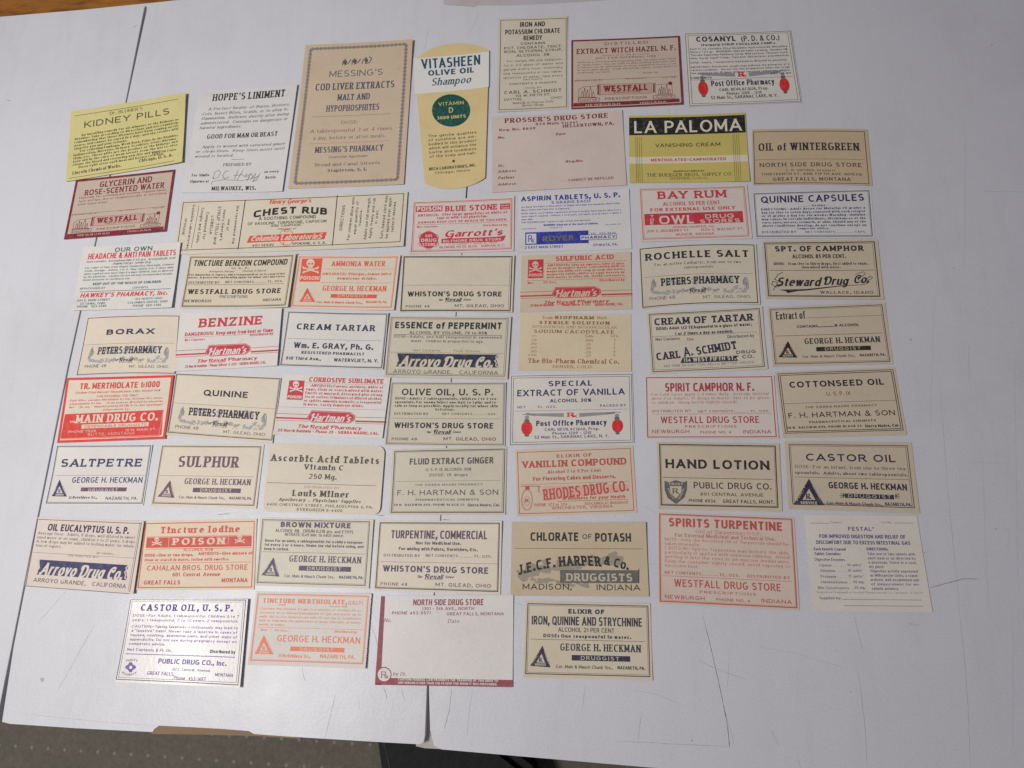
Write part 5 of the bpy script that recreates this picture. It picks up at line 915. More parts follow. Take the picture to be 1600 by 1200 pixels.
L('off-white label with double border and two red show globes, rightmost in the top row','offw','navyk',[(59.96,285.96),(114.45,282.65),(115.42,238.37),(59.17,240.04)],55.43,45.11,(0.35, {'r': 0.29}),{},[
 ('B',.6,.6,.4,.4,.25,None),
 ('B',1.9,1.6,1.6,1.5,.2,None),
 ('T','COSANYL',6.2,5.76,26.95,5.76,3.21,'sb',None,'title',1,0,0,0),
 ('T','(P. D. & CO.)',29.62,6.13,49.24,6.13,3.43,'s',None,'title',1,0,0,0),
 ('T','(Formerly SYRUP COCILLANA COMP.)',8.61,8.48,46.68,8.48,1.41,'sb',None,'lettering',1,0,0,0),
 ('T','Each fl. oz. contains: Ethyl Morphine Hydrochloride (Morphine',2.64,10.72,52.63,10.72,1.12,'s',None,'lettering',1,0,0,0),
 ('T','Deriv.) 1 1/3 gr.  WARNING—May be habit forming.  Alcohol 4%.',2.64,12.63,52.63,12.63,1.12,'s',None,'lettering',1,0,0,0),
 ('T','Tincture Euphorbia Pilulifera, Syrup Wild Lettuce, Tincture Cocil-',2.64,14.54,52.63,14.54,1.12,'s',None,'lettering',1,0,0,0),
 ('T','lana, Syrup Squill Comp., Cascarin (Bitterless) and Menthol.',2.64,16.45,52.63,16.45,1.12,'s',None,'lettering',1,0,0,0),
 ('T','DOSE—Adults, 1 teaspoonful repeated as directed by physician.',2.57,19.17,51.6,19.17,1.11,'s',None,'lettering',1,0,0,0),
 ('T','IMPORTANT—Persistent coughs may indicate the presence of a',2.57,21.93,52.23,21.93,1.1,'s',None,'lettering',1,0,0,0),
 ('T','serious condition.   Do not use this preparation when the cough',2.57,23.76,52.23,23.76,1.1,'s',None,'lettering',1,0,0,0),
 ('T','has persisted for 10 days, without securing competent advice.',2.57,25.59,52.23,25.59,1.1,'s',None,'lettering',1,0,0,0),
 ('T','CONTENTS',2.06,28.59,12.65,28.59,1.18,'w',None,'lettering',1,0,0,0),
 ('T','PUT UP BY',42.28,27.57,52.42,27.57,1.02,'w',None,'lettering',1,0,0,0),
 ('P',[(1.8,29.21),(53.32,29.21)],.15,None,'rule',1),
 ('U','post')])
L('blank pinkish prescription label with maroon serif heading and Date, Patient and Address lines','pinkt','maroon',[(-42.6,241.54),(25.44,240.38),(25.81,196.22),(-42.21,196.12)],68.03,44.79,(0.35, {'b': 0.29, 'r': 0.22}),{},[
 ('T',"PROSSER'S DRUG STORE",6.84,4.19,60.71,4.19,2.76,'rb',None,'title',1,0,0,0),
 ('T','834 Main Street',22.99,6.45,45.02,6.45,1.43,'rb',None,'lettering',1,0,0,0),
 ('T','HELLERTOWN, PA.',37.12,8.71,63.51,8.71,1.83,'rb',None,'lettering',1,0,0,0),
 ('T','Reg. No. 8849',3.89,8.9,22.86,8.9,1.42,'rb',None,'lettering',1,0,0,0),
 ('T','No.',3.07,13.39,6.78,13.39,1.41,'rbi',None,'lettering',1,0,0,0),
 ('T','Date',33.25,13.15,38.55,13.15,1.52,'rbi',None,'lettering',1,0,0,0),
 ('T','Reg.No.',37.98,29.72,46.96,29.72,1.38,'rbi',None,'lettering',1,0,0,0),
 ('T','Dr.',3.19,30.07,6.51,30.07,1.37,'rbi',None,'lettering',1,0,0,0),
 ('T','Address',3.01,33.48,12.56,33.48,1.37,'rbi',None,'lettering',1,0,0,0),
 ('T','Patient',3.17,37.28,11.66,37.28,1.45,'rbi',None,'lettering',1,0,0,0),
 ('T','Address',2.99,41.03,12.48,41.03,1.35,'rbi',None,'lettering',1,0,0,0),
 ('T','CANNOT BE REFILLED',39.01,40.84,61.72,40.84,1.45,'s',None,'lettering',1,0,0,0)])
L('yellow vanishing cream label with a broad black band and big cream capitals','yellow2','black',[(28.76,236.61),(87.05,234.11),(85.69,194.52),(27.38,197.35)],58.36,39.45,(0.35, {'r': 0.22}),{},[
 ('F',[(.04,1.32),(58.01,1.32),(58.01,11.61),(.04,11.61)],'blk','banner',0),
 ('T','LA PALOMA',2.61,10.48,56.18,10.48,7.05,'s','p2','title',2,0,0,0),
 ('T','VANISHING CREAM',13.03,18.89,45.21,18.89,2.17,'s',None,'lettering',1,0,0,0),
 ('F',[(.03,24.4),(58.14,24.4),(58.14,28.32),(.03,28.32)],'p2','banner',.5),
 ('T','MENTHOLATED-CAMPHORATED',10.77,27.16,47.7,27.16,1.66,'sb','redd','lettering',1,0,0,0),
 ('P',[(3.26,12.7),(3.41,39.11)],.15,None,'rule',.9),
 ('P',[(4.1,12.72),(4.24,39.13)],.15,None,'rule',.9),
 ('P',[(5.04,12.74),(5.15,39.14)],.15,None,'rule',.9),
 ('P',[(6.14,12.77),(6.23,39.15)],.15,None,'rule',.9),
 ('P',[(51.63,12.38),(51.4,39.3)],.15,None,'rule',.9),
 ('P',[(52.53,12.4),(52.29,39.31)],.15,None,'rule',.9),
 ('P',[(53.44,12.43),(53.17,39.33)],.15,None,'rule',.9),
 ('P',[(54.42,12.45),(54.14,39.34)],.15,None,'rule',.9),
 ('T','MANUFACTURED BY',21.67,33.35,36.88,33.35,.86,'w',None,'lettering',1,0,0,0),
 ('T','THE BUERGER BROS. SUPPLY CO.',8.53,35.92,50.12,35.92,1.83,'r',None,'lettering',1,0,0,0),
 ('T','DENVER, COLO.',20.07,37.63,38.34,37.63,1.24,'r',None,'lettering',1,0,0,0)])
L('deep tan label headed OIL of WINTERGREEN, rightmost in its row','kraft','black',[(89.48,223.92),(144.68,220.23),(142.89,188.73),(87.29,192.48)],55.52,31.53,(0.35, {'r': 0.22}),{'bow': 0.7},[
 ('B',.6,1.3,1.4,.7,.3,None),
 ('T','OIL of WINTERGREEN',2.97,12.35,50.84,12.35,4.29,'rc',None,'title',1,0,0,0),
 ('P',[(1.11,17.38),(52.9,17.38)],.12,None,'rule',1),
 ('T','NORTH SIDE DRUG STORE',3.31,21.55,51.35,21.55,2.2,'csc2',None,'lettering',1,0,0,0),
 ('T','C. R. SNYDER, Druggist',15.7,24.12,38.96,24.12,1.01,'wl',None,'lettering',1,0,0,0),
 ('T','THIRTEENTH ST. AND FIFTH AVE. NORTH',3.9,26.28,50.87,26.28,1.26,'wl',None,'lettering',1,0,0,0),
 ('T','GREAT FALLS, MONTANA',9.49,29.4,45.69,29.4,1.83,'wl',None,'lettering',1,0,0,0)])
L('long cream wraparound label reading CHEST RUB with sideways text at both ends','cream3','black',[(-210.01,201.5),(-86.01,199.19),(-86.77,167.75),(-209.65,169.5)],123.46,31.73,(0.35, {'r': 0.65, 'b': 0.14}),{},[
 ('B',1.4,1,1.8,2.4,.35,None),
 ('P',[(35.93,.85),(35.23,29.78)],.45,None,'rule',.9),
 ('P',[(86,.28),(85.89,29.6)],.45,None,'rule',.9),
 ('T',"Henry George's",49.41,3.94,72.55,3.94,2.47,'kb','redl','lettering',1,0,0,0),
 ('T','CHEST RUB',41.47,10.86,81.27,10.86,4.02,'cx',None,'title',1,.42,0,0),
 ('T','A SOOTHING COMPOUND',44.56,13.31,75.54,13.31,1.91,'s',None,'lettering',1,0,0,0),
 ('T','OF VASOLINE, TURPENTINE, CAPSICUM',38.8,16.02,81.41,16.02,1.64,'s',None,'lettering',1,0,0,0),
 ('T','AND CAMPHOR.',51.6,17.54,68.06,17.54,1.29,'s',None,'lettering',1,0,0,0),
 ('T','PREPARED BY',55.63,19.32,65.61,19.32,.77,'s',None,'lettering',1,0,0,0),
 ('F',[(39.51,26.21),(40.84,22.18),(82.22,21.7),(81.24,25.81)],'redl','banner',0),
 ('P',[(64.71,24.09),(64.68,25.43),(64.33,26.64),(63.69,27.63),(62.8,28.32),(61.75,28.66),(60.62,28.62),(59.49,28.2),(58.46,27.44),(57.61,26.39),(57.02,25.14),(56.72,23.79),(56.75,22.45),(57.1,21.23),(57.74,20.23),(58.63,19.53),(59.69,19.18),(60.83,19.23),(61.96,19.65),(62.99,20.43),(63.83,21.49),(64.42,22.74),(64.71,24.09)],.25,'redl','emblem',.5),
 ('T','C',58.83,20.89,61.86,20.89,1.54,'sb','redl','emblem',1.5,0,0,0),
 ('T','L',59.3,28.12,62.09,28.12,1.52,'rb','redl','emblem',1.5,0,0,0),
 ('T','Columbia LaboratorieS',41.43,25.43,80.42,25.43,3.24,'kb','p','lettering',2,0,0,0),
 ('T','401 MAIN',42.58,28.61,54.18,28.61,1.44,'s',None,'lettering',1,0,0,0),
 ('T','SPOKANE, U. S. A.',64.34,28.47,82.26,28.47,1.52,'s',None,'lettering',1,0,0,0),
 ('T','We recommend the',31.55,4.1,31.48,26.51,1.42,'s',None,'lettering',1,0,0,0),
 ('T','use of',27.77,11.8,27.34,18.68,1.44,'s',None,'lettering',1,0,0,0),
 ('T',"Henry George's",24.46,6.44,24.58,24.31,1.43,'s',None,'lettering',1,0,0,0),
 ('T','SYRUP TOLU and',21.41,4.13,21.26,26.39,1.69,'s',None,'lettering',1,0,0,0),
 ('T','LOBELIA',18.29,9.69,18.27,20.49,1.52,'s',None,'lettering',1,0,0,0),
 ('T','Compound for',15.22,7.39,14.86,23.35,1.53,'s',None,'lettering',1,0,0,0),
 ('T','Coughs and Colds.',12.17,4.64,11.7,25.54,1.53,'s',None,'lettering',1,0,0,0),
 ('P',[(10.57,2.99),(9.4,28)],.2,None,'rule',.9),
 ('T','Columbia Laboratories',7.06,2.68,6.67,28.41,1.45,'s',None,'lettering',1,0,0,0),
 ('T','SPOKANE',3.59,10.6,3.18,20.36,1.28,'s',None,'lettering',1,0,0,0),
 ('T','DIRECTIONS',90.26,21.07,90.87,6.5,1.61,'s',None,'lettering',1,0,0,0),
 ('T','For children dilute with',94.65,26.9,95.57,2.08,1.44,'s',None,'lettering',1,0,0,0),
 ('T','equal quantity of',97.75,23.64,97.82,4.61,1.43,'s',None,'lettering',1,0,0,0),
 ('T','Vaseline.',100.05,19.15,100.08,9.47,1.27,'s',None,'lettering',1,0,0,0),
 ('T','Adults use full strength.',103.47,27.06,103.94,2.43,1.42,'s',None,'lettering',1,0,0,0),
 ('T','Apply freely and rub',106.06,26.48,106.66,3.06,1.42,'s',None,'lettering',1,0,0,0),
 ('T','in well.',108.55,18.12,108.74,10.08,1.27,'s',None,'lettering',1,0,0,0),
 ('T','Soft, heated cloth may',112.14,26.96,113.08,1.94,1.42,'s',None,'lettering',1,0,0,0),
 ('T','be applied over appli-',114.84,26.81,115.24,2.72,1.41,'s',None,'lettering',1,0,0,0),
 ('T','cation if desired.',117.45,23.38,117.78,5.61,1.41,'s',None,'lettering',1,0,0,0)])
L('pinkish label printed red, headed POISON BLUE STONE, with perforated side edges','offp','redd',[(-83.51,194.32),(-30.64,193.26),(-30.99,162.63),(-83.93,163.63)],52.92,30.66,(0.35, {'r': 0.22}),{'perf': 1},[
 ('B',.9,1.3,1.1,1.2,.35,None),
 ('B',1.7,2,1.8,1.9,.15,None),
 ('F',[(2.11,3.6),(15.95,3.6),(15.95,6.93),(2.11,6.93)],None,'banner',0),
 ('T','POISON',2.72,6.43,15.38,6.43,2.45,'cx','p','lettering',2,0,0,0),
 ('T','BLUE STONE',17.38,7.15,44.26,7.15,3.14,'csc',None,'title',1,0,0,0),
 ('F',[(45.65,3.97),(50.68,3.97),(50.68,7.26),(45.65,7.26)],None,'banner',0),
 ('T','DO NOT',46.25,5.55,50.12,5.55,.87,'sb','p','lettering',2,0,0,0),
 ('T','TAKE',46.42,6.94,50.14,6.94,.86,'sb','p','lettering',2,0,0,0),
 ('T','ANTIDOTE:',3.28,9.59,14.09,9.59,1.39,'w',None,'lettering',1,0,0,0),
 ('T','Give large quantities of white of',15.9,9.44,49.32,9.44,1.39,'rb',None,'lettering',1,0,0,0),
 ('T','eggs or milk. Call physician.',13.14,11.24,39.14,11.24,1.3,'rb',None,'lettering',1,0,0,0),
 ('T','DANGER: KEEP OUT OF REACH OF CHILDREN',3.63,13.49,48.84,13.49,1.12,'w',None,'lettering',1,0,0,0),
 ('P',[(2.49,14.23),(50,14.23)],.15,None,'rule',1),
 ('T','Net Contents',3.2,15.89,13.97,15.89,1.03,'rb',None,'lettering',1,0,0,0),
 ('T','Distributed by',37.32,16.4,49.26,16.4,1.03,'rb',None,'lettering',1,0,0,0),
 ('F',[(14.43,23.1),(14.29,24.43),(13.77,25.64),(12.92,26.63),(11.8,27.32),(10.5,27.66),(9.12,27.62),(7.78,27.2),(6.59,26.43),(5.64,25.38),(5,24.13),(4.74,22.78),(4.86,21.44),(5.38,20.22),(6.23,19.22),(7.37,18.53),(8.68,18.19),(10.06,18.23),(11.41,18.66),(12.6,19.44),(13.55,20.5),(14.18,21.75)],None,'emblem',0),
 ('P',[(7.55,21.17),(7.51,21.6),(7.34,21.99),(7.07,22.31),(6.7,22.54),(6.28,22.65),(5.84,22.63),(5.4,22.49),(5.01,22.25),(4.7,21.91),(4.5,21.5),(4.41,21.07),(4.45,20.64),(4.62,20.24),(4.9,19.92),(5.26,19.7),(5.68,19.59),(6.13,19.6),(6.57,19.74),(6.95,19.99),(7.26,20.33),(7.47,20.74),(7.55,21.17)],.25,None,'emblem',.5),
 ('P',[(10.99,19.41),(10.95,19.84),(10.78,20.24),(10.5,20.56),(10.14,20.78),(9.72,20.89),(9.27,20.87),(8.84,20.74),(8.45,20.49),(8.14,20.15),(7.94,19.74),(7.85,19.31),(7.9,18.87),(8.06,18.48),(8.34,18.16),(8.71,17.93),(9.13,17.83),(9.58,17.84),(10.01,17.98),(10.4,18.23),(10.7,18.57),(10.91,18.98),(10.99,19.41)],.25,None,'emblem',.6),
 ('P',[(14.59,21.41),(14.55,21.84),(14.38,22.23),(14.1,22.55),(13.74,22.77),(13.32,22.88),(12.87,22.86),(12.44,22.73),(12.06,22.48),(11.75,22.14),(11.55,21.74),(11.47,21.3),(11.51,20.87),(11.68,20.48),(11.96,20.16),(12.32,19.94),(12.74,19.83),(13.19,19.84),(13.62,19.98),(14,20.23),(14.31,20.57),(14.51,20.97),(14.59,21.41)],.25,None,'emblem',.7),
 ('P',[(7.74,25),(7.69,25.43),(7.53,25.82),(7.25,26.14),(6.89,26.36),(6.47,26.47),(6.03,26.45),(5.59,26.32),(5.21,26.07),(4.9,25.73),(4.69,25.33),(4.61,24.9),(4.65,24.47),(4.81,24.08),(5.09,23.76),(5.45,23.54),(5.87,23.43),(6.32,23.44),(6.75,23.58),(7.14,23.83),(7.45,24.17),(7.65,24.57),(7.74,25)],.25,None,'emblem',.8),
 ('P',[(11.33,26.81),(11.28,27.23),(11.12,27.62),(10.84,27.94),(10.48,28.16),(10.06,28.27),(9.62,28.25),(9.18,28.12),(8.8,27.87),(8.49,27.54),(8.29,27.14),(8.21,26.71),(8.25,26.28),(8.42,25.89),(8.69,25.57),(9.05,25.35),(9.48,25.24),(9.92,25.26),(10.35,25.39),(10.74,25.64),(11.04,25.98),(11.24,26.38),(11.33,26.81)],.25,None,'emblem',.9),
 ('P',[(14.75,25.23),(14.71,25.66),(14.54,26.04),(14.27,26.36),(13.9,26.58),(13.48,26.69),(13.04,26.68),(12.61,26.54),(12.23,26.3),(11.92,25.96),(11.72,25.56),(11.64,25.13),(11.68,24.7),(11.85,24.31),(12.13,23.99),(12.49,23.77),(12.91,23.66),(13.35,23.67),(13.78,23.81),(14.17,24.06),(14.47,24.4),(14.67,24.8),(14.75,25.23)],.25,None,'emblem',1),
 ('T','GAS',7.8,21.35,11.24,21.35,1.54,'sb','p','lettering',2,0,0,0),
 ('T','DRUG',5.74,24,13.69,24,1.87,'sb','p','lettering',2,0,0,0),
 ('T','STORE',6.48,26.4,13.25,26.4,1.7,'sb','p','lettering',2,0,0,0),
 ('T',"Garrott's",17.48,21.68,47.8,21.68,3.75,'kb',None,'lettering',1,0,0,0),
 ('F',[(16.19,22.48),(47.43,22.51),(48.8,21.88),(47.85,24.54),(46.33,25.16),(16.07,25.02)],None,'banner',0),
 ('T','BILTMORE DRUG STORE',17.06,24.54,46.55,24.54,1.27,'sb','p','lettering',2,0,0,0),
 ('T','S. D. GARRETT, PHAR. D., PROP.',19.98,26.07,44.82,26.07,.76,'s',None,'lettering',1,0,0,0),
 ('T','BILTMORE HOTEL BLDG.   DURHAM, N. C.',15.25,27.86,48.27,27.86,1.27,'cl',None,'lettering',1,0,0,0)])
L('white label printed blue with a deep blue name bar, headed ASPIRIN TABLETS','white','blue',[(-28.7,194.75),(26.84,194.19),(26.66,161.07),(-28.78,161.97)],55.49,32.95,(0.35, {'r': 0.29}),{},[
 ('T','ASPIRIN TABLETS, U. S. P.',1.4,4.55,50.9,4.55,2.79,'sb',None,'title',1,0,0,0),
 ('T','5 GRAINS EACH',16.67,6.67,36.14,6.67,1.55,'s',None,'lettering',1,0,0,0),
 ('T','An Aid in the Relief of Discomfort of Simple Neuralgia and Headache, Head Colds,',1.55,8.29,50.91,8.29,.87,'s',None,'lettering',1,0,0,0),
 ('T','Minor Aches and Pains Due to Exposure.',1.55,9.94,25.88,9.94,.87,'s',None,'lettering',1,0,0,0),
 ('T','DOSE: Adults, 1 to 2 tablets, repeated in an hour if needed.  Dose may be taken 3 or 4',1.54,11.92,51.15,11.92,.86,'s',None,'lettering',1,0,0,0),
 ('T','times daily if required.  Children, 3 to 6 years, 1/2 tablet, 6 to 12 years, 1 tablet 3',1.54,13.6,51.15,13.6,.86,'s',None,'lettering',1,0,0,0),
 ('T','times daily.',1.54,15.27,7.36,15.27,.86,'s',None,'lettering',1,0,0,0),
 ('T','FOR CHILDREN under 3 years of age, consult your physician.',1.54,16.95,36.07,16.95,.86,'s',None,'lettering',1,0,0,0),
 ('T','WARNING—Keep out of the reach of children.',12.58,18.97,39.71,18.97,1.02,'c',None,'lettering',1,0,0,0),
 ('T','CONTENTS',1.69,20.48,9,20.48,.68,'s',None,'lettering',1,0,0,0),
 ('T','TABLETS',15.45,20.36,21.65,20.36,.68,'s',None,'lettering',1,0,0,0),
 ('T','PACKED BY',43.04,19.71,51.08,19.71,.67,'s',None,'lettering',1,0,0,0),
 ('F',[(3.42,22.16),(34.73,22.16),(34.73,29.06),(3.42,29.06)],'blue','banner',0),
 ('F',[(34.42,29.6),(34.9,22.56),(34.72,29.28)],'blue','banner',0),
 ('F',[(3.95,22.94),(8.94,22.94),(8.94,28.5),(3.95,28.5)],'p','banner',1.2),
 ('T','R',4.94,27.53,7.06,27.53,3.7,'sl',None,'emblem',3,0,0,0),
 ('P',[(6.69,25.66),(7.96,28.06)],.25,None,'emblem',3),
 ('P',[(7.98,25.71),(6.68,28.01)],.25,None,'emblem',3),
 ('T','ROYER',12.12,27.37,27.53,27.37,2.85,'c','goldk','banner',2,0,0,0),
 ('F',[(30.52,24.56),(48.57,24.56),(48.57,27.55),(30.52,27.55)],'goldk','banner',0),
 ('F',[(30.75,24.82),(48.29,24.82),(48.29,27.23),(30.75,27.23)],'p','banner',1.2),
 ('T','PHARMACY',31.28,26.83,47.86,26.83,1.49,'sb',None,'lettering',3.5,0,0,0),
 ('T','TEL. 733-2635',35.66,24.84,48.08,24.84,1.25,'s',None,'lettering',1,0,0,0),
 ('T','2 EAST MAIN STREET',3.26,31.23,22.22,31.23,1.42,'s',None,'lettering',1,0,0,0),
 ('T','EPHRATA, PA.',36.98,30.92,48.82,30.92,1.32,'s',None,'lettering',1,0,0,0)])
L('cream label printed red, headed BAY RUM, with a solid red drug stores bar','offp2','redd',[(31.24,194.53),(84.21,192.96),(84.11,163.58),(31.32,164.49)],52.89,29.71,(0.35, {'r': 0.29}),{},[
 ('B',1,1,1.3,1.2,.3,None),
 ('B',1.7,1.7,2,1.9,.15,None),
 ('T','BAY RUM',9.53,6.69,42.56,6.69,4.2,'csc',None,'title',1,0,0,0),
 ('T','ALCOHOL 55 PER CENT',11.76,10.49,39.21,10.49,2.13,'s',None,'lettering',1,0,0,0),
 ('T','FOR EXTERNAL USE ONLY',5.46,13.43,46.27,13.43,1.75,'w',None,'lettering',1,0,0,0),
 ('F',[(2.35,14.63),(49.55,14.63),(49.55,20.84),(2.35,20.84)],None,'banner',0),
 ('T','T',5.26,16.92,6.89,16.92,1.56,'cs','p','lettering',2,0,0,0),
 ('T','H',5.16,18.75,6.79,18.75,1.55,'cs','p','lettering',2,0,0,0),
 ('T','E',5.06,20.48,6.69,20.48,1.55,'cs','p','lettering',2,0,0,0),
 ('T','OWL',9.45,20.53,26.25,20.53,4.57,'cs','p','lettering',2,0,0,0),
 ('T','DRUG',31.65,18.07,45.25,18.07,2.2,'cs','p','lettering',2,0,0,0),
 ('T','STORES',29.06,20.65,47.82,20.65,2.01,'cs','p','lettering',2,0,0,0),
 ('T','PERRIN-HARPER, Inc.',15.78,22.93,35.93,22.93,1.18,'s',None,'lettering',1,0,0,0),
 ('T','200 S. MULBERRY ST.',3.2,24.78,23.71,24.78,1.36,'s',None,'lettering',1,0,0,0),
 ('T','1424 S. WALNUT ST.',28.92,24.74,49.22,24.74,1.36,'s',None,'lettering',1,0,0,0),
 ('T','MUNCIE, INDIANA',16.97,26.96,35.15,26.96,1.35,'s',None,'lettering',1,0,0,0)])
L('white label printed navy with small text, headed QUININE CAPSULES','white2','navyb',[(86.49,188.68),(142.1,187.16),(140.23,160.94),(85.73,163.6)],55.1,25.69,(0.35, {'b': 0.14}),{},[
 ('B',.5,.7,.9,.8,.35,None),
 ('B',1.1,1.3,1.5,1.4,.12,None),
 ('T','QUININE CAPSULES',3.75,6.25,51.5,6.25,3.76,'sm',None,'title',1,0,0,0),
 ('T','_____ Grains',20.74,8.72,33.44,8.72,1.1,'rb',None,'lettering',1,0,0,0),
 ('T','DIRECTIONS—Adult doses for Malaria: 20 grains a',3.5,10.37,51.62,10.37,1.12,'rb',None,'lettering',1,0,0,0),
 ('T','day for five to seven days, repeated with each relapse',3.5,12.18,51.62,12.18,1.12,'rb',None,'lettering',1,0,0,0),
 ('T','or 15 grains a day for six weeks. Warning—Quinine',3.5,14,51.62,14,1.12,'rb',None,'lettering',1,0,0,0),
 ('T','may cause, in certain individuals, disturbances of the',3.5,15.82,51.62,15.82,1.12,'rb',None,'lettering',1,0,0,0),
 ('T','ears, eyes, nerves, stomach, or skin. Should any of the',3.5,17.63,51.62,17.63,1.12,'rb',None,'lettering',1,0,0,0),
 ('T','above conditions develop, do not continue except on',3.5,19.45,51.62,19.45,1.12,'rb',None,'lettering',1,0,0,0),
 ('T','competent advice.',19.74,20.98,34.52,20.98,.99,'rb',None,'lettering',1,0,0,0),
 ('T','DISTRIBUTED BY',3.12,22.94,19.07,22.94,1.19,'wl',None,'lettering',1,0,0,0),
 ('T','NET CONTENTS________ CAPS.',23.36,22.9,51.18,22.9,.98,'wl',None,'lettering',1,0,0,0)])
L('white label with green and red print, headed HEADACHE & ANTI PAIN TABLETS, over the dark slit','white3','green',[(-260.38,176.08),(-205.86,176.15),(-205.61,139.32),(-260.69,140.13)],54.81,36.39,(1.5, {'r': 0.36}),{},[
 ('T','OUR OWN',18.21,3.66,39.14,3.66,2.55,'sm',None,'lettering',1,0,0,0),
 ('T','HEADACHE & ANTI PAIN TABLETS',3.89,7.26,52.75,7.26,3.22,'c','redm','title',1,0,0,0),
 ('T','Each contains:  Acetophenetidin 2 1/2 grs.  Acetylsalicylic Acid',3.34,9.2,52.83,9.2,1.13,'si',None,'lettering',1,0,0,0),
 ('T','(Aspirin) 3 1/2 grs.  Caffeine 1/2 gr.',18.45,10.91,39.86,10.91,1.12,'si',None,'lettering',1,0,0,0),
 ('T','For relief of Pain from Simple Headaches, Neuralgia, Common',3.09,12.73,52.61,12.73,1.03,'si',None,'lettering',1,0,0,0),
 ('T','Colds, Dosage - Adults, 1 or 2.  May repeat 2 or 3 times daily',3.09,14.46,52.61,14.46,1.03,'si',None,'lettering',1,0,0,0),
 ('T','when required (not more than 6 a day). Children, only as directed',3.09,16.19,52.61,16.19,1.03,'si',None,'lettering',1,0,0,0),
 ('T','by the physician.  Caution: Do not exceed recommended dosage.',3.09,17.92,52.61,17.92,1.03,'si',None,'lettering',1,0,0,0),
 ('T','Avoid excessive or continuous use.',3.09,19.65,29.48,19.65,1.03,'si',None,'lettering',1,0,0,0),
 ('T','KEEP OUT OF THE REACH OF CHILDREN',8.97,22.36,46.69,22.36,1.38,'sib',None,'lettering',1,0,0,0),
 ('T','REPACKAGED BY',2.44,24.59,16.45,24.59,1.1,'s',None,'lettering',1,0,0,0),
 ('T','CONTENTS',31.47,25.05,39.94,25.05,1.08,'s',None,'lettering',1,0,0,0),
 ('P',[(2.68,25.88),(52.65,25.88)],.3,None,'rule',1),
 ('T',"HAWKEY'S PHARMACY, Inc.",3.32,29.26,51.56,29.26,2.56,'sib','redm','lettering',1,0,0,0),
 ('T','224 E. MAIN STREET',2.13,31.4,20.25,31.4,1.27,'s',None,'lettering',1,0,0,0),
 ('T','OTTAWA, OHIO',4.26,33.36,17.96,33.36,1.27,'s',None,'lettering',1,0,0,0),
 ('T','PHONE   523-4585',2.79,34.94,18.85,34.94,1.27,'s',None,'lettering',1,0,0,0),
 ('T','104 NORTH HIGH',33.96,31.46,48.85,31.46,1.16,'s',None,'lettering',1,0,0,0),
 ('T','COLUMBUS GROVE, OHIO',30.19,33.47,52.14,33.47,1.25,'s',None,'lettering',1,0,0,0),
 ('T','PHONE  659-7365',33.26,35.32,48.79,35.32,1.24,'s',None,'lettering',1,0,0,0)])
L('cream double bordered label headed TINCTURE BENZOIN COMPOUND, its right edge lifting','cream2b','black',[(-200.88,168.95),(-142.54,166.33),(-144.07,136.89),(-202.12,139.23)],58.25,29.61,(0.35, {'r': 1.6}),{},[
 ('B',.9,.9,1.3,.9,.35,None),
 ('B',1.5,1.5,2,1.5,.15,None),
 ('T','TINCTURE BENZOIN COMPOUND',3.18,6.1,54.05,6.1,3.26,'cx',None,'title',1,0,.1,0),
 ('T','U. S. P.',24.34,7.89,33.56,7.89,.9,'w',None,'lettering',1,0,0,0),
 ('T',"(Kerkgard's Balsam)",12.25,9.64,26.09,9.64,.9,'ri',None,'lettering',1,0,0,0),
 ('T','(Balsam in Malta)',30.54,9.44,43.21,9.44,.9,'ri',None,'lettering',1,0,0,0),
 ('T','For inhalation of vapors, add a teaspoonful or so to a pan of hot',1.86,11.49,53.97,11.49,.99,'rb',None,'lettering',1,0,0,0),
 ('T','water.  A protective and healing agent for minor cuts and sores.',1.86,13.01,53.97,13.01,.99,'rb',None,'lettering',1,0,0,0),
 ('T','DISTRIBUTED BY',2.3,15.96,18.94,15.96,1.25,'wl',None,'lettering',1,0,0,0),
 ('T','NET CONTENTS______ FL. OZS.',22.18,15.74,53.23,15.74,1.16,'wl',None,'lettering',1,0,0,0),
 ('P',[(.85,16.58),(54.03,16.58)],.15,None,'rule',1),
 ('T','WESTFALL DRUG STORE',2.89,21.72,53.08,21.72,2.65,'w',None,'lettering',1,0,0,0),
 ('T','PRESCRIPTIONS',20.46,24.03,35.49,24.03,1.58,'sl',None,'lettering',1,0,0,0),
 ('T','NEWBURGH',1.98,26.29,16.21,26.29,1.49,'wl',None,'lettering',1,0,0,0),
 ('T','INDIANA',44.02,25.99,53.96,25.99,1.4,'wl',None,'lettering',1,0,0,0)])
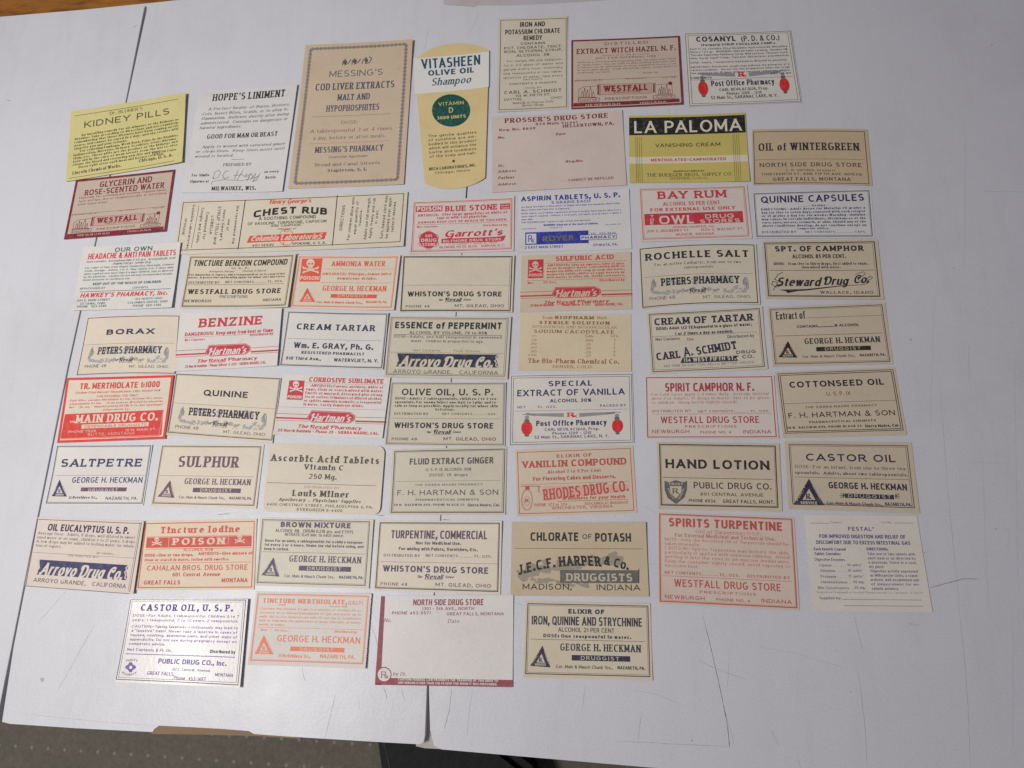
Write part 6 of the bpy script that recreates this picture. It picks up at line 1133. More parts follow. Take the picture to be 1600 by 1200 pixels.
L('cream label printed orange-red with skull and crossbones, headed AMMONIA WATER','cream1','orred',[(-142.2,166.03),(-88.18,163.03),(-90.06,133.36),(-144.07,136.86)],54.12,29.48,(0.35, {'r': 1}),{},[
 ('B',1,.8,1.3,1.2,.35,None),
 ('B',1.6,1.4,1.9,1.8,.12,None),
 ('F',[(2.64,2.02),(13.51,1.68),(13.94,14.59),(3.06,14.76)],None,'emblem',0),
 ('P',[(3.84,6.92),(12.35,9.54)],.73,'p','skull_emblem#228',2),
 ('P',[(4.24,9.64),(11.97,6.84)],.73,'p','skull_emblem#228',2),
 ('F',[(4.32,6.69),(4.27,6.96),(4.08,7.13),(3.82,7.13),(3.58,6.97),(3.46,6.7),(3.5,6.43),(3.69,6.27),(3.96,6.26),(4.19,6.43)],'p','skull_emblem#228',2),
 ('F',[(4.79,9.86),(4.74,10.13),(4.55,10.29),(4.29,10.3),(4.05,10.13),(3.93,9.87),(3.97,9.6),(4.16,9.44),(4.43,9.43),(4.66,9.6)],'p','skull_emblem#228',2),
 ('F',[(12.28,6.61),(12.23,6.88),(12.04,7.04),(11.78,7.05),(11.54,6.89),(11.42,6.62),(11.47,6.35),(11.66,6.19),(11.92,6.19),(12.16,6.35)],'p','skull_emblem#228',2),
 ('F',[(12.72,9.77),(12.68,10.03),(12.49,10.2),(12.23,10.2),(11.99,10.04),(11.87,9.78),(11.92,9.51),(12.11,9.34),(12.37,9.34),(12.6,9.5)],'p','skull_emblem#228',2),
 ('F',[(4.9,7.41),(4.86,7.68),(4.67,7.85),(4.4,7.85),(4.17,7.69),(4.04,7.42),(4.09,7.15),(4.28,6.99),(4.54,6.98),(4.78,7.15)],'p','skull_emblem#228',2),
 ('F',[(5.16,9.13),(5.11,9.4),(4.92,9.56),(4.66,9.57),(4.42,9.41),(4.3,9.14),(4.34,8.87),(4.53,8.71),(4.8,8.71),(5.04,8.87)],'p','skull_emblem#228',2),
 ('F',[(11.9,7.34),(11.86,7.61),(11.67,7.77),(11.4,7.77),(11.17,7.61),(11.05,7.35),(11.09,7.08),(11.28,6.92),(11.55,6.91),(11.78,7.07)],'p','skull_emblem#228',2),
 ('F',[(12.15,9.05),(12.1,9.32),(11.91,9.48),(11.65,9.49),(11.41,9.32),(11.29,9.06),(11.34,8.8),(11.53,8.63),(11.79,8.63),(12.03,8.79)],'p','skull_emblem#228',2),
 ('F',[(9.69,4.37),(9.69,5.01),(9.52,5.6),(9.19,6.09),(8.73,6.44),(8.17,6.63),(7.56,6.64),(6.95,6.46),(6.39,6.12),(5.92,5.63),(5.58,5.05),(5.4,4.41),(5.39,3.76),(5.56,3.17),(5.89,2.68),(6.35,2.32),(6.91,2.14),(7.52,2.13),(8.13,2.31),(8.7,2.66),(9.17,3.14),(9.51,3.73)],'p','skull_emblem#228',2.4),
 ('F',[(6.6,5.85),(8.91,5.83),(8.94,7.55),(7.06,7.57)],'p','skull_emblem#228',2.6),
 ('F',[(7.3,4.75),(7.25,5.16),(7,5.41),(6.66,5.41),(6.35,5.16),(6.18,4.76),(6.23,4.36),(6.47,4.11),(6.82,4.11),(7.13,4.35)],None,'skull_emblem#228',3),
 ('F',[(9.01,4.74),(8.96,5.14),(8.72,5.39),(8.37,5.39),(8.06,5.15),(7.9,4.75),(7.94,4.35),(8.19,4.1),(8.53,4.09),(8.85,4.34)],None,'skull_emblem#228',3),
 ('F',[(7.71,5.52),(8.09,6.11),(7.49,6.12)],None,'skull_emblem#228',3),
 ('P',[(7.43,6.57),(7.56,7.48)],.12,None,'skull_emblem#228',3),
 ('P',[(7.86,6.57),(7.99,7.47)],.12,None,'skull_emblem#228',3),
 ('P',[(8.29,6.56),(8.42,7.47)],.12,None,'skull_emblem#228',3),
 ('T','POISON!',3.31,13.71,13.4,13.71,2.08,'cx','p','lettering',2,0,0,0),
 ('T','AMMONIA WATER',18.63,5.99,46.65,5.99,2.78,'rc',None,'title',1,0,0,0),
 ('P',[(14.59,7.6),(51.65,7.6)],.15,None,'rule',1),
 ('T','ANTIDOTE:',14.65,10.97,27.04,10.97,1.38,'w',None,'lettering',1,0,0,0),
 ('T','Vinegar, lemon juice',28.09,10.88,50.58,10.88,1.37,'w',None,'lettering',1,0,0,0),
 ('T','demulcent drinks.',22.65,13.35,43.09,13.35,1.37,'w',None,'lettering',1,0,0,0),
 ('P',[(14.17,15.1),(50.89,15.1)],.15,None,'rule',1),
 ('T','GEORGE H. HECKMAN',15.87,19.6,48.86,19.6,2.81,'rc',None,'lettering',1,0,0,0),
 ('F',[(20.6,21.3),(44.43,21.3),(44.43,23.33),(20.6,23.33)],None,'banner',0),
 ('T','DRUGGIST',24.32,22.74,39.98,22.74,1.26,'wl','p','lettering',2,0,0,0),
 ('T','Cor. Main & Mauch Chunk Sts.,',13.74,26.34,37.46,26.34,1.18,'c',None,'lettering',1,0,0,0),
 ('T','NAZARETH, PA.',39.24,25.86,49.97,25.86,1.16,'c',None,'lettering',1,0,0,0),
 ('F',[(7.81,18.04),(4.76,25.79),(13.13,25.76)],None,'triangle_emblem',0),
 ('F',[(8.25,21.04),(6.97,24.29),(10.49,24.28)],'p','triangle_emblem',2),
 ('T','R',7.93,24,9.11,24,1.56,'rb',None,'triangle_emblem',3,0,0,0),
 ('P',[(8.56,23.13),(9.57,24.28)],.12,None,'triangle_emblem',3),
 ('T','SERVICE',6.65,25.51,11.17,25.51,.86,'sb','p','triangle_emblem',2,0,0,0),
 ('T','PURITY',5.77,24.67,7.32,20.41,.68,'sb','p','triangle_emblem',2,0,0,0),
 ('T','ACCURACY',8.95,20.06,11.96,24.62,.61,'sb','p','triangle_emblem',2,0,0,0)])
L('black bordered cream label, empty in its upper half, below the perforated red label','cream2','black',[(-87.02,162.94),(-30.63,160.06),(-31.74,130),(-87.55,132.51)],56.16,30.25,(0.35, {'r': 0.65}),{'bow': 0.3},[
 ('B',.4,.5,.9,.5,.5,None),
 ('B',1,1.1,2,1.2,.12,None),
 ('P',[(1.73,16.05),(54.02,16.05)],.12,None,'rule',1),
 ('U','whis')])
L('tan label printed red, headed SULFURIC ACID, with a square skull emblem','tan3','redd',[(-27.19,160.08),(26.12,159.28),(25.28,129.51),(-28.05,130.12)],53.33,29.87,(0.35, {'r': 0.22}),{},[
 ('F',[(3.32,2.33),(10.95,2.33),(10.95,12.26),(3.32,12.26)],None,'banner',0),
 ('P',[(4.08,6.73),(9.94,8.92)],.53,'p','skull_emblem#182',2),
 ('P',[(4.12,8.73),(9.9,6.92)],.53,'p','skull_emblem#182',2),
 ('F',[(4.44,6.57),(4.39,6.77),(4.24,6.88),(4.05,6.88),(3.89,6.75),(3.83,6.55),(3.88,6.36),(4.03,6.24),(4.22,6.25),(4.38,6.38)],'p','skull_emblem#182',2),
 ('F',[(4.49,8.91),(4.44,9.1),(4.29,9.22),(4.1,9.21),(3.94,9.08),(3.88,8.89),(3.93,8.69),(4.08,8.58),(4.27,8.58),(4.43,8.71)],'p','skull_emblem#182',2),
 ('F',[(10.15,6.76),(10.09,6.96),(9.94,7.07),(9.75,7.07),(9.6,6.94),(9.53,6.74),(9.59,6.55),(9.74,6.43),(9.93,6.44),(10.08,6.57)],'p','skull_emblem#182',2),
 ('F',[(10.18,9.09),(10.13,9.29),(9.98,9.4),(9.79,9.4),(9.64,9.27),(9.57,9.07),(9.63,8.88),(9.78,8.77),(9.97,8.77),(10.12,8.9)],'p','skull_emblem#182',2),
 ('F',[(4.8,7.12),(4.74,7.31),(4.59,7.43),(4.4,7.42),(4.25,7.3),(4.18,7.1),(4.24,6.9),(4.39,6.79),(4.58,6.79),(4.73,6.92)],'p','skull_emblem#182',2),
 ('F',[(4.82,8.39),(4.77,8.58),(4.62,8.7),(4.43,8.69),(4.27,8.56),(4.21,8.37),(4.26,8.17),(4.42,8.06),(4.6,8.06),(4.76,8.19)],'p','skull_emblem#182',2),
 ('F',[(9.81,7.29),(9.76,7.48),(9.61,7.6),(9.42,7.59),(9.26,7.46),(9.2,7.27),(9.26,7.07),(9.41,6.96),(9.6,6.96),(9.75,7.09)],'p','skull_emblem#182',2),
 ('F',[(9.83,8.55),(9.78,8.74),(9.63,8.86),(9.44,8.85),(9.29,8.73),(9.22,8.53),(9.28,8.34),(9.43,8.22),(9.62,8.23),(9.77,8.35)],'p','skull_emblem#182',2),
 ('F',[(8.49,5.04),(8.44,5.51),(8.27,5.93),(7.99,6.28),(7.62,6.53),(7.21,6.65),(6.77,6.63),(6.35,6.49),(5.98,6.22),(5.68,5.85),(5.49,5.41),(5.42,4.94),(5.47,4.47),(5.65,4.04),(5.93,3.69),(6.29,3.44),(6.71,3.32),(7.14,3.34),(7.57,3.48),(7.94,3.76),(8.23,4.13),(8.42,4.57)],'p','skull_emblem#182',2.4),
 ('F',[(6.15,6.03),(7.81,6.09),(7.68,7.35),(6.33,7.3)],'p','skull_emblem#182',2.6),
 ('F',[(6.75,5.25),(6.68,5.54),(6.48,5.72),(6.23,5.71),(6.03,5.52),(5.95,5.22),(6.02,4.93),(6.22,4.75),(6.46,4.76),(6.67,4.95)],None,'skull_emblem#182',3),
 ('F',[(7.98,5.29),(7.91,5.58),(7.71,5.76),(7.46,5.75),(7.26,5.56),(7.18,5.26),(7.25,4.97),(7.44,4.79),(7.69,4.8),(7.89,4.99)],None,'skull_emblem#182',3),
 ('F',[(6.97,5.82),(7.2,6.26),(6.77,6.25)],None,'skull_emblem#182',3),
 ('P',[(6.68,6.58),(6.7,7.25)],.09,None,'skull_emblem#182',3),
 ('P',[(6.99,6.59),(7,7.26)],.09,None,'skull_emblem#182',3),
 ('P',[(7.3,6.6),(7.31,7.27)],.09,None,'skull_emblem#182',3),
 ('T','POISON',3.87,11.4,10.45,11.4,1.57,'c','p','lettering',2,0,0,0),
 ('T','SULFURIC ACID',16.85,3.51,45.16,3.51,2.47,'csc',None,'title',1,0,0,0),
 ('P',[(11.87,4.57),(51.07,4.57)],.15,None,'rule',1),
 ('T','ANTIDOTE:',12.86,6.27,23.52,6.27,1.14,'w',None,'lettering',1,0,0,0),
 ('T','Give no emetics. Give at once',24.64,6.41,50.01,6.41,1.14,'rb',None,'lettering',1,0,0,0),
 ('T','large draughts water containing milk of',12.64,7.76,50.23,7.76,1.05,'rb',None,'lettering',1,0,0,0),
 ('T','magnesia, milk, soft soap or soap and water,',12.64,9.38,50.23,9.38,1.05,'rb',None,'lettering',1,0,0,0),
 ('T','magnesia oxide, white of eggs beaten up',12.64,11,50.23,11,1.05,'rb',None,'lettering',1,0,0,0),
 ('T','with water, or olive oil.  Avoid carbonates.',12.64,12.61,50.23,12.61,1.05,'rb',None,'lettering',1,0,0,0),
 ('P',[(2.55,13.54),(50.92,13.54)],.15,None,'rule',1),
 ('T','Net',3.39,15.21,6.19,15.21,1.04,'rb',None,'lettering',1,0,0,0),
 ('T','Fl. Ozs.',11.16,15.2,17.22,15.2,1.04,'rb',None,'lettering',1,0,0,0),
 ('T','Distributed by',38.19,15.11,50.11,15.11,1.21,'rb',None,'lettering',1,0,0,0),
 ('U','hart'),
 ('T','25 North Baldwin',4.85,27.18,16.17,27.18,1.28,'c',None,'lettering',1,0,0,0),
 ('T','Phone Glister 5-3311',20.11,27.38,33.75,27.38,1.27,'c',None,'lettering',1,0,0,0),
 ('T','SIERRA MADRE, CAL.',35.78,27.76,49.3,27.76,1.35,'c',None,'lettering',1,0,0,0)])
L('curling cream label headed ROCHELLE SALT above grey scrollwork','cream2','black',[(30.06,161.2),(85.52,160.47),(84.46,129.26),(29.89,129.29)],55.02,31.57,(0.35, {'r': 0.43, 'l': 0.29}),{'bow': 1.3},[
 ('B',.4,.5,.9,.6,.4,None),
 ('T','ROCHELLE SALT',2.94,7.16,51.39,7.16,3.61,'w',None,'title',1,0,0,0),
 ('T','For an active Cathartic, from one to two',7.09,10.4,47.58,10.4,1.37,'r',None,'lettering',1,0,0,0),
 ('T','tablespoonfuls',20.87,12.68,34.53,12.68,1.2,'r',None,'lettering',1,0,0,0),
 ('P',[(1.53,15.81),(52.77,15.81)],.12,None,'rule',1),
 ('U','peters')])
L('tan label with heavy black border and large swashed handwriting, headed SPT. OF CAMPHOR','tan3','black',[(88.36,162.01),(141.34,160.1),(139.83,129.55),(87.55,132.21)],52.68,30.2,(0.35, {'r': 0.29}),{},[
 ('B',1,1,1.5,1.2,.45,None),
 ('B',1.9,1.9,2.5,1.8,.12,None),
 ('T','SPT. OF CAMPHOR',5.8,5.75,45.86,5.75,2.85,'wb',None,'title',1,0,0,0),
 ('T','ALCOHOL 85 PER CENT.',13.46,9.33,37.69,9.33,2.01,'c',None,'lettering',1,0,0,0),
 ('T','DOSE:',4.72,12.76,9.41,12.76,1.34,'c',None,'lettering',1,0,0,0),
 ('T','From five to thirty drops, first added to sugar,',11.34,12.8,47.25,12.8,1.34,'rb',None,'lettering',1,0,0,0),
 ('T','then mixed with water.',17.27,14.56,34.79,14.56,1.19,'rb',None,'lettering',1,0,0,0),
 ('P',[(2.59,15.63),(49.57,15.63)],.2,None,'rule',1),
 ('T','Steward',5.12,23.73,25.99,23.73,4.5,'kb',None,'lettering',1,0,0,0),
 ('T','Drug',26.62,23.02,38.38,23.02,4.29,'kb',None,'lettering',1,0,0,0),
 ('T','Co.',39.87,22.21,47.56,22.21,4.25,'kb',None,'lettering',1,0,0,0),
 ('P',[(8.55,16.65),(6.43,17.64),(4.49,20.3),(7.32,21.62),(8.07,23.26),(4.79,24.26),(3.02,22.95),(3.54,21.29),(5.84,21.82),(3.51,25.91)],.3,None,'swash',1),
 ('P',[(41.12,17.7),(44.66,16.42),(45.71,17.39),(42.04,20.28),(43.67,21.24),(46.54,20.92),(48.67,19.32),(47.59,18.68),(46.06,19.96),(47.05,21.56),(44.67,22.84),(37.21,23.31)],.25,None,'swash',1),
 ('F',[(5.87,25.57),(18.66,25.19),(37.25,22.86),(37.51,23.18),(18.61,25.97),(11.04,26.4),(9.93,27.32),(9.3,26.41)],None,'swash',0),
 ('T','WALLACE, IDAHO',24.71,27.49,48.34,27.49,1.42,'wl',None,'lettering',1,0,0,0)])
L('cream label headed BORAX above grey scrollwork, beside the dark slit at the left','cream1','navyk',[(-251.18,136.63),(-201.5,135.96),(-199.52,103.97),(-252.12,104.91)],51.15,31.89,(0.35, {'b': 0.14}),{'bow': 0.6},[
 ('B',.3,.9,.1,.3,.35,None),
 ('T','BORAX',11.99,10.72,37.95,10.72,2.9,'wb',None,'title',1,0,0,0),
 ('P',[(.6,15.64),(49.35,15.64)],.12,None,'rule',1),
 ('U','peters')])
L('white label printed red, headed BENZINE, between two cream labels','white3','redd',[(-201.12,136.38),(-147.41,136.78),(-147,106.54),(-199.96,105.38)],53.34,30.63,(1.2, {'r': 0.65}),{},[
 ('T','BENZINE',10.5,8.23,43.5,8.23,4.73,'csc',None,'title',1,0,.05,0),
 ('T','DANGEROUS!',3.6,12.48,18.53,12.48,1.87,'c',None,'lettering',1,0,0,0),
 ('T','Keep away from heat or flame',19.96,12.53,49.62,12.53,1.88,'c',None,'lettering',1,0,0,0),
 ('P',[(3.08,13.13),(50.25,13.13)],.15,None,'rule',1),
 ('T','Net Contents',3.87,15.11,14.35,15.11,1.19,'rb',None,'lettering',1,0,0,0),
 ('T','Distributed by',37.97,14.2,49.76,14.2,1.2,'rb',None,'lettering',1,0,0,0),
 ('U','hart'),
 ('T','25 North Baldwin - Phone Glister 5-3311 - SIERRA MADRE, CAL.',5.46,29.19,47.72,29.19,1.41,'c',None,'lettering',1,0,0,0)])
L('pale cool-grey bordered label headed CREAM TARTAR','cool','navyk',[(-144.37,135.39),(-92.83,132.02),(-94.18,103.08),(-146.18,106.5)],51.88,28.96,(0.35, {'r': 0.58, 'b': 0.14}),{},[
 ('B',.3,.4,.4,.5,.4,None),
 ('B',.9,1,1,1.1,.12,None),
 ('T','CREAM TARTAR',5.7,9.56,45.81,9.56,3.13,'w',None,'title',1,0,0,0),
 ('P',[(2,14.44),(49.83,14.44)],.12,None,'rule',1),
 ('T','Wm. E. GRAY, Ph. G.',5.62,19.22,45.88,19.22,2.92,'sb',None,'lettering',1,0,0,0),
 ('T','REGISTERED PHARMACIST',10.04,22.16,41.83,22.16,1.45,'w',None,'lettering',1,0,0,0),
 ('T','510 Third Ave.,',2.57,25.38,20.38,25.38,1.6,'c',None,'lettering',1,0,0,0),
 ('T','WATERVLIET, N. Y.',26.85,25.62,49.18,25.62,1.75,'c',None,'lettering',1,0,0,0)])
L('grey-cream label headed ESSENCE of PEPPERMINT with reversed script on a navy ribbon','cream4','black',[(-92.02,130.62),(-32.25,127.7),(-33.99,96.4),(-93.3,99.21)],59.61,31.39,(1.2, {'r': 0.36}),{'ink2': 'navyk'},[
 ('B',.6,.8,1.2,1.2,.3,'g3'),
 ('B',1.3,1.5,2,1.9,.15,'g3'),
 ('T','ESSENCE of PEPPERMINT',3,6.48,55.41,6.48,3.41,'cx',None,'title',1,0,0,0),
 ('T','ALCOHOL BY VOLUME, 79 to 85%',10.38,9.22,48.42,9.22,1.45,'s',None,'lettering',1,0,0,0),
 ('P',[(3.06,9.71),(55.75,9.71)],.2,None,'rule',1),
 ('T','DOSE—Adults, one-half teaspoonful in sweetened',2.97,11.32,55.62,11.32,1.37,'s','g3','lettering',1,0,0,0),
 ('T','water.  Children in proportion to age.',11.5,13.46,46.95,13.46,1.36,'s','g3','lettering',1,0,0,0),
 ('T','Net Contents',13.06,18.21,26.29,18.21,1.19,'sl','g3','lettering',1,0,0,0),
 ('T','Fluid Ounces',32.91,18.26,45.6,18.26,1.18,'sl','g3','lettering',1,0,0,0),
 ('P',[(1.93,18.77),(56.65,18.77)],.12,None,'rule',1),
 ('U','arro')])
L('plain buff label printed brown with columns of figures for a sterile solution','buff','brownk',[(-27.74,129.77),(24.8,127.27),(23.64,98.57),(-29.16,100.78)],52.73,28.88,(0.35, {'b': 0.14}),{},[
 ('T','Trade',10.51,3.09,15.55,3.09,1.34,'r',None,'lettering',1,0,0,0),
 ('T','BIOPHARM',16.73,3.04,35.18,3.04,1.51,'rx',None,'title',1,0,0,0),
 ('T','Mark',36.89,2.89,41.31,2.89,1.34,'r',None,'lettering',1,0,0,0),
 ('T','STERILE SOLUTION',9.18,5.7,42.56,5.7,1.59,'rx',None,'title',1,0,0,0),
 ('T','INTRAVENOUS AND INTRAMUSCULAR',5.95,7.73,45.95,7.73,1.33,'rl',None,'lettering',1,0,0,0),
 ('T','SODIUM CACODYLATE',6.84,10.21,44.8,10.21,1.66,'rb',None,'title',1,0,0,0),
 ('T','cc.',5.89,12.13,8.25,12.13,1.16,'r',None,'lettering',1,0,0,0),
 ('T','Gm.',31.2,12.07,35.21,12.07,1.4,'r',None,'lettering',1,0,0,0),
 ('T','Grs.',43.12,11.97,46.95,11.97,1.4,'r',None,'lettering',1,0,0,0),
 ('T','.20',5.35,14.28,8.17,14.28,1.15,'r',None,'lettering',1,0,0,0),
 ('T','.40',5.28,16.17,8.24,16.17,1.15,'r',None,'lettering',1,0,0,0),
 ('T','.60',5.35,18.06,8.32,18.06,1.15,'r',None,'lettering',1,0,0,0),
 ('T','.80',5.43,20.02,8.39,20.02,1.14,'r',None,'lettering',1,0,0,0),
 ('T','1.00',4.5,21.83,8.46,21.83,1.14,'r',None,'lettering',1,0,0,0),
 ('T','.065',31.23,14.29,34.92,14.29,1.23,'r',None,'lettering',1,0,0,0),
 ('T','.13',31.26,16.26,33.8,16.26,1.23,'r',None,'lettering',1,0,0,0),
 ('T','.20',31.29,18.22,33.82,18.22,1.23,'r',None,'lettering',1,0,0,0),
 ('T','.26',31.32,20.1,33.84,20.1,1.22,'r',None,'lettering',1,0,0,0),
 ('T','.32',31.34,21.81,33.87,21.81,1.22,'r',None,'lettering',1,0,0,0),
 ('T','1',44.5,14.01,45.27,14.01,1.23,'r',None,'lettering',1,0,0,0),
 ('T','2',44.51,15.89,45.27,15.89,1.23,'r',None,'lettering',1,0,0,0),
 ('T','3',44.51,17.85,45.27,17.85,1.22,'r',None,'lettering',1,0,0,0),
 ('T','4',44.52,19.73,45.28,19.73,1.22,'r',None,'lettering',1,0,0,0),
 ('T','5',44.52,21.59,45.28,21.59,1.22,'r',None,'lettering',1,0,0,0),
 ('T','The Bio-Pharm Chemical Co.',4.64,25.24,46.95,25.24,2.27,'rm',None,'lettering',1,0,0,0),
 ('T','DENVER, COLO.',16.38,27.62,34.85,27.62,1.45,'r',None,'lettering',1,0,0,0)])
L('cream bordered label headed CREAM OF TARTAR with a rising name and navy street ribbon','cream2','navyk',[(31.99,127.7),(85.25,128.44),(84.8,97.74),(32.39,96.92)],52.84,30.74,(0.35, {'r': 0.22}),{},[
 ('B',1,1,1.2,1,.35,None),
 ('B',1.8,1.7,2,1.9,.15,None),
 ('T','CREAM OF TARTAR',3.34,6.86,48.29,6.86,3.46,'csc',None,'title',1,0,0,0),
 ('T','DOSE: Adult 1/2 TEAspoonful in a glass of water,',3.94,9.35,47.5,9.35,1.47,'c',None,'lettering',1,0,0,0),
 ('T','1 or 2 times a day as needed.',12.43,12.24,38.75,12.24,1.46,'c',None,'lettering',1,0,0,0),
 ('P',[(1.98,12.52),(49.46,12.52)],.12,None,'rule',1),
 ('T','Net Contents',3.35,14.63,14.52,14.63,1.46,'cl',None,'lettering',1,0,0,0),
 ('T','Ozs.',17.79,15.12,21.01,15.12,1.29,'cl',None,'lettering',1,0,0,0),
 ('T','Distributed by',36.17,14.92,48.16,14.92,1.45,'cl',None,'lettering',1,0,0,0),
 ('T','CARL',3.23,24.22,14.26,23.47,3.68,'csc',None,'lettering',1,0,0,0),
 ('T','A.',15.94,23.07,20.09,22.55,4.63,'c',None,'lettering',1,0,0,0),
 ('T','SCHMIDT',21.82,22.4,40.12,20.34,3.99,'csc',None,'lettering',1,0,0,0),
 ('T','DRUG',39.55,22.78,48.26,22.78,1.59,'sm',None,'lettering',1,0,0,0),
 ('T','CO.',42.03,25.13,47.18,25.13,1.74,'sm',None,'lettering',1,0,0,0),
 ('F',[(13.86,26),(15.18,23.27),(40.6,23.55),(39.26,24.67),(40.25,26.15)],None,'banner',0),
 ('T','114 WEST FIFTH ST.',15.39,25.52,38.97,25.52,1.91,'c','p','lettering',2,0,0,0),
 ('T','NO ONE IN DAYTON SELLS BETTER DRUGS',6.39,27.64,46.98,27.64,1.11,'sl',None,'lettering',1,0,0,0)])
L('tan bordered label beginning Extract of with a dotted blank line, in the right-hand column','tan3','black',[(87.72,128.01),(140.01,128.08),(139.69,98.43),(87.42,98.89)],52.28,29.39,(0.35, {}),{},[
 ('B',.9,1,1.3,1.1,.3,None),
 ('B',1.6,1.7,2,1.8,.12,None),
 ('T','Extract of',3.47,6.45,16.55,6.45,3.84,'c',None,'lettering',1,0,0,0),
 ('T','.................................................',17.07,6.34,50.05,6.34,1.9,'s',None,'lettering',1,0,0,0),
 ('T','CONTAINS..............% ALCOHOL',12.22,10.9,39.78,10.9,1.26,'c',None,'lettering',1,0,0,0),
 ('P',[(2.17,14.6),(49.81,14.6)],.18,None,'rule',1),
 ('U','heck')])
L('bright red framed label headed TR. with 1:1000, next to the dark slit','cream1','redm2',[(-256.1,103.59),(-199.86,103.48),(-199.8,71.3),(-255.53,70.46)],55.99,32.66,(1.2, {}),{},[
 ('B',0,0,0,0,1.25,None),
 ('T','TR. MERTHIOLATE 1:1000',7.43,6.06,49.29,6.06,3.14,'c',None,'title',1,0,0,0),
 ('T','(Sodium Ethyl Mercuri Thiosalicylate, Lilly) Alcohol 50%',5.47,8.26,50.07,8.26,1.09,'si',None,'lettering',1,0,0,0),
 ('T','FOR EXTERNAL USE ONLY',17.24,10.48,38.72,10.48,1.09,'s',None,'lettering',1,0,0,0),
 ('T','Each 100cc. contains: Merthiolate 0.1 Gm., Acetone 10cc. mono-',3.31,12.14,52.11,12.14,1.01,'si',None,'lettering',1,0,0,0),
 ('T','ethanolamine 0.1 Gm.    To be used as directed by physician',3.31,13.85,52.11,13.85,1.01,'si',None,'lettering',1,0,0,0),
 ('T','Net     flo. ozs.    Manufactured by Eli Lilly & Co., but repackaged',3.31,15.55,52.11,15.55,1.01,'si',None,'lettering',1,0,0,0),
 ('T','independently by',21.52,17.26,34.75,17.26,.93,'si',None,'lettering',1,0,0,0),
 ('F',[(1.97,18.4),(52.92,17.89),(53.9,30.44),(52.29,31.14),(1.91,30.87),(1.24,29.35)],None,'banner',0),
 ('P',[(1.73,18.39),(1.48,30.7)],.15,'p','rule',2),
 ('P',[(53.06,17.82),(52.63,30.77)],.15,'p','rule',2),
 ('P',[(1.47,30.63),(52.61,30.63)],.15,'p','border',2),
 ('T','THE',4.92,22.91,7.95,22.91,1.07,'sb','p','lettering',2,0,0,0),
 ('T','MAIN DRUG CO.',8.15,23.17,50.77,23.17,4.14,'rsc','p','lettering',2,0,0,0),
 ('F',[(11.57,23.95),(46.48,23.95),(46.48,25.93),(11.57,25.93)],'p','banner',1.2),
 ('T','DEPENDABLE DRUGGISTS',13.36,25.69,45.43,25.69,1.3,'s',None,'lettering',3,0,0,0),
 ('T','PHONE 7525',5.14,27.9,19.43,27.9,1.14,'s','p','lettering',2,0,0,0),
 ('T','12 N. MAIN ST.',34.91,28.09,50.69,28.09,1.14,'s','p','lettering',2,0,0,0),
 ('T','BUTTE, MONTANA',15.61,29.69,40.01,29.69,1.29,'sl','p','lettering',2,0,0,0)])
L('cream bordered label headed QUININE in bold capitals above grey scrollwork','cream1','black',[(-199.3,104.67),(-144.68,100.58),(-145.86,68.07),(-199.45,73.23)],54.3,31.99,(0.35, {'r': 0.22, 'b': 0.22}),{},[
 ('B',.35,.35,.3,1.3,.35,None),
 ('B',.9,.9,.9,1.9,.1,None),
 ('T','QUININE',15.8,10.9,38.7,10.9,3.09,'sb',None,'title',1,0,0,0),
 ('P',[(.61,15.44),(53.74,15.44)],.12,None,'rule',1),
 ('U','peters')])
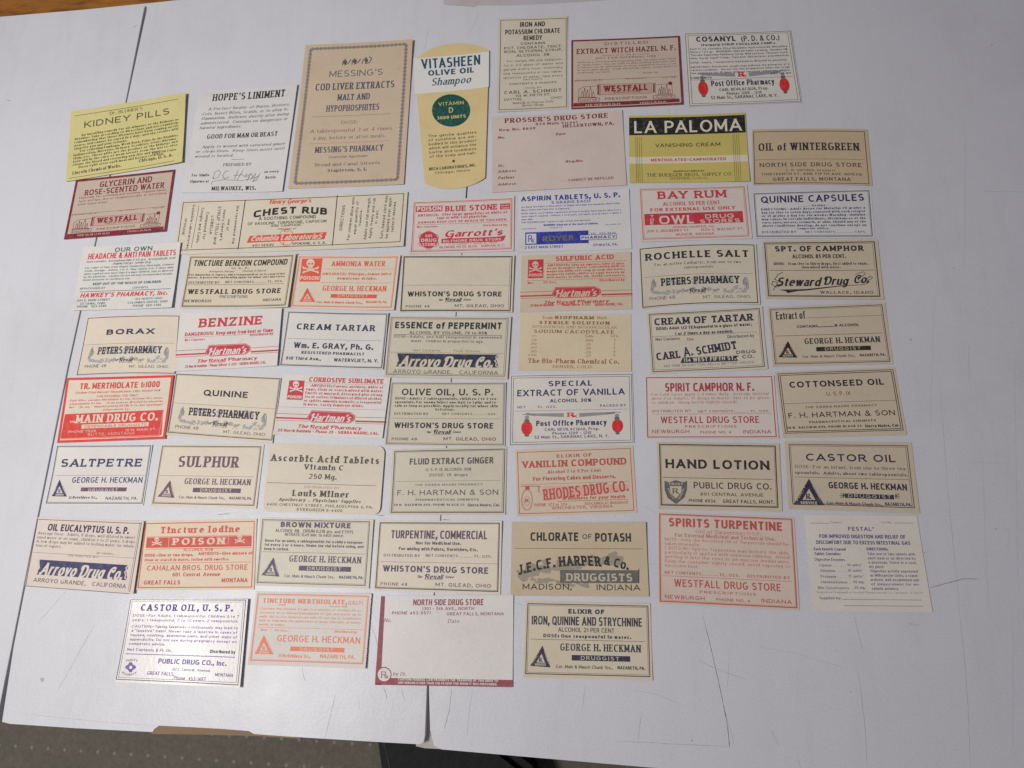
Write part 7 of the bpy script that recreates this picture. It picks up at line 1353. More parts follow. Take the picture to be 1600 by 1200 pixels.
L('off-white label printed red with skull square, headed CORROSIVE SUBLIMATE','white3','redd',[(-143.5,102.17),(-90.29,98.87),(-92.66,69.31),(-146.09,72.31)],53.41,29.81,(0.35, {'r': 0.65}),{},[
 ('F',[(3.28,2.8),(10.99,2.72),(11.49,12.39),(3.43,12.41)],None,'emblem',0),
 ('P',[(4.26,6.44),(10.52,8.11)],.53,'p','skull_emblem#245',2),
 ('P',[(4.59,8.3),(10.2,6.25)],.53,'p','skull_emblem#245',2),
 ('F',[(4.61,6.27),(4.58,6.46),(4.44,6.57),(4.25,6.58),(4.07,6.47),(3.98,6.29),(4.01,6.11),(4.14,5.99),(4.34,5.98),(4.51,6.09)],'p','skull_emblem#245',2),
 ('F',[(4.99,8.45),(4.97,8.63),(4.83,8.75),(4.64,8.75),(4.46,8.65),(4.37,8.47),(4.39,8.28),(4.53,8.16),(4.72,8.16),(4.9,8.27)],'p','skull_emblem#245',2),
 ('F',[(10.42,6.09),(10.4,6.27),(10.26,6.39),(10.07,6.39),(9.89,6.29),(9.8,6.11),(9.83,5.92),(9.96,5.8),(10.16,5.8),(10.33,5.91)],'p','skull_emblem#245',2),
 ('F',[(10.8,8.26),(10.77,8.44),(10.63,8.56),(10.44,8.57),(10.26,8.46),(10.17,8.28),(10.2,8.1),(10.34,7.98),(10.53,7.97),(10.71,8.08)],'p','skull_emblem#245',2),
 ('F',[(5.04,6.76),(5.02,6.94),(4.88,7.06),(4.69,7.07),(4.51,6.96),(4.42,6.78),(4.44,6.59),(4.58,6.48),(4.78,6.47),(4.95,6.58)],'p','skull_emblem#245',2),
 ('F',[(5.25,7.94),(5.23,8.12),(5.09,8.24),(4.9,8.25),(4.72,8.14),(4.63,7.96),(4.66,7.77),(4.79,7.66),(4.98,7.65),(5.16,7.76)],'p','skull_emblem#245',2),
 ('F',[(10.16,6.59),(10.13,6.78),(10,6.9),(9.8,6.9),(9.63,6.8),(9.54,6.61),(9.56,6.43),(9.7,6.31),(9.89,6.31),(10.07,6.41)],'p','skull_emblem#245',2),
 ('F',[(10.36,7.77),(10.34,7.96),(10.2,8.08),(10.01,8.08),(9.83,7.97),(9.74,7.79),(9.77,7.61),(9.9,7.49),(10.1,7.49),(10.27,7.59)],'p','skull_emblem#245',2),
 ('F',[(8.5,4.58),(8.51,5.02),(8.4,5.43),(8.16,5.78),(7.83,6.03),(7.42,6.17),(6.98,6.18),(6.53,6.07),(6.11,5.84),(5.76,5.52),(5.51,5.12),(5.36,4.68),(5.35,4.24),(5.46,3.83),(5.7,3.48),(6.03,3.23),(6.44,3.09),(6.88,3.08),(7.33,3.19),(7.75,3.42),(8.1,3.75),(8.36,4.14)],'p','skull_emblem#245',2.4),
 ('F',[(6.26,5.66),(7.95,5.6),(8,6.79),(6.63,6.83)],'p','skull_emblem#245',2.6),
 ('F',[(6.76,4.89),(6.73,5.17),(6.55,5.34),(6.3,5.35),(6.07,5.19),(5.94,4.91),(5.97,4.64),(6.14,4.46),(6.4,4.45),(6.63,4.62)],None,'skull_emblem#245',3),
 ('F',[(8.01,4.85),(7.98,5.13),(7.8,5.3),(7.55,5.31),(7.32,5.15),(7.19,4.87),(7.22,4.6),(7.4,4.42),(7.65,4.41),(7.88,4.58)],None,'skull_emblem#245',3),
 ('F',[(7.07,5.41),(7.36,5.81),(6.92,5.82)],None,'skull_emblem#245',3),
 ('P',[(6.88,6.14),(6.99,6.76)],.09,None,'skull_emblem#245',3),
 ('P',[(7.19,6.13),(7.3,6.75)],.09,None,'skull_emblem#245',3),
 ('P',[(7.51,6.12),(7.62,6.74)],.09,None,'skull_emblem#245',3),
 ('T','POISON',3.81,11.74,10.81,11.74,1.46,'c','p','lettering',2,0,0,0),
 ('T','CORROSIVE SUBLIMATE',13.13,3.15,50.3,3.15,2.31,'csc',None,'title',1,0,0,0),
 ('P',[(12,3.76),(51.75,3.76)],.12,None,'rule',1),
 ('T','ANTIDOTE: Fantuss antidote, white of',14.6,5.56,50.62,5.56,1.23,'rb',None,'lettering',1,0,0,0),
 ('T','eggs, flour or starch mixed with water.',12.3,7.45,50.62,7.45,1.23,'rb',None,'lettering',1,0,0,0),
 ('T','Emetic of mustard. Afterward give strong',12.3,9.33,50.62,9.33,1.23,'rb',None,'lettering',1,0,0,0),
 ('T','tea or coffee. Stimulants of diluted alcohol,',12.3,11.21,50.62,11.21,1.23,'rb',None,'lettering',1,0,0,0),
 ('T','or spirits ammonia aromatic; a teaspoonful',12.3,13.09,50.62,13.09,1.23,'rb',None,'lettering',1,0,0,0),
 ('T','in water.  Lastly demulcent drinks.',12.3,14.97,42.04,14.97,1.23,'rb',None,'lettering',1,0,0,0),
 ('P',[(-.1,16.1),(52.96,16.1)],.12,None,'rule',1),
 ('U','hart'),
 ('T','25 North Baldwin - Phone 25 - SIERRA MADRE, CAL.',2.12,28.24,51.55,28.24,1.42,'sb',None,'lettering',1,0,0,0)])
L('grey-cream bordered label headed OLIVE OIL, U. S. P., just under the peppermint label','cream4','black',[(-89.92,96.69),(-34.8,94.94),(-35.22,64.46),(-91.55,66.2)],55.75,30.51,(0.35, {'r': 0.36}),{},[
 ('B',.5,.35,.5,.5,.35,'g3'),
 ('B',1.1,1,1.1,1.2,.12,'g3'),
 ('T','OLIVE OIL, U. S. P.',5.72,6.4,49.7,6.4,3.23,'sm',None,'title',1,0,0,0),
 ('T','DOSE—Adults 2 tablespoonfuls, children 1 to 2 tea-',2.88,8.51,52.08,8.51,1.13,'rb',None,'lettering',1,0,0,0),
 ('T','spoonfuls. For enema inject one-half to 1 pint and re-',2.88,10.27,52.08,10.27,1.13,'rb',None,'lettering',1,0,0,0),
 ('T','tain as long as possible. Apply locally for minor skin',2.88,12.04,52.08,12.04,1.13,'rb',None,'lettering',1,0,0,0),
 ('T','irritations.',22.55,13.75,31.69,13.75,1.11,'rb',None,'lettering',1,0,0,0),
 ('T','DISTRIBUTED BY',3.06,15.94,19.34,15.94,1.11,'wl',None,'lettering',1,0,0,0),
 ('T','NET CONTENTS______ OZS.',25.96,15.78,51.48,15.78,.95,'wl',None,'lettering',1,0,0,0),
 ('P',[(2.2,17.61),(53.58,17.61)],.12,None,'rule',1),
 ('U','whis')])
L('off-white double bordered label with two red show globes, headed EXTRACT OF VANILLA','offw','navyb',[(-32.87,98.92),(24.03,98.12),(23.32,64.8),(-33.44,64.77)],56.83,33.74,(0.35, {'r': 0.14}),{},[
 ('B',.6,.8,.4,.3,.25,None),
 ('B',1.6,1.8,1.4,1.3,.2,None),
 ('T','SPECIAL',18.09,6.15,38.46,6.15,2.56,'w',None,'title',1,0,0,0),
 ('T','EXTRACT OF VANILLA',3.5,10.71,53.11,10.71,3.04,'sm',None,'title',1,0,0,0),
 ('T','ALCOHOL 30%',18.77,13.93,37.8,13.93,1.68,'sb',None,'lettering',1,0,0,0),
 ('T','NET',3.67,16.41,7.52,16.41,1.08,'wl',None,'lettering',1,0,0,0),
 ('T','FL. OZS.',13.24,16.51,21.78,16.51,1.09,'wl',None,'lettering',1,0,0,0),
 ('T','PACKED BY',41.79,16.46,53.54,16.46,1.17,'wl',None,'lettering',1,0,0,0),
 ('P',[(2.21,17.72),(54.3,17.72)],.12,None,'rule',1),
 ('U','post')])
L('pale label printed crimson with thin border, headed SPIRIT CAMPHOR N. F.','offp2','redk',[(29.69,95.95),(87.26,94.74),(86.46,65.64),(28.72,66.74)],57.67,29.17,(0.35, {'r': 0.14}),{},[
 ('B',.5,.5,.9,.5,.4,None),
 ('T','SPIRIT CAMPHOR N. F.',9.01,7.32,48.47,7.32,4.02,'c',None,'title',1,0,0,0),
 ('T','For Cold Sores apply 3-4 times daily.  Average internal',2.78,9.19,54.74,9.19,1.25,'rl',None,'lettering',1,0,0,0),
 ('T','dose: For Adults, 15 drops in water.  Not to be given',2.78,11.1,54.74,11.1,1.25,'rl',None,'lettering',1,0,0,0),
 ('T','to children.  (Keep bottle tightly closed).',2.78,13.02,40.8,13.02,1.25,'rl',None,'lettering',1,0,0,0),
 ('T','DISTRIBUTED BY',3,17.05,20.25,17.05,1.15,'s',None,'lettering',1,0,0,0),
 ('T','NET CONTENTS______ FL. OZS.',23.36,17.24,54.41,17.24,1.06,'s',None,'lettering',1,0,0,0),
 ('P',[(2.99,17.88),(55.66,17.88)],.12,None,'rule',1),
 ('T','WESTFALL DRUG STORE',6.65,22.14,49.88,22.14,3.1,'s',None,'lettering',1,0,0,0),
 ('T','PRESCRIPTIONS',17.26,24.29,39.83,24.29,1.13,'wl',None,'lettering',1,0,0,0),
 ('T','NEWBURGH',2.64,26.76,19.11,26.76,1.62,'s',None,'lettering',1,0,0,0),
 ('T','PHONE NO. 4',23.89,26.89,37.31,26.89,1.13,'s',None,'lettering',1,0,0,0),
 ('T','INDIANA',42.5,26.94,54.63,26.94,1.6,'s',None,'lettering',1,0,0,0)])
L('toned tan label headed COTTONSEED OIL with a firm of & SON, in the right-hand column','tan3','black',[(88.03,96.43),(140.21,96.91),(140.46,66.01),(88.51,65.74)],52.07,30.8,(0.35, {}),{},[
 ('B',1,.9,1,2,.3,None),
 ('B',1.8,1.7,1.8,2.7,.3,None),
 ('T','COTTONSEED OIL',5.52,7.84,46.27,7.84,2.86,'sb',None,'title',1,0,0,0),
 ('T','U. S. P. IX',20.91,12.08,31.27,12.08,1.79,'sl',None,'lettering',1,0,0,0),
 ('P',[(2.23,15.11),(50.16,15.11)],.15,None,'rule',1),
 ('U','fhh')])
L('cool white bordered label with a small triangle emblem, headed SALTPETRE in navy','white3','navyb',[(-255.44,69.4),(-205.98,68.69),(-206.41,39.59),(-256.08,40.26)],49.57,29.12,(0.35, {}),{},[
 ('B',.35,.35,.5,.9,.35,None),
 ('B',.9,.9,1.1,1.5,.12,None),
 ('T','SALTPETRE',3.86,10.64,45.49,10.64,3.87,'csc',None,'title',1,0,.05,0),
 ('P',[(2.21,14.78),(48.27,14.78)],.12,None,'rule',1),
 ('T','GEORGE H. HECKMAN',11.37,18.39,47.19,18.39,2.78,'s',None,'lettering',1,0,0,0),
 ('F',[(16.72,20.58),(40.01,20.58),(40.01,22.46),(16.72,22.46)],'plum','banner',0),
 ('T','DRUGGIST',20.74,22.39,35.78,22.39,1.23,'wl','p','lettering',2,0,0,0),
 ('T','11 Belvidere St.,',11.37,25.94,25.83,25.94,1.23,'rb',None,'lettering',1,0,0,0),
 ('T','NAZARETH, PA.',30.23,26.42,46.19,26.42,1.44,'s',None,'lettering',1,0,0,0),
 ('F',[(4.76,16.77),(2.56,24.77),(10.39,24.93)],None,'triangle_emblem',0),
 ('F',[(5.43,19.91),(4.5,23.26),(7.8,23.33)],'p','triangle_emblem',2),
 ('T','R',5.38,22.98,6.47,22.98,1.63,'rb',None,'triangle_emblem',3,0,0,0),
 ('P',[(5.89,22.09),(6.93,23.31)],.12,None,'triangle_emblem',3),
 ('T','SERVICE',4.3,24.53,8.51,24.53,.89,'sb','p','triangle_emblem',2,0,0,0),
 ('T','PURITY',3.41,23.63,4.5,19.23,.79,'sb','p','triangle_emblem',2,0,0,0),
 ('T','ACCURACY',6,18.9,9.2,23.71,.69,'sb','p','triangle_emblem',2,0,0,0)])
L('cream bordered label headed SULPHUR in tall plum serif capitals','cream1','plum',[(-201.81,69.08),(-150.05,67.66),(-150.68,37.48),(-202.54,39.25)],51.84,30.01,(0.35, {}),{},[
 ('B',.7,.9,1.2,1.3,.35,'navyk'),
 ('B',1.3,1.5,1.8,1.9,.12,'navyk'),
 ('T','SULPHUR',10.24,11.16,40.41,11.16,5.28,'rc',None,'title',1,0,0,0),
 ('P',[(1.75,15.37),(48.82,15.37)],.15,None,'rule',1),
 ('U','heck')])
L('cream label with rounded corners headed Ascorbic Acid Tablets','cream2','blackw',[(-147.14,68.52),(-91.17,65.66),(-91.97,33.87),(-147.77,36.16)],55.94,32.09,(0.35, {'r': 0.72}),{'rnd': 1},[
 ('T','Ascorbic Acid Tablets',1.21,8.62,53.67,8.62,3.24,'rx',None,'title',1,0,0,0),
 ('T','Vitamin C',17.87,12.12,36.84,12.12,2.46,'rb',None,'title',1,0,0,0),
 ('T','250 Mg.',20.63,16.47,33.87,16.47,2.44,'rm',None,'lettering',1,0,0,0),
 ('P',[(.67,18.75),(53.15,18.75)],.2,None,'rule',1),
 ('T','DISTRIBUTED BY',19.11,20.77,35.84,20.77,.98,'rl',None,'lettering',1,0,0,0),
 ('T','Louis Milner',13.6,24.56,40.7,24.56,2.86,'ob',None,'lettering',1,0,0,0),
 ('T',"Apothecary  .  Physicians' Supplies",7.22,26.93,46.64,26.93,1.42,'rbi',None,'lettering',1,0,0,0),
 ('T','4400 CHESTNUT STREET, PHILADELPHIA 4, PA.',1.71,29.2,52.44,29.2,1.19,'csc2',None,'lettering',1,0,0,0),
 ('T','EVERGREEN 6-4400',16.54,31.21,38.13,31.21,1.26,'csc2',None,'lettering',1,0,0,0)])
L('grey-cream bordered label headed FLUID EXTRACT GINGER','cream4','g3k',[(-87.71,64.19),(-34.3,64.31),(-34.93,33.48),(-88.01,34.05)],53.24,30.49,(0.35, {'r': 0.14}),{},[
 ('B',1,.9,.7,.9,.35,'black'),
 ('B',1.7,1.5,1.5,1.5,.15,None),
 ('T','FLUID EXTRACT GINGER',8.44,7.52,47.2,7.52,2.93,'c',None,'title',1,0,0,0),
 ('T','U. S. P. IX ALCOHOL 90%',16.1,10.62,37.13,10.62,1.37,'cl',None,'lettering',1,0,0,0),
 ('T','DOSE: 15 drops',17.97,13.14,35.56,13.14,1.36,'s',None,'lettering',1,0,0,0),
 ('P',[(2.17,15.23),(50.99,15.23)],.12,None,'rule',1),
 ('U','fhh')])
L('warm cream label printed brick red with an ornate name panel, headed ELIXIR OF VANILLIN COMPOUND','tan4','redbr',[(-30.55,62.84),(22.71,63.79),(23.04,33.7),(-29.59,32.74)],52.96,30.1,(0.35, {}),{},[
 ('B',.9,1.2,1.2,1,.3,None),
 ('T','ELIXIR OF',18.72,4.35,34.5,4.35,1.45,'w',None,'title',1,0,0,0),
 ('T','VANILLIN COMPOUND',3.06,8.54,49.6,8.54,3.06,'csc',None,'title',1,0,0,0),
 ('T','Alcohol 7 to 9 Per Cent',14.31,11.41,38.14,11.41,1.43,'rb',None,'lettering',1,0,0,0),
 ('T','For Flavoring Cakes and Desserts.',7.69,14.53,44.52,14.53,1.75,'c',None,'lettering',1,0,0,0),
 ('P',[(1.84,16.08),(50.48,16.08)],.15,None,'rule',1),
 ('F',[(12.11,17.05),(50.01,17.49),(50.24,20.23),(36.21,21.73),(11.85,23.71)],'pinkw','banner',-.5),
 ('T','RHODES DRUG CO.',12.26,23.33,49.84,20.45,4.85,'rsc',None,'lettering',1,0,0,0),
 ('T','In Business for your Health',20.51,23.43,48.36,23.43,1.4,'sib',None,'lettering',1,0,0,0),
 ('F',[(18.12,23.9),(49.4,23.9),(49.4,24.13),(18.12,24.13)],None,'banner',0),
 ('P',[(2.21,16.73),(10.93,17.01)],.3,None,'emblem',1),
 ('P',[(6.98,23.02),(6.84,24.29),(6.51,25.45),(6.04,26.41),(5.45,27.08),(4.79,27.42),(4.11,27.4),(3.48,27.02),(2.94,26.31),(2.53,25.33),(2.29,24.15),(2.24,22.87),(2.38,21.59),(2.7,20.42),(3.18,19.46),(3.77,18.77),(4.44,18.43),(5.11,18.45),(5.75,18.83),(6.29,19.55),(6.7,20.55),(6.93,21.73),(6.98,23.02)],.3,None,'emblem',1),
 ('F',[(6.07,17.64),(5.84,18.19),(5.27,18.52),(4.59,18.5),(4.05,18.13),(3.85,17.57),(4.09,17.02),(4.65,16.69),(5.34,16.72),(5.88,17.08)],None,'emblem',0),
 ('P',[(5.93,23.53),(5.63,24.71),(4.94,25.43),(4.11,25.41),(3.46,24.65),(3.25,23.45),(3.55,22.26),(4.25,21.54),(5.08,21.57),(5.72,22.33),(5.93,23.53)],.15,None,'emblem',1),
 ('T','R',3.78,24.09,5.36,24.09,1.56,'sb',None,'emblem',1,0,0,0),
 ('P',[(10.14,16.98),(10.03,19.74)],.4,None,'emblem',1),
 ('T','PHONE 373 or 374',7.82,25.93,22.35,25.93,1.24,'cl',None,'lettering',1,0,0,0),
 ('T','BOSCAWEN AT BRADDOCK',30.32,25.9,49.3,25.9,1.08,'cl',None,'lettering',1,0,0,0),
 ('T','WINCHESTER, VIRGINIA',15.39,27.47,42.5,27.47,1.32,'s',None,'lettering',1,0,0,0)])
L('tan bordered label with a shield emblem, headed HAND LOTION in heavy black','tan3','black',[(33.3,65.33),(86.42,63.32),(84.72,33.62),(32.44,35.29)],52.74,29.9,(0.35, {'r': 0.22}),{},[
 ('B',1,1,1.6,1.6,.45,None),
 ('B',1.7,1.7,2.3,2.2,.12,None),
 ('T','HAND LOTION',3.55,11.87,48.12,11.87,4.09,'sb',None,'title',1,0,0,0),
 ('P',[(2.28,16.03),(49.2,16.03)],.2,None,'rule',1),
 ('F',[(2.86,17.42),(4.9,18.15),(7.83,17.09),(10.78,18.04),(12.78,17.38),(12.5,21.25),(11.32,24.72),(7.66,27.62),(3.94,24.87),(2.89,21.44)],'g3','emblem',0),
 ('F',[(5.23,19.85),(10.27,19.75),(10.03,22.45),(7.66,25.18),(5.38,22.54)],'p','emblem',2),
 ('T','R',6.28,23.06,8.79,23.06,2.31,'rb','g3','emblem',3,0,0,0),
 ('P',[(7.69,21.73),(9.31,23.46)],.25,'g3','emblem',3),
 ('T','TRUST',4.64,19.32,10.97,19.32,1.01,'sb','p','emblem',2,0,0,0),
 ('T','PURITY',4.05,21.03,6.2,25.59,.78,'sb','p','emblem',2,0,0,0),
 ('T','QUALITY',9.25,25.53,11.68,20.88,.75,'sb','p','emblem',2,0,0,0),
 ('T','PUBLIC DRUG CO.',15.48,20.57,48.48,20.57,2.78,'s',None,'lettering',1,0,0,0),
 ('T','601 CENTRAL AVENUE',18.26,23.67,45.01,23.67,1.38,'s',None,'lettering',1,0,0,0),
 ('T','PHONE 6934',13.16,26.6,24.56,26.6,1.37,'scl',None,'lettering',1,0,0,0),
 ('T','GREAT FALLS, MONT.',27.71,26.68,49.55,26.68,1.52,'scl',None,'lettering',1,0,0,0)])
L('tan label with a wide margin and large navy triangle emblem, headed CASTOR OIL','tan3','navyk',[(88.87,64.47),(141.94,62.77),(140.69,32.14),(87.52,34.81)],53.17,30.17,(0.35, {'r': 0.14}),{},[
 ('B',1.6,1.4,1.8,2.2,.3,None),
 ('B',2.3,2.1,2.6,2.9,.15,None),
 ('T','CASTOR OIL',8.56,8.8,45.9,8.8,3.23,'sm',None,'title',1,0,0,0),
 ('T','DOSE—For an infant, from one to three tea-',3.68,12.11,50.2,12.11,1.36,'r',None,'lettering',1,0,0,0),
 ('T','spoonfuls.  Adults, about two tablespoonfuls.',3.52,14.71,50.03,14.71,1.23,'rm',None,'lettering',1,0,0,0),
 ('P',[(3.31,16.13),(50.61,16.13)],.15,None,'rule',1),
 ('T','GEORGE H. HECKMAN',17.14,20.71,49.16,20.71,2.78,'c',None,'lettering',1,0,0,0),
 ('F',[(23.51,22.71),(43.54,22.71),(43.54,24.62),(23.51,24.62)],None,'banner',0),
 ('T','DRUGGIST',24.96,24.27,42.45,24.27,1.31,'wl','p','lettering',2,0,0,0),
 ('P',[(23.31,23.56),(21.32,23.62)],.25,None,'emblem',1),
 ('P',[(23.31,23.56),(21.63,24.68)],.25,None,'emblem',1),
 ('P',[(23.31,23.56),(21.8,22.54)],.25,None,'emblem',1),
 ('P',[(23.31,23.56),(22.82,24.75)],.25,None,'emblem',1),
 ('P',[(23.31,23.56),(23.01,22.39)],.25,None,'emblem',1),
 ('P',[(44.07,23.23),(46.04,23.16)],.25,None,'emblem',1),
 ('P',[(44.07,23.23),(45.54,24.22)],.25,None,'emblem',1),
 ('P',[(44.07,23.23),(45.76,22.12)],.25,None,'emblem',1),
 ('P',[(44.07,23.23),(44.35,24.37)],.25,None,'emblem',1),
 ('P',[(44.07,23.23),(44.58,22.06)],.25,None,'emblem',1),
 ('T','Cor. Main & Mauch Chunk Sts.,',15.88,27.62,38.59,27.62,1.31,'cl',None,'lettering',1,0,0,0),
 ('T','NAZARETH, PA.',39.63,27.21,50.23,27.21,1.28,'c',None,'lettering',1,0,0,0),
 ('F',[(9.19,16.76),(1.96,28.39),(14.85,28.13)],None,'triangle_emblem',0),
 ('F',[(8.89,21.23),(5.85,26.1),(11.28,26.01)],'p','triangle_emblem',2),
 ('T','R',7.43,25.65,9.24,25.65,2.32,'rb',None,'triangle_emblem',3,0,0,0),
 ('P',[(8.68,24.34),(9.86,26.02)],.12,None,'triangle_emblem',3),
 ('T','SERVICE',4.96,27.93,11.91,27.93,1.27,'sb','p','triangle_emblem',2,0,0,0),
 ('T','PURITY',3.87,26.7,7.65,20.31,.91,'sb','p','triangle_emblem',2,0,0,0),
 ('T','ACCURACY',10.29,19.77,13.43,26.47,.99,'sb','p','triangle_emblem',2,0,0,0)])
L('pinkish cream label at the far left edge headed OIL EUCALYPTUS, its right edge curled up','pinkc','navyk',[(-258.42,34.76),(-204.15,32.22),(-204.24,-0.41),(-259.02,3.22)],54.62,32.09,(0.35, {'r': 1.3}),{'ink2': 'navyb'},[
 ('P',[(.08,1.08),(53.56,1.08)],.25,None,'rule',1),
 ('P',[(.47,32.05),(52.72,32.05)],.25,None,'rule',1),
 ('P',[(.08,1.08),(.47,32.05)],.3,None,'border',.9),
 ('P',[(53.47,.53),(52.61,31.38)],.25,None,'border',.9),
 ('P',[(52.68,.71),(51.75,31.01)],.12,None,'border',.9),
 ('T','OIL EUCALYPTUS U. S. P.',5.99,6.13,47.42,6.13,3.23,'c',None,'title',1,0,.05,0),
 ('T','Average Dose:  Adults, 8 drops, well diluted in sweet-',1.61,8.09,51.84,8.09,1.3,'rl',None,'lettering',1,0,0,0),
 ('T','ened water or on sugar, children 6 to 12 years, 4 drops.',1.61,10.01,51.84,10.01,1.3,'rl',None,'lettering',1,0,0,0),
 ('T','A few drops may be added to boiling water for inhala-',1.61,11.92,51.84,11.92,1.3,'rl',None,'lettering',1,0,0,0),
 ('T','tion of vapors.',1.61,13.83,14.49,13.83,1.3,'rl',None,'lettering',1,0,0,0),
 ('T','NET CONTENTS______',32.86,15.68,44.55,15.68,.73,'sl',None,'lettering',1,0,0,0),
 ('P',[(.95,16.58),(52.42,16.58)],.12,None,'rule',1),
 ('T','DISTRIBUTED BY',19.04,17.51,33.45,17.51,.81,'sl',None,'lettering',1,0,0,0),
 ('U','arro')])
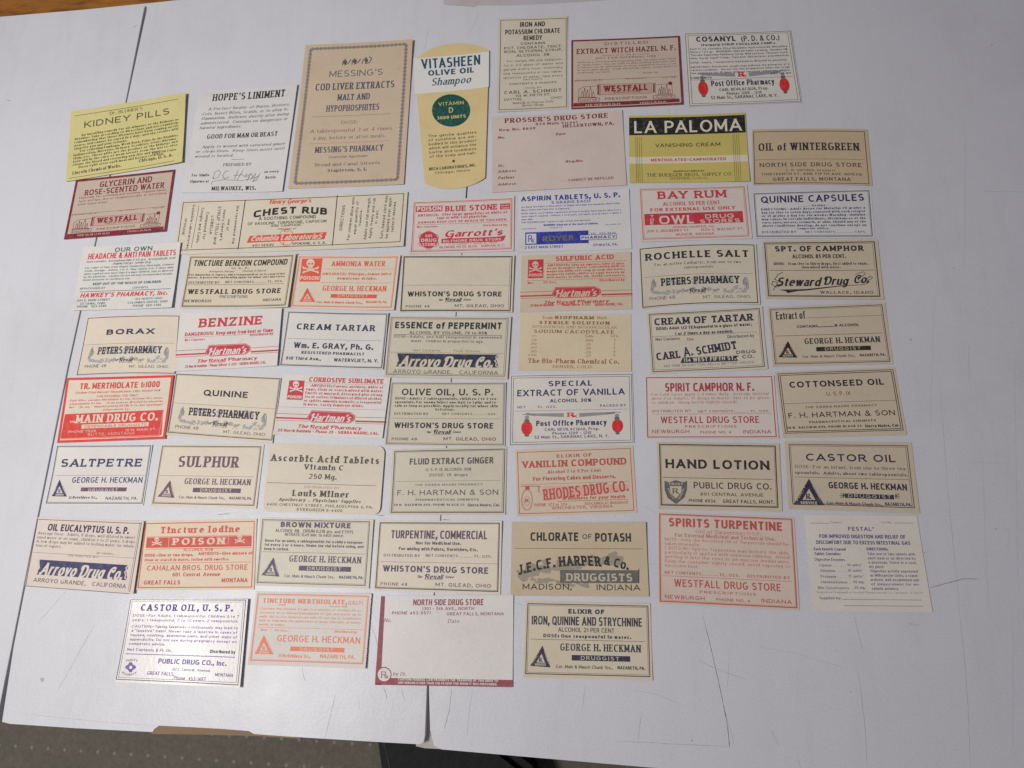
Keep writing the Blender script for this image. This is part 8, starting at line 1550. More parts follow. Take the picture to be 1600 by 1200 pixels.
L('peach label printed orange-red with a POISON strip and two skulls, headed Tincture Iodine','peach','orred2',[(-204.57,32.35),(-149.96,32.94),(-148.06,1.57),(-204.18,1.37)],55.37,31.2,(0.35, {}),{},[
 ('B',.8,1,1,.9,.4,None),
 ('T','Tincture Iodine',8.53,5.85,47.19,5.85,3.02,'rx',None,'title',1,0,0,0),
 ('P',[(2.25,7.4),(52.96,7.4)],.2,None,'rule',1),
 ('F',[(2.29,7.69),(53.2,7.69),(53.2,12.35),(2.29,12.35)],None,'banner',0),
 ('P',[(5.11,9.73),(9.87,11.15)],.42,'p','skull_emblem#880',2),
 ('P',[(5.29,11.08),(9.71,9.8)],.42,'p','skull_emblem#880',2),
 ('F',[(5.39,9.63),(5.36,9.76),(5.25,9.84),(5.1,9.83),(4.97,9.75),(4.9,9.62),(4.93,9.49),(5.04,9.41),(5.19,9.41),(5.32,9.49)],'p','skull_emblem#880',2),
 ('F',[(5.59,11.2),(5.57,11.33),(5.46,11.41),(5.31,11.41),(5.18,11.32),(5.11,11.19),(5.14,11.06),(5.25,10.98),(5.4,10.98),(5.53,11.07)],'p','skull_emblem#880',2),
 ('F',[(9.89,9.69),(9.86,9.83),(9.75,9.91),(9.6,9.9),(9.47,9.82),(9.4,9.69),(9.43,9.56),(9.54,9.48),(9.69,9.48),(9.82,9.56)],'p','skull_emblem#880',2),
 ('F',[(10.08,11.26),(10.05,11.39),(9.94,11.47),(9.79,11.47),(9.66,11.39),(9.6,11.26),(9.63,11.12),(9.74,11.05),(9.89,11.05),(10.02,11.13)],'p','skull_emblem#880',2),
 ('F',[(5.71,9.99),(5.68,10.12),(5.57,10.2),(5.42,10.2),(5.28,10.12),(5.22,9.98),(5.25,9.85),(5.36,9.77),(5.51,9.77),(5.64,9.86)],'p','skull_emblem#880',2),
 ('F',[(5.82,10.84),(5.79,10.97),(5.68,11.05),(5.53,11.05),(5.4,10.97),(5.33,10.84),(5.36,10.7),(5.47,10.62),(5.62,10.63),(5.75,10.71)],'p','skull_emblem#880',2),
 ('F',[(9.66,10.05),(9.63,10.18),(9.52,10.26),(9.37,10.26),(9.24,10.17),(9.18,10.04),(9.21,9.91),(9.32,9.83),(9.47,9.83),(9.6,9.92)],'p','skull_emblem#880',2),
 ('F',[(9.77,10.9),(9.74,11.03),(9.63,11.11),(9.48,11.11),(9.35,11.03),(9.28,10.89),(9.31,10.76),(9.42,10.68),(9.57,10.69),(9.7,10.77)],'p','skull_emblem#880',2),
 ('F',[(8.46,8.55),(8.32,9.21),(7.76,9.61),(7.02,9.6),(6.36,9.18),(6.04,8.51),(6.19,7.85),(6.74,7.45),(7.49,7.47),(8.15,7.89)],'p','skull_emblem#880',2.4),
 ('F',[(6.69,9.24),(8,9.26),(7.99,10.11),(6.92,10.1)],'p','skull_emblem#880',2.6),
 ('F',[(7.11,8.71),(7.07,8.91),(6.93,9.03),(6.74,9.02),(6.56,8.9),(6.48,8.7),(6.51,8.5),(6.65,8.38),(6.85,8.38),(7.02,8.51)],None,'skull_emblem#880',3),
 ('F',[(8.07,8.72),(8.04,8.92),(7.9,9.04),(7.7,9.04),(7.53,8.91),(7.45,8.71),(7.48,8.52),(7.62,8.4),(7.82,8.4),(7.99,8.53)],None,'skull_emblem#880',3),
 ('F',[(7.32,9.09),(7.53,9.39),(7.19,9.38)],None,'skull_emblem#880',3),
 ('P',[(7.15,9.61),(7.21,10.06)],.07,None,'skull_emblem#880',3),
 ('P',[(7.39,9.61),(7.45,10.06)],.07,None,'skull_emblem#880',3),
 ('P',[(7.63,9.62),(7.69,10.06)],.07,None,'skull_emblem#880',3),
 ('P',[(45.31,9.24),(49.87,10.62)],.42,'p','skull_emblem#1385',2),
 ('P',[(45.39,10.56),(49.8,9.31)],.42,'p','skull_emblem#1385',2),
 ('F',[(45.58,9.13),(45.55,9.26),(45.43,9.34),(45.29,9.34),(45.16,9.25),(45.11,9.12),(45.15,8.99),(45.26,8.92),(45.41,8.92),(45.53,9)],'p','skull_emblem#1385',2),
 ('F',[(45.68,10.67),(45.64,10.8),(45.53,10.88),(45.38,10.88),(45.26,10.8),(45.21,10.67),(45.24,10.54),(45.36,10.46),(45.5,10.46),(45.62,10.54)],'p','skull_emblem#1385',2),
 ('F',[(49.98,9.2),(49.94,9.33),(49.83,9.41),(49.68,9.4),(49.56,9.32),(49.51,9.19),(49.54,9.06),(49.66,8.99),(49.8,8.99),(49.93,9.07)],'p','skull_emblem#1385',2),
 ('F',[(50.06,10.74),(50.02,10.87),(49.91,10.94),(49.77,10.94),(49.64,10.86),(49.59,10.73),(49.63,10.6),(49.74,10.52),(49.89,10.53),(50.01,10.61)],'p','skull_emblem#1385',2),
 ('F',[(45.87,9.49),(45.83,9.62),(45.72,9.69),(45.57,9.69),(45.45,9.61),(45.39,9.48),(45.43,9.35),(45.55,9.27),(45.69,9.28),(45.81,9.36)],'p','skull_emblem#1385',2),
 ('F',[(45.92,10.32),(45.88,10.45),(45.77,10.53),(45.62,10.53),(45.5,10.45),(45.45,10.32),(45.48,10.19),(45.6,10.11),(45.74,10.11),(45.87,10.19)],'p','skull_emblem#1385',2),
 ('F',[(49.73,9.55),(49.7,9.68),(49.58,9.75),(49.44,9.75),(49.31,9.67),(49.26,9.54),(49.3,9.41),(49.41,9.33),(49.56,9.34),(49.68,9.42)],'p','skull_emblem#1385',2),
 ('F',[(49.78,10.38),(49.74,10.51),(49.63,10.59),(49.48,10.59),(49.36,10.5),(49.31,10.37),(49.35,10.25),(49.46,10.17),(49.61,10.17),(49.73,10.25)],'p','skull_emblem#1385',2),
 ('F',[(48.67,8.08),(48.48,8.72),(47.91,9.11),(47.18,9.1),(46.56,8.69),(46.3,8.04),(46.48,7.39),(47.05,7),(47.79,7.01),(48.4,7.43)],'p','skull_emblem#1385',2.4),
 ('F',[(46.88,8.75),(48.16,8.77),(48.09,9.61),(47.05,9.59)],'p','skull_emblem#1385',2.6),
 ('F',[(47.33,8.23),(47.28,8.43),(47.13,8.54),(46.94,8.54),(46.78,8.42),(46.71,8.22),(46.76,8.03),(46.9,7.91),(47.09,7.91),(47.26,8.04)],None,'skull_emblem#1385',3),
 ('F',[(48.27,8.25),(48.23,8.44),(48.08,8.56),(47.89,8.56),(47.73,8.43),(47.66,8.24),(47.7,8.04),(47.85,7.93),(48.04,7.93),(48.2,8.05)],None,'skull_emblem#1385',3),
 ('F',[(47.51,8.61),(47.7,8.9),(47.36,8.89)],None,'skull_emblem#1385',3),
 ('P',[(47.31,9.11),(47.33,9.55)],.07,None,'skull_emblem#1385',3),
 ('P',[(47.54,9.12),(47.57,9.56)],.07,None,'skull_emblem#1385',3),
 ('P',[(47.78,9.12),(47.81,9.56)],.07,None,'skull_emblem#1385',3),
 ('P',[(13.16,7.43),(13.3,12.05)],.2,'p','rule',2),
 ('P',[(42.12,7.01),(41.93,11.2)],.2,'p','rule',2),
 ('T','POISON',15.2,11.19,40.35,11.19,2.98,'rx','p','lettering',2,0,0,0),
 ('P',[(2.37,12.94),(53.23,12.94)],.2,None,'rule',1),
 ('T','ALCOHOL 83%',20.69,14.07,34.9,14.07,1.33,'cl',None,'lettering',1,0,0,0),
 ('T','DOSE—One or two drops.',2.28,16.36,25.66,16.36,1.34,'c',None,'lettering',1,0,0,0),
 ('T','ANTIDOTE—Give mixture of',27.98,15.93,53.92,15.93,1.32,'c',None,'lettering',1,0,0,0),
 ('T','flour or starch in water, follow with emetics.',2.32,18.43,43.04,18.43,1.26,'rbi',None,'lettering',1,0,0,0),
 ('P',[(3.07,19.25),(53.3,19.25)],.18,None,'rule',1),
 ('T','CAHALAN BROS. DRUG STORE',4.16,22.64,51.93,22.64,2.35,'s',None,'lettering',1,0,0,0),
 ('T','601  Central  Avenue',16.64,25.28,39.11,25.28,1.67,'c',None,'lettering',1,0,0,0),
 ('T','GREAT FALLS',3.42,28.83,20.68,28.83,1.89,'sb',None,'lettering',1,0,0,0),
 ('T','MONTANA',40.07,28.02,52.2,28.02,1.86,'sb',None,'lettering',1,0,0,0)])
L('grey-cream bordered label headed BROWN MIXTURE with a plum bar','cream4','plumk',[(-148.11,33.44),(-94.75,31.92),(-95.29,1.87),(-148,3.28)],53.06,30.11,(0.35, {'r': 0.5}),{},[
 ('B',.9,.8,1.6,1.2,.3,'navyk'),
 ('B',1.5,1.4,2.2,1.8,.12,'navyk'),
 ('T','BROWN MIXTURE',9.76,4.11,42.62,4.11,2.38,'sx',None,'title',1,0,0,0),
 ('T','ALCOHOL 8%   OPIUM 0.218 grs. and ETHYL',7.48,6.37,44.19,6.37,1.42,'cl',None,'lettering',1,0,0,0),
 ('T','NITRATE 0.45 min. to each ounce.',12.05,8.01,39.66,8.01,1.41,'cl',None,'lettering',1,0,0,0),
 ('T','Dose: For an adult, a tablespoonful; for a child a teaspoon-',2.9,10.79,49.24,10.79,1.18,'c',None,'lettering',1,0,0,0),
 ('T','ful every 3 or 4 hours. Shake the vial before using, and',2.9,12.63,49.24,12.63,1.18,'c',None,'lettering',1,0,0,0),
 ('T','keep it corked.',2.9,14.46,14.41,14.46,1.18,'c',None,'lettering',1,0,0,0),
 ('P',[(2.09,15.26),(50.15,15.26)],.15,None,'rule',1),
 ('U','heck')])
L('cream bordered label headed TURPENTINE, COMMERCIAL in condensed capitals','cream1','plumk',[(-92.68,31.55),(-36.37,30.82),(-37.03,-0.55),(-93.26,1.17)],56.28,30.88,(0.35, {'r': 0.22}),{},[
 ('B',.7,.8,.9,1,.4,'black'),
 ('B',1.3,1.4,1.5,1.6,.12,'black'),
 ('T','TURPENTINE, COMMERCIAL',6.23,7.94,49.87,7.94,3.61,'c',None,'title',1,0,0,0),
 ('T','Not for Medicinal Use.',17.81,10.53,38.07,10.53,1.39,'c',None,'lettering',1,0,0,0),
 ('T','For mixing with Paints, Varnishes, Etc.',10.19,13.11,45.72,13.11,1.39,'c',None,'lettering',1,0,0,0),
 ('T','DISTRIBUTED BY',3.57,16,19.95,16,1.16,'wl',None,'lettering',1,0,0,0),
 ('T','NET CONTENTS______ FL. OZS.',22.56,15.75,51.98,15.75,1.07,'wl',None,'lettering',1,0,0,0),
 ('P',[(2.12,18.27),(54.62,18.27)],.12,None,'rule',1),
 ('U','whis')])
L('plain buff label without border reading CHLORATE OF POTASH above grey shaded lettering','kraft2','black',[(-32.05,30.4),(26.55,29.63),(26.29,-1.43),(-32.63,-1.08)],58.76,31.28,(0.35, {'r': 0.58}),{},[
 ('T','CHLORATE',8.39,8.18,29.53,8.18,3.71,'c',None,'title',1,0,0,0),
 ('T','OF',31.16,7.24,35.26,7.24,2.02,'s',None,'title',1,0,0,0),
 ('T','POTASH',36.68,8.39,52.15,8.39,3.7,'c',None,'title',1,0,0,0),
 ('P',[(1.51,11.39),(57.06,11.39)],.15,None,'rule',1),
 ('F',[(23.44,19.08),(23.17,19.89),(21.85,19.33),(20.77,18.91),(20.71,18.1),(21.86,18.19),(22.85,18.33)],'g4','scroll_ornament',-.9),
 ('F',[(33.5,17.38),(33.33,18.28),(31.71,19.16),(30.55,18.5),(30.35,17.46),(31.9,16.73),(33.55,16.35)],'g4','scroll_ornament',-.85),
 ('F',[(7.93,23.34),(7.57,24.13),(6.13,24.1),(4.92,23.44),(4.18,22.19),(6.11,22.14),(8.13,22.08)],'g4','scroll_ornament',-.81),
 ('F',[(45.1,17.2),(44.88,18.1),(43.54,17.83),(42.43,17.64),(42.89,16.95),(43.48,16.3),(44.93,16.31)],'g4','scroll_ornament',-.77),
 ('F',[(11.6,20.39),(11.5,21.07),(10.22,21.48),(9.43,20.71),(9.45,20),(10.27,19.42),(11.23,19.9)],'g4','scroll_ornament',-.72),
 ('F',[(30.96,19.37),(30.42,20),(29.21,19.57),(28.37,19.02),(27.68,17.96),(29.03,17.64),(30.11,18.63)],'g4','scroll_ornament',-.68),
 ('F',[(36.83,16.94),(36.53,17.72),(35.18,17.78),(33.98,17.24),(34.65,16.53),(35.27,16.06),(36.69,16.03)],'g4','scroll_ornament',-.63),
 ('F',[(28.86,18.39),(29.11,19.85),(26.92,19.09),(25.4,18.03),(25.75,17.02),(26.9,16.48),(28.64,17.34)],'g4','scroll_ornament',-.58),
 ('F',[(8.01,21.69),(7.39,22.44),(5.99,22.23),(4.82,21.63),(5.24,20.94),(5.91,20.35),(7.12,20.9)],'g4','scroll_ornament',-.54),
 ('F',[(15.25,19.69),(14.69,21.26),(12.26,21.21),(9.58,21.08),(10.65,19.42),(12.31,18.78),(15.07,17.85)],'g4','scroll_ornament',-.5),
 ('F',[(13.56,19.57),(13.31,20.09),(12.34,20.28),(11.26,19.85),(10.93,18.91),(12.34,18.74),(13.26,19.05)],'g4','scroll_ornament',-.45),
 ('F',[(29.74,18.15),(29.53,19.33),(27.38,19.85),(25.33,18.85),(25.98,17.42),(27.34,16.1),(29.23,17.2)],'g4','scroll_ornament',-.41),
 ('F',[(36.4,14.84),(36.34,15.62),(35.11,15.57),(33.86,15.32),(34.43,14.57),(34.99,13.72),(36.15,14.24)],'g4','scroll_ornament',-.36),
 ('F',[(7.49,24.01),(7.21,24.97),(5.38,25.57),(4.1,24.47),(3.54,23.18),(5.65,23.17),(7.66,22.69)],'g4','scroll_ornament',-.32),
 ('F',[(43.33,16.56),(43.31,18.12),(40.71,18.33),(39.21,17.16),(38.44,15.57),(40.72,14.47),(42.68,15.55)],'g4','scroll_ornament',-.27),
 ('F',[(34.25,17.61),(33.5,18.2),(32.26,18.6),(31.64,17.73),(31.08,16.88),(32.33,16.42),(33.69,16.79)],'g4','scroll_ornament',-.23),
 ('F',[(46.41,17.32),(45.15,18.07),(43.68,18.32),(41.73,17.76),(42.46,16.55),(43.79,16.12),(45.53,16.17)],'g4','scroll_ornament',-.18),
 ('F',[(24.97,18.61),(23.42,18.97),(22.08,19.73),(20.81,18.52),(20.33,17.18),(22.09,16.56),(24.15,17.31)],'g4','scroll_ornament',-.14),
 ('F',[(7.86,22.38),(7.27,22.87),(6.25,22.86),(4.49,22.46),(4.43,21.23),(6.16,21.18),(7.75,21.39)],'g4','scroll_ornament',-.09),
 ('F',[(22.91,18.3),(22.58,19.15),(21.16,19),(19.96,18.54),(19.37,17.4),(21.22,17.47),(22.25,17.64)],'g4','scroll_ornament',-.05),
 ('F',[(41.21,17.52),(40.32,18.12),(38.9,18.26),(37.56,17.33),(36.81,15.83),(38.71,15.04),(41.16,16.09)],'g4','scroll_ornament',-.9),
 ('F',[(48.53,16.46),(48.02,17.6),(45.93,17.31),(43.66,16.14),(43.92,14.52),(45.98,14.2),(48.82,14.69)],'g4','scroll_ornament',-.85),
 ('F',[(22.14,19.63),(21.06,20.77),(19.24,20.82),(17.67,20.35),(17.79,19.18),(19.25,18.61),(21.18,18.45)],'g4','scroll_ornament',-.81),
 ('F',[(10.95,18.46),(10.28,19.74),(8.27,20.62),(6.25,20.25),(6.03,18.68),(8.18,17.33),(10,17.74)],'g4','scroll_ornament',-.77),
 ('F',[(29.2,18.11),(27.63,18.99),(25.87,19.66),(24.53,18.58),(25.13,17.6),(25.94,16.51),(27.61,17.19)],'g4','scroll_ornament',-.72),
 ('F',[(27.45,18.23),(27.06,18.66),(26.16,18.54),(24.79,18.07),(24.63,17.01),(26.05,16.91),(27.22,17.52)],'g4','scroll_ornament',-.68),
 ('F',[(43.87,17.04),(43.28,17.81),(41.84,17.92),(40.92,17.13),(40.39,16.08),(41.76,15.28),(43.56,15.99)],'g4','scroll_ornament',-.63),
 ('F',[(8.2,22.71),(7.33,24.49),(4.32,24.79),(2.93,23.43),(3.16,22.24),(4.41,21.14),(7,21.19)],'g4','scroll_ornament',-.58),
 ('F',[(12.63,21.48),(12.14,23.04),(9.86,22.67),(8.56,22.35),(7.61,21.17),(9.58,20.14),(11.22,20.8)],'g4','scroll_ornament',-.54),
 ('F',[(9.5,22.72),(9.39,23.65),(7.79,23.32),(6.19,22.56),(6,21.29),(7.62,20.91),(9.39,21.72)],'g4','scroll_ornament',-.5),
 ('F',[(29.05,18.68),(28.48,20.12),(26.22,20.22),(24.21,19.75),(24.16,18.22),(26.4,17.95),(27.92,17.82)],'g4','scroll_ornament',-.45),
 ('F',[(46.47,13.46),(44.92,14.89),(42.92,15.68),(40.78,15.37),(42.01,13.85),(43.22,13.16),(45.32,12.29)],'g4','scroll_ornament',-.41),
 ('F',[(30.77,19.43),(30.06,20.03),(29.09,20.55),(27.71,20.35),(28.06,19.37),(28.97,18.37),(30.08,19)],'g4','scroll_ornament',-.36),
 ('F',[(12.34,21.23),(11.46,22.67),(9.15,23.69),(7.12,22.98),(6.89,21.33),(9.4,20.64),(11.22,20.33)],'g4','scroll_ornament',-.32),
 ('F',[(48.48,17.55),(47.51,18.46),(46.14,18.3),(44.41,18.22),(44.93,17.14),(46.14,16.75),(47.55,16.68)],'g4','scroll_ornament',-.27),
 ('F',[(48.05,16.89),(47.33,17.64),(46.13,18.37),(45.53,17.67),(45.74,17.06),(46.28,16.35),(47.24,16.53)],'g4','scroll_ornament',-.23),
 ('F',[(17.73,20.4),(17.1,21.92),(14.53,21.7),(11.66,20.98),(12.36,19.18),(14.67,19.01),(17.23,18.68)],'g4','scroll_ornament',-.18),
 ('F',[(12.89,20.8),(12.27,21.97),(9.97,22.02),(9.03,20.53),(7.95,19.06),(9.94,18.44),(12.71,19.11)],'g4','scroll_ornament',-.14),
 ('F',[(6.82,22.1),(6.21,23.22),(4.22,22.66),(2.79,21.86),(2.27,20.53),(4.3,20.82),(6.25,20.69)],'g4','scroll_ornament',-.09),
 ('F',[(16.59,20.2),(14.92,20.7),(13.29,21.4),(11.41,20.09),(11.61,18.68),(13.52,18.59),(15.08,19.04)],'g4','scroll_ornament',-.05),
 ('F',[(27.56,19.37),(27.33,20.97),(24.51,21.73),(22.39,20.55),(22.83,18.89),(24.91,18.36),(27.07,18.02)],'g4','scroll_ornament',-.9),
 ('F',[(24.81,18.5),(23.77,19.18),(21.99,19.31),(20.85,17.98),(20.63,16.82),(21.87,15.79),(24.02,17.15)],'g4','scroll_ornament',-.85),
 ('F',[(31.4,18.67),(30.32,19.22),(28.85,19.14),(28.16,18.14),(27.51,17.08),(28.81,16.65),(30.09,17.68)],'g4','scroll_ornament',-.81),
 ('F',[(24.28,17.58),(23.89,18.87),(21.52,18.97),(20.05,17.62),(19.85,16.24),(21.6,15.55),(23.68,16.31)],'g4','scroll_ornament',-.77),
 ('F',[(6.15,23.01),(5.68,23.72),(4.34,23.71),(3.67,23),(3.16,22.19),(4.27,21.74),(5.62,22.2)],'g4','scroll_ornament',-.72),
 ('F',[(47.64,16.69),(47.95,18.3),(45.23,18.77),(43.2,18.09),(44.23,16.62),(45.59,15.98),(47.95,15.07)],'g4','scroll_ornament',-.68),
 ('F',[(25.8,18.86),(24.35,19.37),(22.82,20.05),(21.38,18.81),(21.88,17.79),(23,17.24),(25.01,17.49)],'g4','scroll_ornament',-.63),
 ('F',[(16.84,17.73),(15.86,18.43),(14.16,18.38),(13.54,17.2),(13.12,16.3),(14.25,16),(16.03,16.44)],'g4','scroll_ornament',-.58),
 ('F',[(25.97,19.19),(24.21,19.82),(22.24,20.56),(19.78,19),(20.87,17.58),(22.4,16.81),(24.5,17.74)],'g4','scroll_ornament',-.54),
 ('F',[(7.97,21.19),(8.1,22.82),(5.19,24.02),(3.84,22.83),(3.59,21.55),(5.42,20.41),(8,19.56)],'g4','scroll_ornament',-.5),
 ('F',[(16.56,25.05),(16.44,25.5),(15.21,25.82),(14.31,25.73),(14.71,25.28),(15.26,24.9),(16.11,24.87)],'g4','scroll_ornament',-.9),
 ('F',[(16.35,25.72),(15.38,26.23),(13.43,25.6),(12.17,25.01),(11.73,24.25),(13.24,24.1),(15.43,24.74)],'g4','scroll_ornament',-.85),
 ('F',[(32.93,26.82),(32.67,27.27),(31.4,27.1),(29.69,26.87),(29.77,26.18),(31.29,26.04),(32.55,26.37)],'g4','scroll_ornament',-.81),
 ('F',[(30.52,26.2),(30.07,26.63),(28.61,26.4),(27.84,25.87),(27.68,25.41),(28.52,25.06),(29.66,25.71)],'g4','scroll_ornament',-.77),
 ('F',[(11.12,24.5),(11.07,25.15),(9.39,24.94),(8.28,24.71),(8.51,24.26),(9.26,23.83),(10.52,24.1)],'g4','scroll_ornament',-.72),
 ('F',[(19,24.8),(18.38,25.21),(17.08,25.37),(15.12,25.11),(15.34,24.31),(17.08,24.11),(18.65,24.23)],'g4','scroll_ornament',-.68),
 ('F',[(15.88,25.26),(14.58,25.85),(12.34,25.92),(11.72,25.03),(11.33,24.47),(12.33,23.82),(14.61,24.37)],'g4','scroll_ornament',-.63),
 ('F',[(21.52,25.39),(21.28,25.74),(20.21,25.53),(19.28,25.2),(18.74,24.59),(20.16,24.7),(21,25.03)],'g4','scroll_ornament',-.58),
 ('F',[(12.19,25.42),(12.39,25.95),(10.91,26.01),(10.2,25.77),(10.34,25.42),(10.99,25.18),(11.86,25.14)],'g4','scroll_ornament',-.54),
 ('F',[(28.34,26.73),(27.1,27.02),(26.19,27.25),(25.04,27.02),(25.37,26.56),(26.1,26.09),(27.33,26.35)],'g4','scroll_ornament',-.5),
 ('F',[(16.26,24.96),(15.57,25.48),(14.22,25.55),(13.72,25.23),(13.51,24.92),(14.27,24.67),(15.18,24.71)],'g4','scroll_ornament',-.45),
 ('F',[(17.26,24.15),(16.82,25.14),(14.49,25.63),(12.37,25.91),(12.73,24.96),(14.35,23.96),(16.57,23.58)],'g4','scroll_ornament',-.41),
 ('F',[(24.79,26.61),(23.14,26.82),(21.42,26.78),(19.59,25.94),(19.81,25.18),(21.38,24.93),(23.34,25.67)],'g4','scroll_ornament',-.36),
 ('F',[(26.97,26.61),(27.3,27.56),(24.77,27.16),(23.19,26.1),(24.12,25.68),(24.81,25.04),(26.45,26.01)],'g4','scroll_ornament',-.32),
 ('F',[(33.91,25.72),(33.32,26.46),(31.44,27.07),(30.68,26.59),(30.95,26.12),(31.47,25.33),(32.72,25.61)],'g4','scroll_ornament',-.27),
 ('F',[(33.99,27.3),(33.47,28.01),(31.42,27.49),(29.65,26.99),(30.13,26.38),(31.21,25.86),(33.39,26.46)],'g4','scroll_ornament',-.23),
 ('F',[(21.33,20.4),(54.81,20.4),(54.81,25.78),(21.33,25.78)],'g3','banner',0),
 ('T','J.E.C.F. HARPER',3.23,21.89,39,18,4.28,'cxc',None,'lettering',1,.42,0,0),
 ('T','& Co.',40.09,18,50.46,20.4,3.83,'cxc',None,'lettering',1,0,0,0),
 ('T','DRUGGISTS',24.02,25.04,52.11,25.04,3.26,'csc','p','lettering',2,0,0,0),
 ('P',[(55.05,19.72),(54.81,25.75)],.3,'black','rule',.9),
 ('T','MADISON,',5.2,28.63,26.26,28.63,2.43,'s',None,'lettering',1,0,0,0),
 ('T','INDIANA',36.93,28.77,55.26,28.77,2.43,'s',None,'lettering',1,0,0,0)])
L('pink-cream label printed brick red with long small text, headed SPIRITS TURPENTINE','pinkt2','redbr2',[(32.09,34.05),(89.32,31.14),(87.44,-6.85),(30.14,-4.17)],57.33,38.15,(0.35, {'r': 0.14}),{},[
 ('B',.5,.6,.8,.8,.45,None),
 ('B',1.1,1.2,1.4,1.5,.1,None),
 ('T','SPIRITS TURPENTINE',4.62,5.98,52.28,5.98,3.69,'sb',None,'title',1,0,0,0),
 ('T','(Oil of Turpentine) U.S.P.',15.98,8.34,43.18,8.34,1.41,'rl',None,'lettering',1,0,0,0),
 ('T','For External Medicinal and Technical Use.',7.24,10.2,48.99,10.2,1.49,'r',None,'lettering',1,0,0,0),
 ('T','NOTE—Only the Rectified Oil of Turpentine should be',2.82,12.04,54.36,12.04,1.24,'rl',None,'lettering',1,0,0,0),
 ('T','taken internally.',2.82,13.86,17.61,13.86,1.24,'rl',None,'lettering',1,0,0,0),
 ('T','CAUTION—Spirits Turpentine may irritate the skin,',2.82,15.68,54.36,15.68,1.24,'rl',None,'lettering',1,0,0,0),
 ('T','particularly if applied with vigorous rubbing.  Avoid',2.82,17.49,54.36,17.49,1.24,'rl',None,'lettering',1,0,0,0),
 ('T','getting it into the eyes or on mucous membranes.',2.82,19.31,54.36,19.31,1.24,'rl',None,'lettering',1,0,0,0),
 ('T','Keep the container tightly closed, avoid exposing to',2.82,21.13,54.36,21.13,1.24,'rl',None,'lettering',1,0,0,0),
 ('T','excessive heat.',2.82,22.94,16.82,22.94,1.24,'rl',None,'lettering',1,0,0,0),
 ('T','NET CONTENTS______ FL. OZS.',2.7,25.85,33.66,25.85,1.13,'wl',None,'lettering',1,0,0,0),
 ('T','DISTRIBUTED BY',36.87,25.81,54.16,25.81,1.12,'wl',None,'lettering',1,0,0,0),
 ('P',[(1.88,26.69),(54.9,26.69)],.15,None,'rule',1),
 ('T','WESTFALL DRUG STORE',6.58,30.89,50.32,30.89,3.04,'s',None,'lettering',1,0,0,0),
 ('T','PRESCRIPTIONS',17.09,33.18,40.07,33.18,1.11,'wl',None,'lettering',1,0,0,0),
 ('T','NEWBURGH',2.62,36.01,19.04,36.01,1.59,'s',None,'lettering',1,0,0,0),
 ('T','PHONE NO. 4',23.86,35.94,37.58,35.94,1.18,'s',None,'lettering',1,0,0,0),
 ('T','INDIANA',42.18,35.76,54.38,35.76,1.57,'s',None,'lettering',1,0,0,0)])
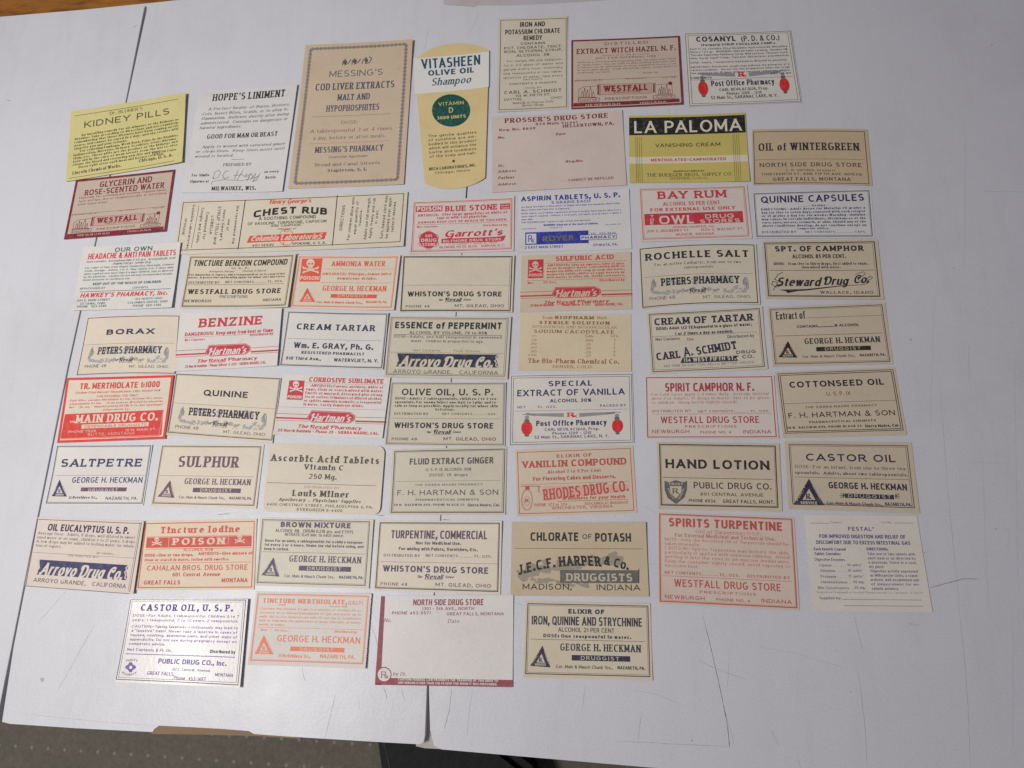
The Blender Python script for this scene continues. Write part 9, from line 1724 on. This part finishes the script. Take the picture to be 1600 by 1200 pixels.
L('plain off-white label of small blue text about improved digestion, at the lower right','offw2','indigo',[(93.52,32.17),(139.29,31.2),(139.47,-7.5),(92.85,-7.24)],46.2,39.06,(0.35, {'r': 0.36}),{},[
 ('P',[(2.4,3.44),(10.2,3.44)],.15,None,'rule',1),
 ('T','Tablets',10.66,3.36,15.1,3.36,.72,'sl',None,'lettering',1,0,0,0),
 ('T','Lot No.',31.45,3.14,35.62,3.14,.81,'sl',None,'lettering',1,0,0,0),
 ('P',[(36.51,3),(44.37,3)],.15,None,'rule',1),
 ('T','FESTAL°',17.61,6.43,28.16,6.43,1.62,'sm',None,'title',1,0,0,0),
 ('T','FOR IMPROVED DIGESTION AND RELIEF OF',5.48,9.54,40.34,9.54,1.52,'c',None,'title',1,0,0,0),
 ('T','DISCOMFORT DUE TO EXCESS INTESTINAL GAS',3.98,12.04,41.82,12.04,1.51,'c',None,'title',1,0,0,0),
 ('T','Each Enteric Coated',2.71,14.66,15.55,14.66,1.15,'c',None,'lettering',1,0,0,0),
 ('T','Tablet Contains:',2.74,16.55,13.28,16.55,1.14,'c',None,'lettering',1,0,0,0),
 ('T','Digestive Enzymes',2.64,18.88,14.84,18.88,1.14,'cl',None,'lettering',1,0,0,0),
 ('T','Lipase . . . . . .',4.29,21.13,14.79,21.13,1.05,'cl',None,'lettering',1,0,0,0),
 ('T','Amylase . . . . .',4.36,23.35,14.88,23.35,1.04,'cl',None,'lettering',1,0,0,0),
 ('T','Protease . . . . .',4.34,25.68,14.78,25.68,1.04,'cl',None,'lettering',1,0,0,0),
 ('T','Hemicellulase . .',4.42,27.88,16.58,27.88,1.03,'cl',None,'lettering',1,0,0,0),
 ('T','Bile Constituents . .',2.8,30.21,16.82,30.21,1.03,'cl',None,'lettering',1,0,0,0),
 ('T','10 units*',15.46,20.94,21.38,20.94,1.05,'cl',None,'lettering',1,0,0,0),
 ('T','10 units*',15.5,23.2,21.44,23.2,1.04,'cl',None,'lettering',1,0,0,0),
 ('T','17 units*',15.45,25.5,21.45,25.5,1.04,'cl',None,'lettering',1,0,0,0),
 ('T','50 mg.',17.11,27.77,21.38,27.77,1.03,'cl',None,'lettering',1,0,0,0),
 ('T','25 mg.',17.27,30,21.53,30,1.03,'cl',None,'lettering',1,0,0,0),
 ('T','DIRECTIONS:',24.06,14.46,32.59,14.46,1.15,'c',None,'lettering',1,0,0,0),
 ('T','Take one or two tablets with',24.12,16.35,43.05,16.35,1.06,'cl',None,'lettering',1,0,0,0),
 ('T','each meal or as directed by',24.12,18.09,43.05,18.09,1.06,'cl',None,'lettering',1,0,0,0),
 ('T','a physician. Store in a cool,',24.12,19.83,43.05,19.83,1.06,'cl',None,'lettering',1,0,0,0),
 ('T','dry place.',24.12,21.57,30.06,21.57,1.06,'cl',None,'lettering',1,0,0,0),
 ('T','*Digestive activity expressed',24.12,23.32,43.05,23.32,1.06,'cl',None,'lettering',1,0,0,0),
 ('T','as Willstaetter Units, a stand-',24.12,25.06,43.05,25.06,1.06,'cl',None,'lettering',1,0,0,0),
 ('T','ardized, well-established unit',24.12,26.8,43.05,26.8,1.06,'cl',None,'lettering',1,0,0,0),
 ('T','of measurement for en-',24.12,28.54,43.05,28.54,1.06,'cl',None,'lettering',1,0,0,0),
 ('T','zymatic potency.',24.12,30.28,34.61,30.28,1.06,'cl',None,'lettering',1,0,0,0),
 ('T','°Registered Trademark of Hoechst Pharmaceutical Co., Cincinnati, O. 45229',1.92,31.75,43.68,31.75,.68,'rl',None,'lettering',1,0,0,0),
 ('T','Supplied by:',2.96,34.21,11.5,34.21,1.02,'cl',None,'lettering',1,0,0,0),
 ('P',[(12.01,34.23),(42.88,34.23)],.15,None,'rule',1),
 ('P',[(12.28,36.64),(42.92,36.64)],.15,None,'rule',1)])
L('glossy pearl white label printed violet at the bottom left, headed CASTOR OIL, U. S. P.','pearl','violet',[(-205.96,-2.42),(-149.86,-2.49),(-149.43,-39.13),(-207.51,-37.48)],57.1,35.87,(0.35, {'r': 1.2, 'b': 0.29}),{'gloss': 1},[
 ('B',.15,.3,.9,1,.3,'navyk'),
 ('B',1.1,1.2,1.9,1.9,.15,'navyk'),
 ('T','CASTOR OIL, U. S. P.',5.83,5.25,50.1,5.25,2.88,'rx','indigo2','title',1,0,0,0),
 ('T','DOSE—For Adults, 1 tablespoonful. Children 3 to 7',2.78,7.87,53.47,7.87,1.15,'s',None,'lettering',1,0,0,0),
 ('T','years, 1 teaspoonful, 7 to 12 years, 2 teaspoonfuls.',2.78,9.8,53.47,9.8,1.15,'s',None,'lettering',1,0,0,0),
 ('T','CAUTION—Taking laxatives continuously may lead to',3.15,12.58,53.43,12.58,1.14,'s',None,'lettering',1,0,0,0),
 ('T','a "laxative" habit. Never take a laxative in cases of',3.15,14.45,53.43,14.45,1.14,'s',None,'lettering',1,0,0,0),
 ('T','nausea, vomiting, abdominal pains, and other signs of',3.15,16.31,53.43,16.31,1.14,'s',None,'lettering',1,0,0,0),
 ('T','appendicitis. Do not use during pregnancy except on',3.15,18.18,53.43,18.18,1.14,'s',None,'lettering',1,0,0,0),
 ('T','competent advice.',3.15,20.04,20.16,20.04,1.14,'s',None,'lettering',1,0,0,0),
 ('T','Net Contents ½ Fl. Oz.',2.79,22.62,23.68,22.62,1.26,'s',None,'lettering',1,0,0,0),
 ('T','Distributed by',41.49,22.5,53.28,22.5,1.34,'c','navyk','lettering',1,0,0,0),
 ('P',[(2.43,23.89),(53.43,23.89)],.3,None,'rule',1),
 ('T','PUBLIC DRUG CO., Inc.',18.17,27.5,49.73,27.5,2.04,'c',None,'lettering',1,0,0,0),
 ('T','603  Central  Avenue',25.11,30.19,42.47,30.19,1.14,'cl',None,'lettering',1,0,0,0),
 ('T','GREAT FALLS,',13.94,32.35,26.35,32.35,1.49,'cl',None,'lettering',1,0,0,0),
 ('T','MONTANA',45.11,31.75,53.38,31.75,1.31,'cl',None,'lettering',1,0,0,0),
 ('T','Phone  453-1497',26.58,33.83,40.93,33.83,1.46,'cl',None,'lettering',1,0,0,0),
 ('F',[(7.11,29.44),(7.12,30.78),(6.63,31.62),(5.84,31.65),(5.04,30.85),(4.53,29.53),(4.52,28.19),(5.01,27.34),(5.81,27.32),(6.61,28.12)],None,'emblem',0),
 ('F',[(8.32,29.4),(8.28,29.73),(8.04,30.04),(7.63,30.31),(7.06,30.51),(6.4,30.63),(5.69,30.65),(4.99,30.58),(4.36,30.42),(3.84,30.19),(3.49,29.9),(3.32,29.57),(3.36,29.24),(3.59,28.93),(4.01,28.66),(4.58,28.46),(5.24,28.34),(5.96,28.32),(6.66,28.39),(7.29,28.55),(7.81,28.79),(8.16,29.08)],None,'emblem',.5),
 ('F',[(5.33,28.89),(6.55,28.89),(6.55,30.12),(5.33,30.12)],'p','banner',1.2),
 ('T','PURITY',3.22,27.15,8.59,27.15,.97,'s',None,'lettering',1,.5,0,0),
 ('T','ACCURACY',2.35,32.02,8.96,32.02,.96,'s',None,'lettering',1,-1.1,0,0)])
L('off-white label printed pale orange with a ragged perforated right edge, in the lowest row','offw','orange',[(-147.05,0.8),(-93.76,-0.16),(-94.65,-30.98),(-147.68,-29.99)],53.17,30.82,(0.35, {'r': 0.72}),{'perf': 2},[
 ('B',.9,.9,1.2,1.8,.4,None),
 ('B',1.5,1.5,1.8,2.4,.12,None),
 ('T','TINCTURE MERTHIOLATE,',3.61,4.81,42.26,4.81,1.95,'w',None,'title',1,0,0,0),
 ('T','(LILLY)',42.9,4.79,49.48,4.79,1.63,'cl',None,'title',1,0,0,0),
 ('T','1:1000',11.13,5.87,14.37,5.87,.75,'s',None,'lettering',1,0,0,0),
 ('T','Alcohol 50%',34.41,6.07,42.38,6.07,.74,'s',None,'lettering',1,0,0,0),
 ('T','Contains Merthiolate 0.1 gm. in a mixture of Alcohol 50 cc.',2.82,7.67,49.26,7.67,.89,'si',None,'lettering',1,0,0,0),
 ('T','Acetone 10 cc. Monoethanolamine 0.1 gm. and water up to',2.82,9.35,49.26,9.35,.89,'si',None,'lettering',1,0,0,0),
 ('T','make 100 cc. For external use only. Do not use in combination',2.82,11.02,49.26,11.02,.89,'si',None,'lettering',1,0,0,0),
 ('T','with or following the application of acids, the salts of heavy',2.82,12.69,49.26,12.69,.89,'si',None,'lettering',1,0,0,0),
 ('T','metals, or iodine.',2.82,14.37,14.99,14.37,.89,'si',None,'lettering',1,0,0,0),
 ('P',[(2.04,15.11),(50.94,15.11)],.15,None,'rule',1),
 ('T','Net',4.25,16.6,7.08,16.6,.88,'rb',None,'lettering',1,0,0,0),
 ('T','Fl. Ozs.',10.72,16.67,16.34,16.67,.88,'rb',None,'lettering',1,0,0,0),
 ('T','Distributed by',37.84,16.62,47.78,16.62,.94,'rb',None,'lettering',1,0,0,0),
 ('T','GEORGE H. HECKMAN',12.1,20.87,49.65,20.87,2.76,'s',None,'lettering',1,0,0,0),
 ('F',[(18.53,22.75),(42.95,22.75),(42.95,24.62),(18.53,24.62)],None,'banner',0),
 ('T','DRUGGIST',22.87,24.29,38.05,24.29,1.15,'wl','p','lettering',2,0,0,0),
 ('T','11 Belvidere St.,',13.42,27.27,27.95,27.27,1.36,'rb',None,'lettering',1,0,0,0),
 ('T','NAZARETH, PA.',32.27,27.12,47.95,27.12,1.57,'s',None,'lettering',1,0,0,0),
 ('F',[(5.92,18.32),(2.56,26.24),(11.21,26.18)],None,'triangle_emblem',0),
 ('F',[(6.3,21.39),(4.89,24.71),(8.52,24.68)],'p','triangle_emblem',2),
 ('T','R',5.89,24.41,7.1,24.41,1.59,'rb',None,'triangle_emblem',3,0,0,0),
 ('P',[(6.56,23.51),(7.57,24.68)],.12,None,'triangle_emblem',3),
 ('T','SERVICE',4.52,25.95,9.2,25.95,.87,'sb','p','triangle_emblem',2,0,0,0),
 ('T','PURITY',3.63,25.1,5.35,20.75,.76,'sb','p','triangle_emblem',2,0,0,0),
 ('T','ACCURACY',7.04,20.38,10.04,25.02,.71,'sb','p','triangle_emblem',2,0,0,0)])
L('blank prescription label with an L-shaped maroon band down its left side and along the foot','offp3','maroon2',[(-89.74,-1.1),(-31.31,-0.74),(-31.68,-37.34),(-90.49,-37.1)],58.62,36.31,(0.35, {'r': 0.14}),{},[
 ('F',[(.01,.1),(1.84,.18),(2.52,36.66),(-.01,36.56)],None,'banner',0),
 ('F',[(.07,33.75),(58.6,33.75),(58.6,36.55),(.07,36.55)],None,'banner',0),
 ('F',[(6.95,32.39),(6.88,33.26),(6.55,34.06),(6,34.73),(5.27,35.22),(4.41,35.48),(3.5,35.49),(2.61,35.26),(1.81,34.79),(1.16,34.14),(.72,33.34),(.53,32.47),(.59,31.6),(.91,30.79),(1.47,30.11),(2.2,29.62),(3.06,29.36),(3.98,29.35),(4.88,29.59),(5.68,30.06),(6.33,30.72),(6.76,31.52)],None,'emblem',1),
 ('F',[(6.57,32.39),(6.5,33.15),(6.22,33.84),(5.73,34.42),(5.08,34.84),(4.33,35.06),(3.53,35.07),(2.74,34.87),(2.03,34.47),(1.47,33.91),(1.08,33.22),(.91,32.47),(.97,31.71),(1.25,31.01),(1.74,30.43),(2.39,30.01),(3.15,29.78),(3.96,29.77),(4.75,29.98),(5.45,30.39),(6.02,30.95),(6.4,31.64)],'p','emblem',2),
 ('T','R',2.46,33.71,4.75,33.71,2.53,'r',None,'emblem',3,0,0,0),
 ('P',[(4.28,32.42),(5.68,33.95)],.3,None,'emblem',3),
 ('P',[(5.66,32.55),(4.39,34.11)],.2,None,'emblem',3),
 ('T','NORTH SIDE DRUG STORE',14.62,4.1,45.64,4.1,2.51,'c',None,'title',1,0,0,0),
 ('T','1301 - 5th AVE., NORTH',18.63,6.09,41.55,6.09,1.32,'s',None,'lettering',1,0,0,0),
 ('T','PHONE 453-5571',5.45,7.9,22.46,7.9,1.32,'s',None,'lettering',1,0,0,0),
 ('T','•',25.55,7.63,26.01,7.63,1.02,'s',None,'lettering',1,0,0,0),
 ('T','GREAT FALLS, MONTANA',29.6,8.29,54.52,8.29,1.3,'s',None,'lettering',1,0,0,0),
 ('T','No.',1.99,11.05,5.51,11.05,1.61,'ri','maroonl','lettering',1,0,0,0),
 ('T','Date',30.19,11.4,35.49,11.4,1.59,'ri','maroonl','lettering',1,0,0,0),
 ('T','by Dr.',7.51,32.8,13.6,32.8,1.54,'ri','maroonl','lettering',1,0,0,0),
 ('T','CAUTION: FEDERAL LAW PROHIBITS THE TRANSFER OF THIS DRUG TO',9.92,34.66,52.52,34.66,.91,'sb','p','lettering',2,0,0,0),
 ('T','ANY PERSON OTHER THAN THE PATIENT FOR WHOM IT WAS PRESCRIBED.',10,35.98,52.18,35.98,.91,'sb','p','lettering',2,0,0,0)])
L('cream double bordered label headed IRON, QUININE AND STRYCHNINE, last in the bottom row','cream2b','navyk',[(-26.02,-3.19),(26.73,-4.18),(26.04,-34.45),(-27.26,-33.81)],53.03,30.46,(0.35, {}),{},[
 ('B',.8,.9,.9,1.4,.35,None),
 ('B',1.5,1.6,1.6,2.1,.12,None),
 ('T','ELIXIR OF',18.38,4.78,33.74,4.78,1.91,'sx',None,'title',1,0,0,0),
 ('T','IRON, QUININE AND STRYCHNINE',2.84,9.45,49.39,9.45,3.48,'c',None,'title',1,0,0,0),
 ('T','ALCOHOL 21 PER CENT',14.16,12.12,37.78,12.12,1.73,'cl',None,'lettering',1,0,0,0),
 ('T','DOSE: One teaspoonful in water.',7.99,14.44,44.65,14.44,1.33,'w',None,'lettering',1,0,0,0),
 ('P',[(2.61,15.33),(50.29,15.33)],.15,None,'rule',1),
 ('U','heck')])
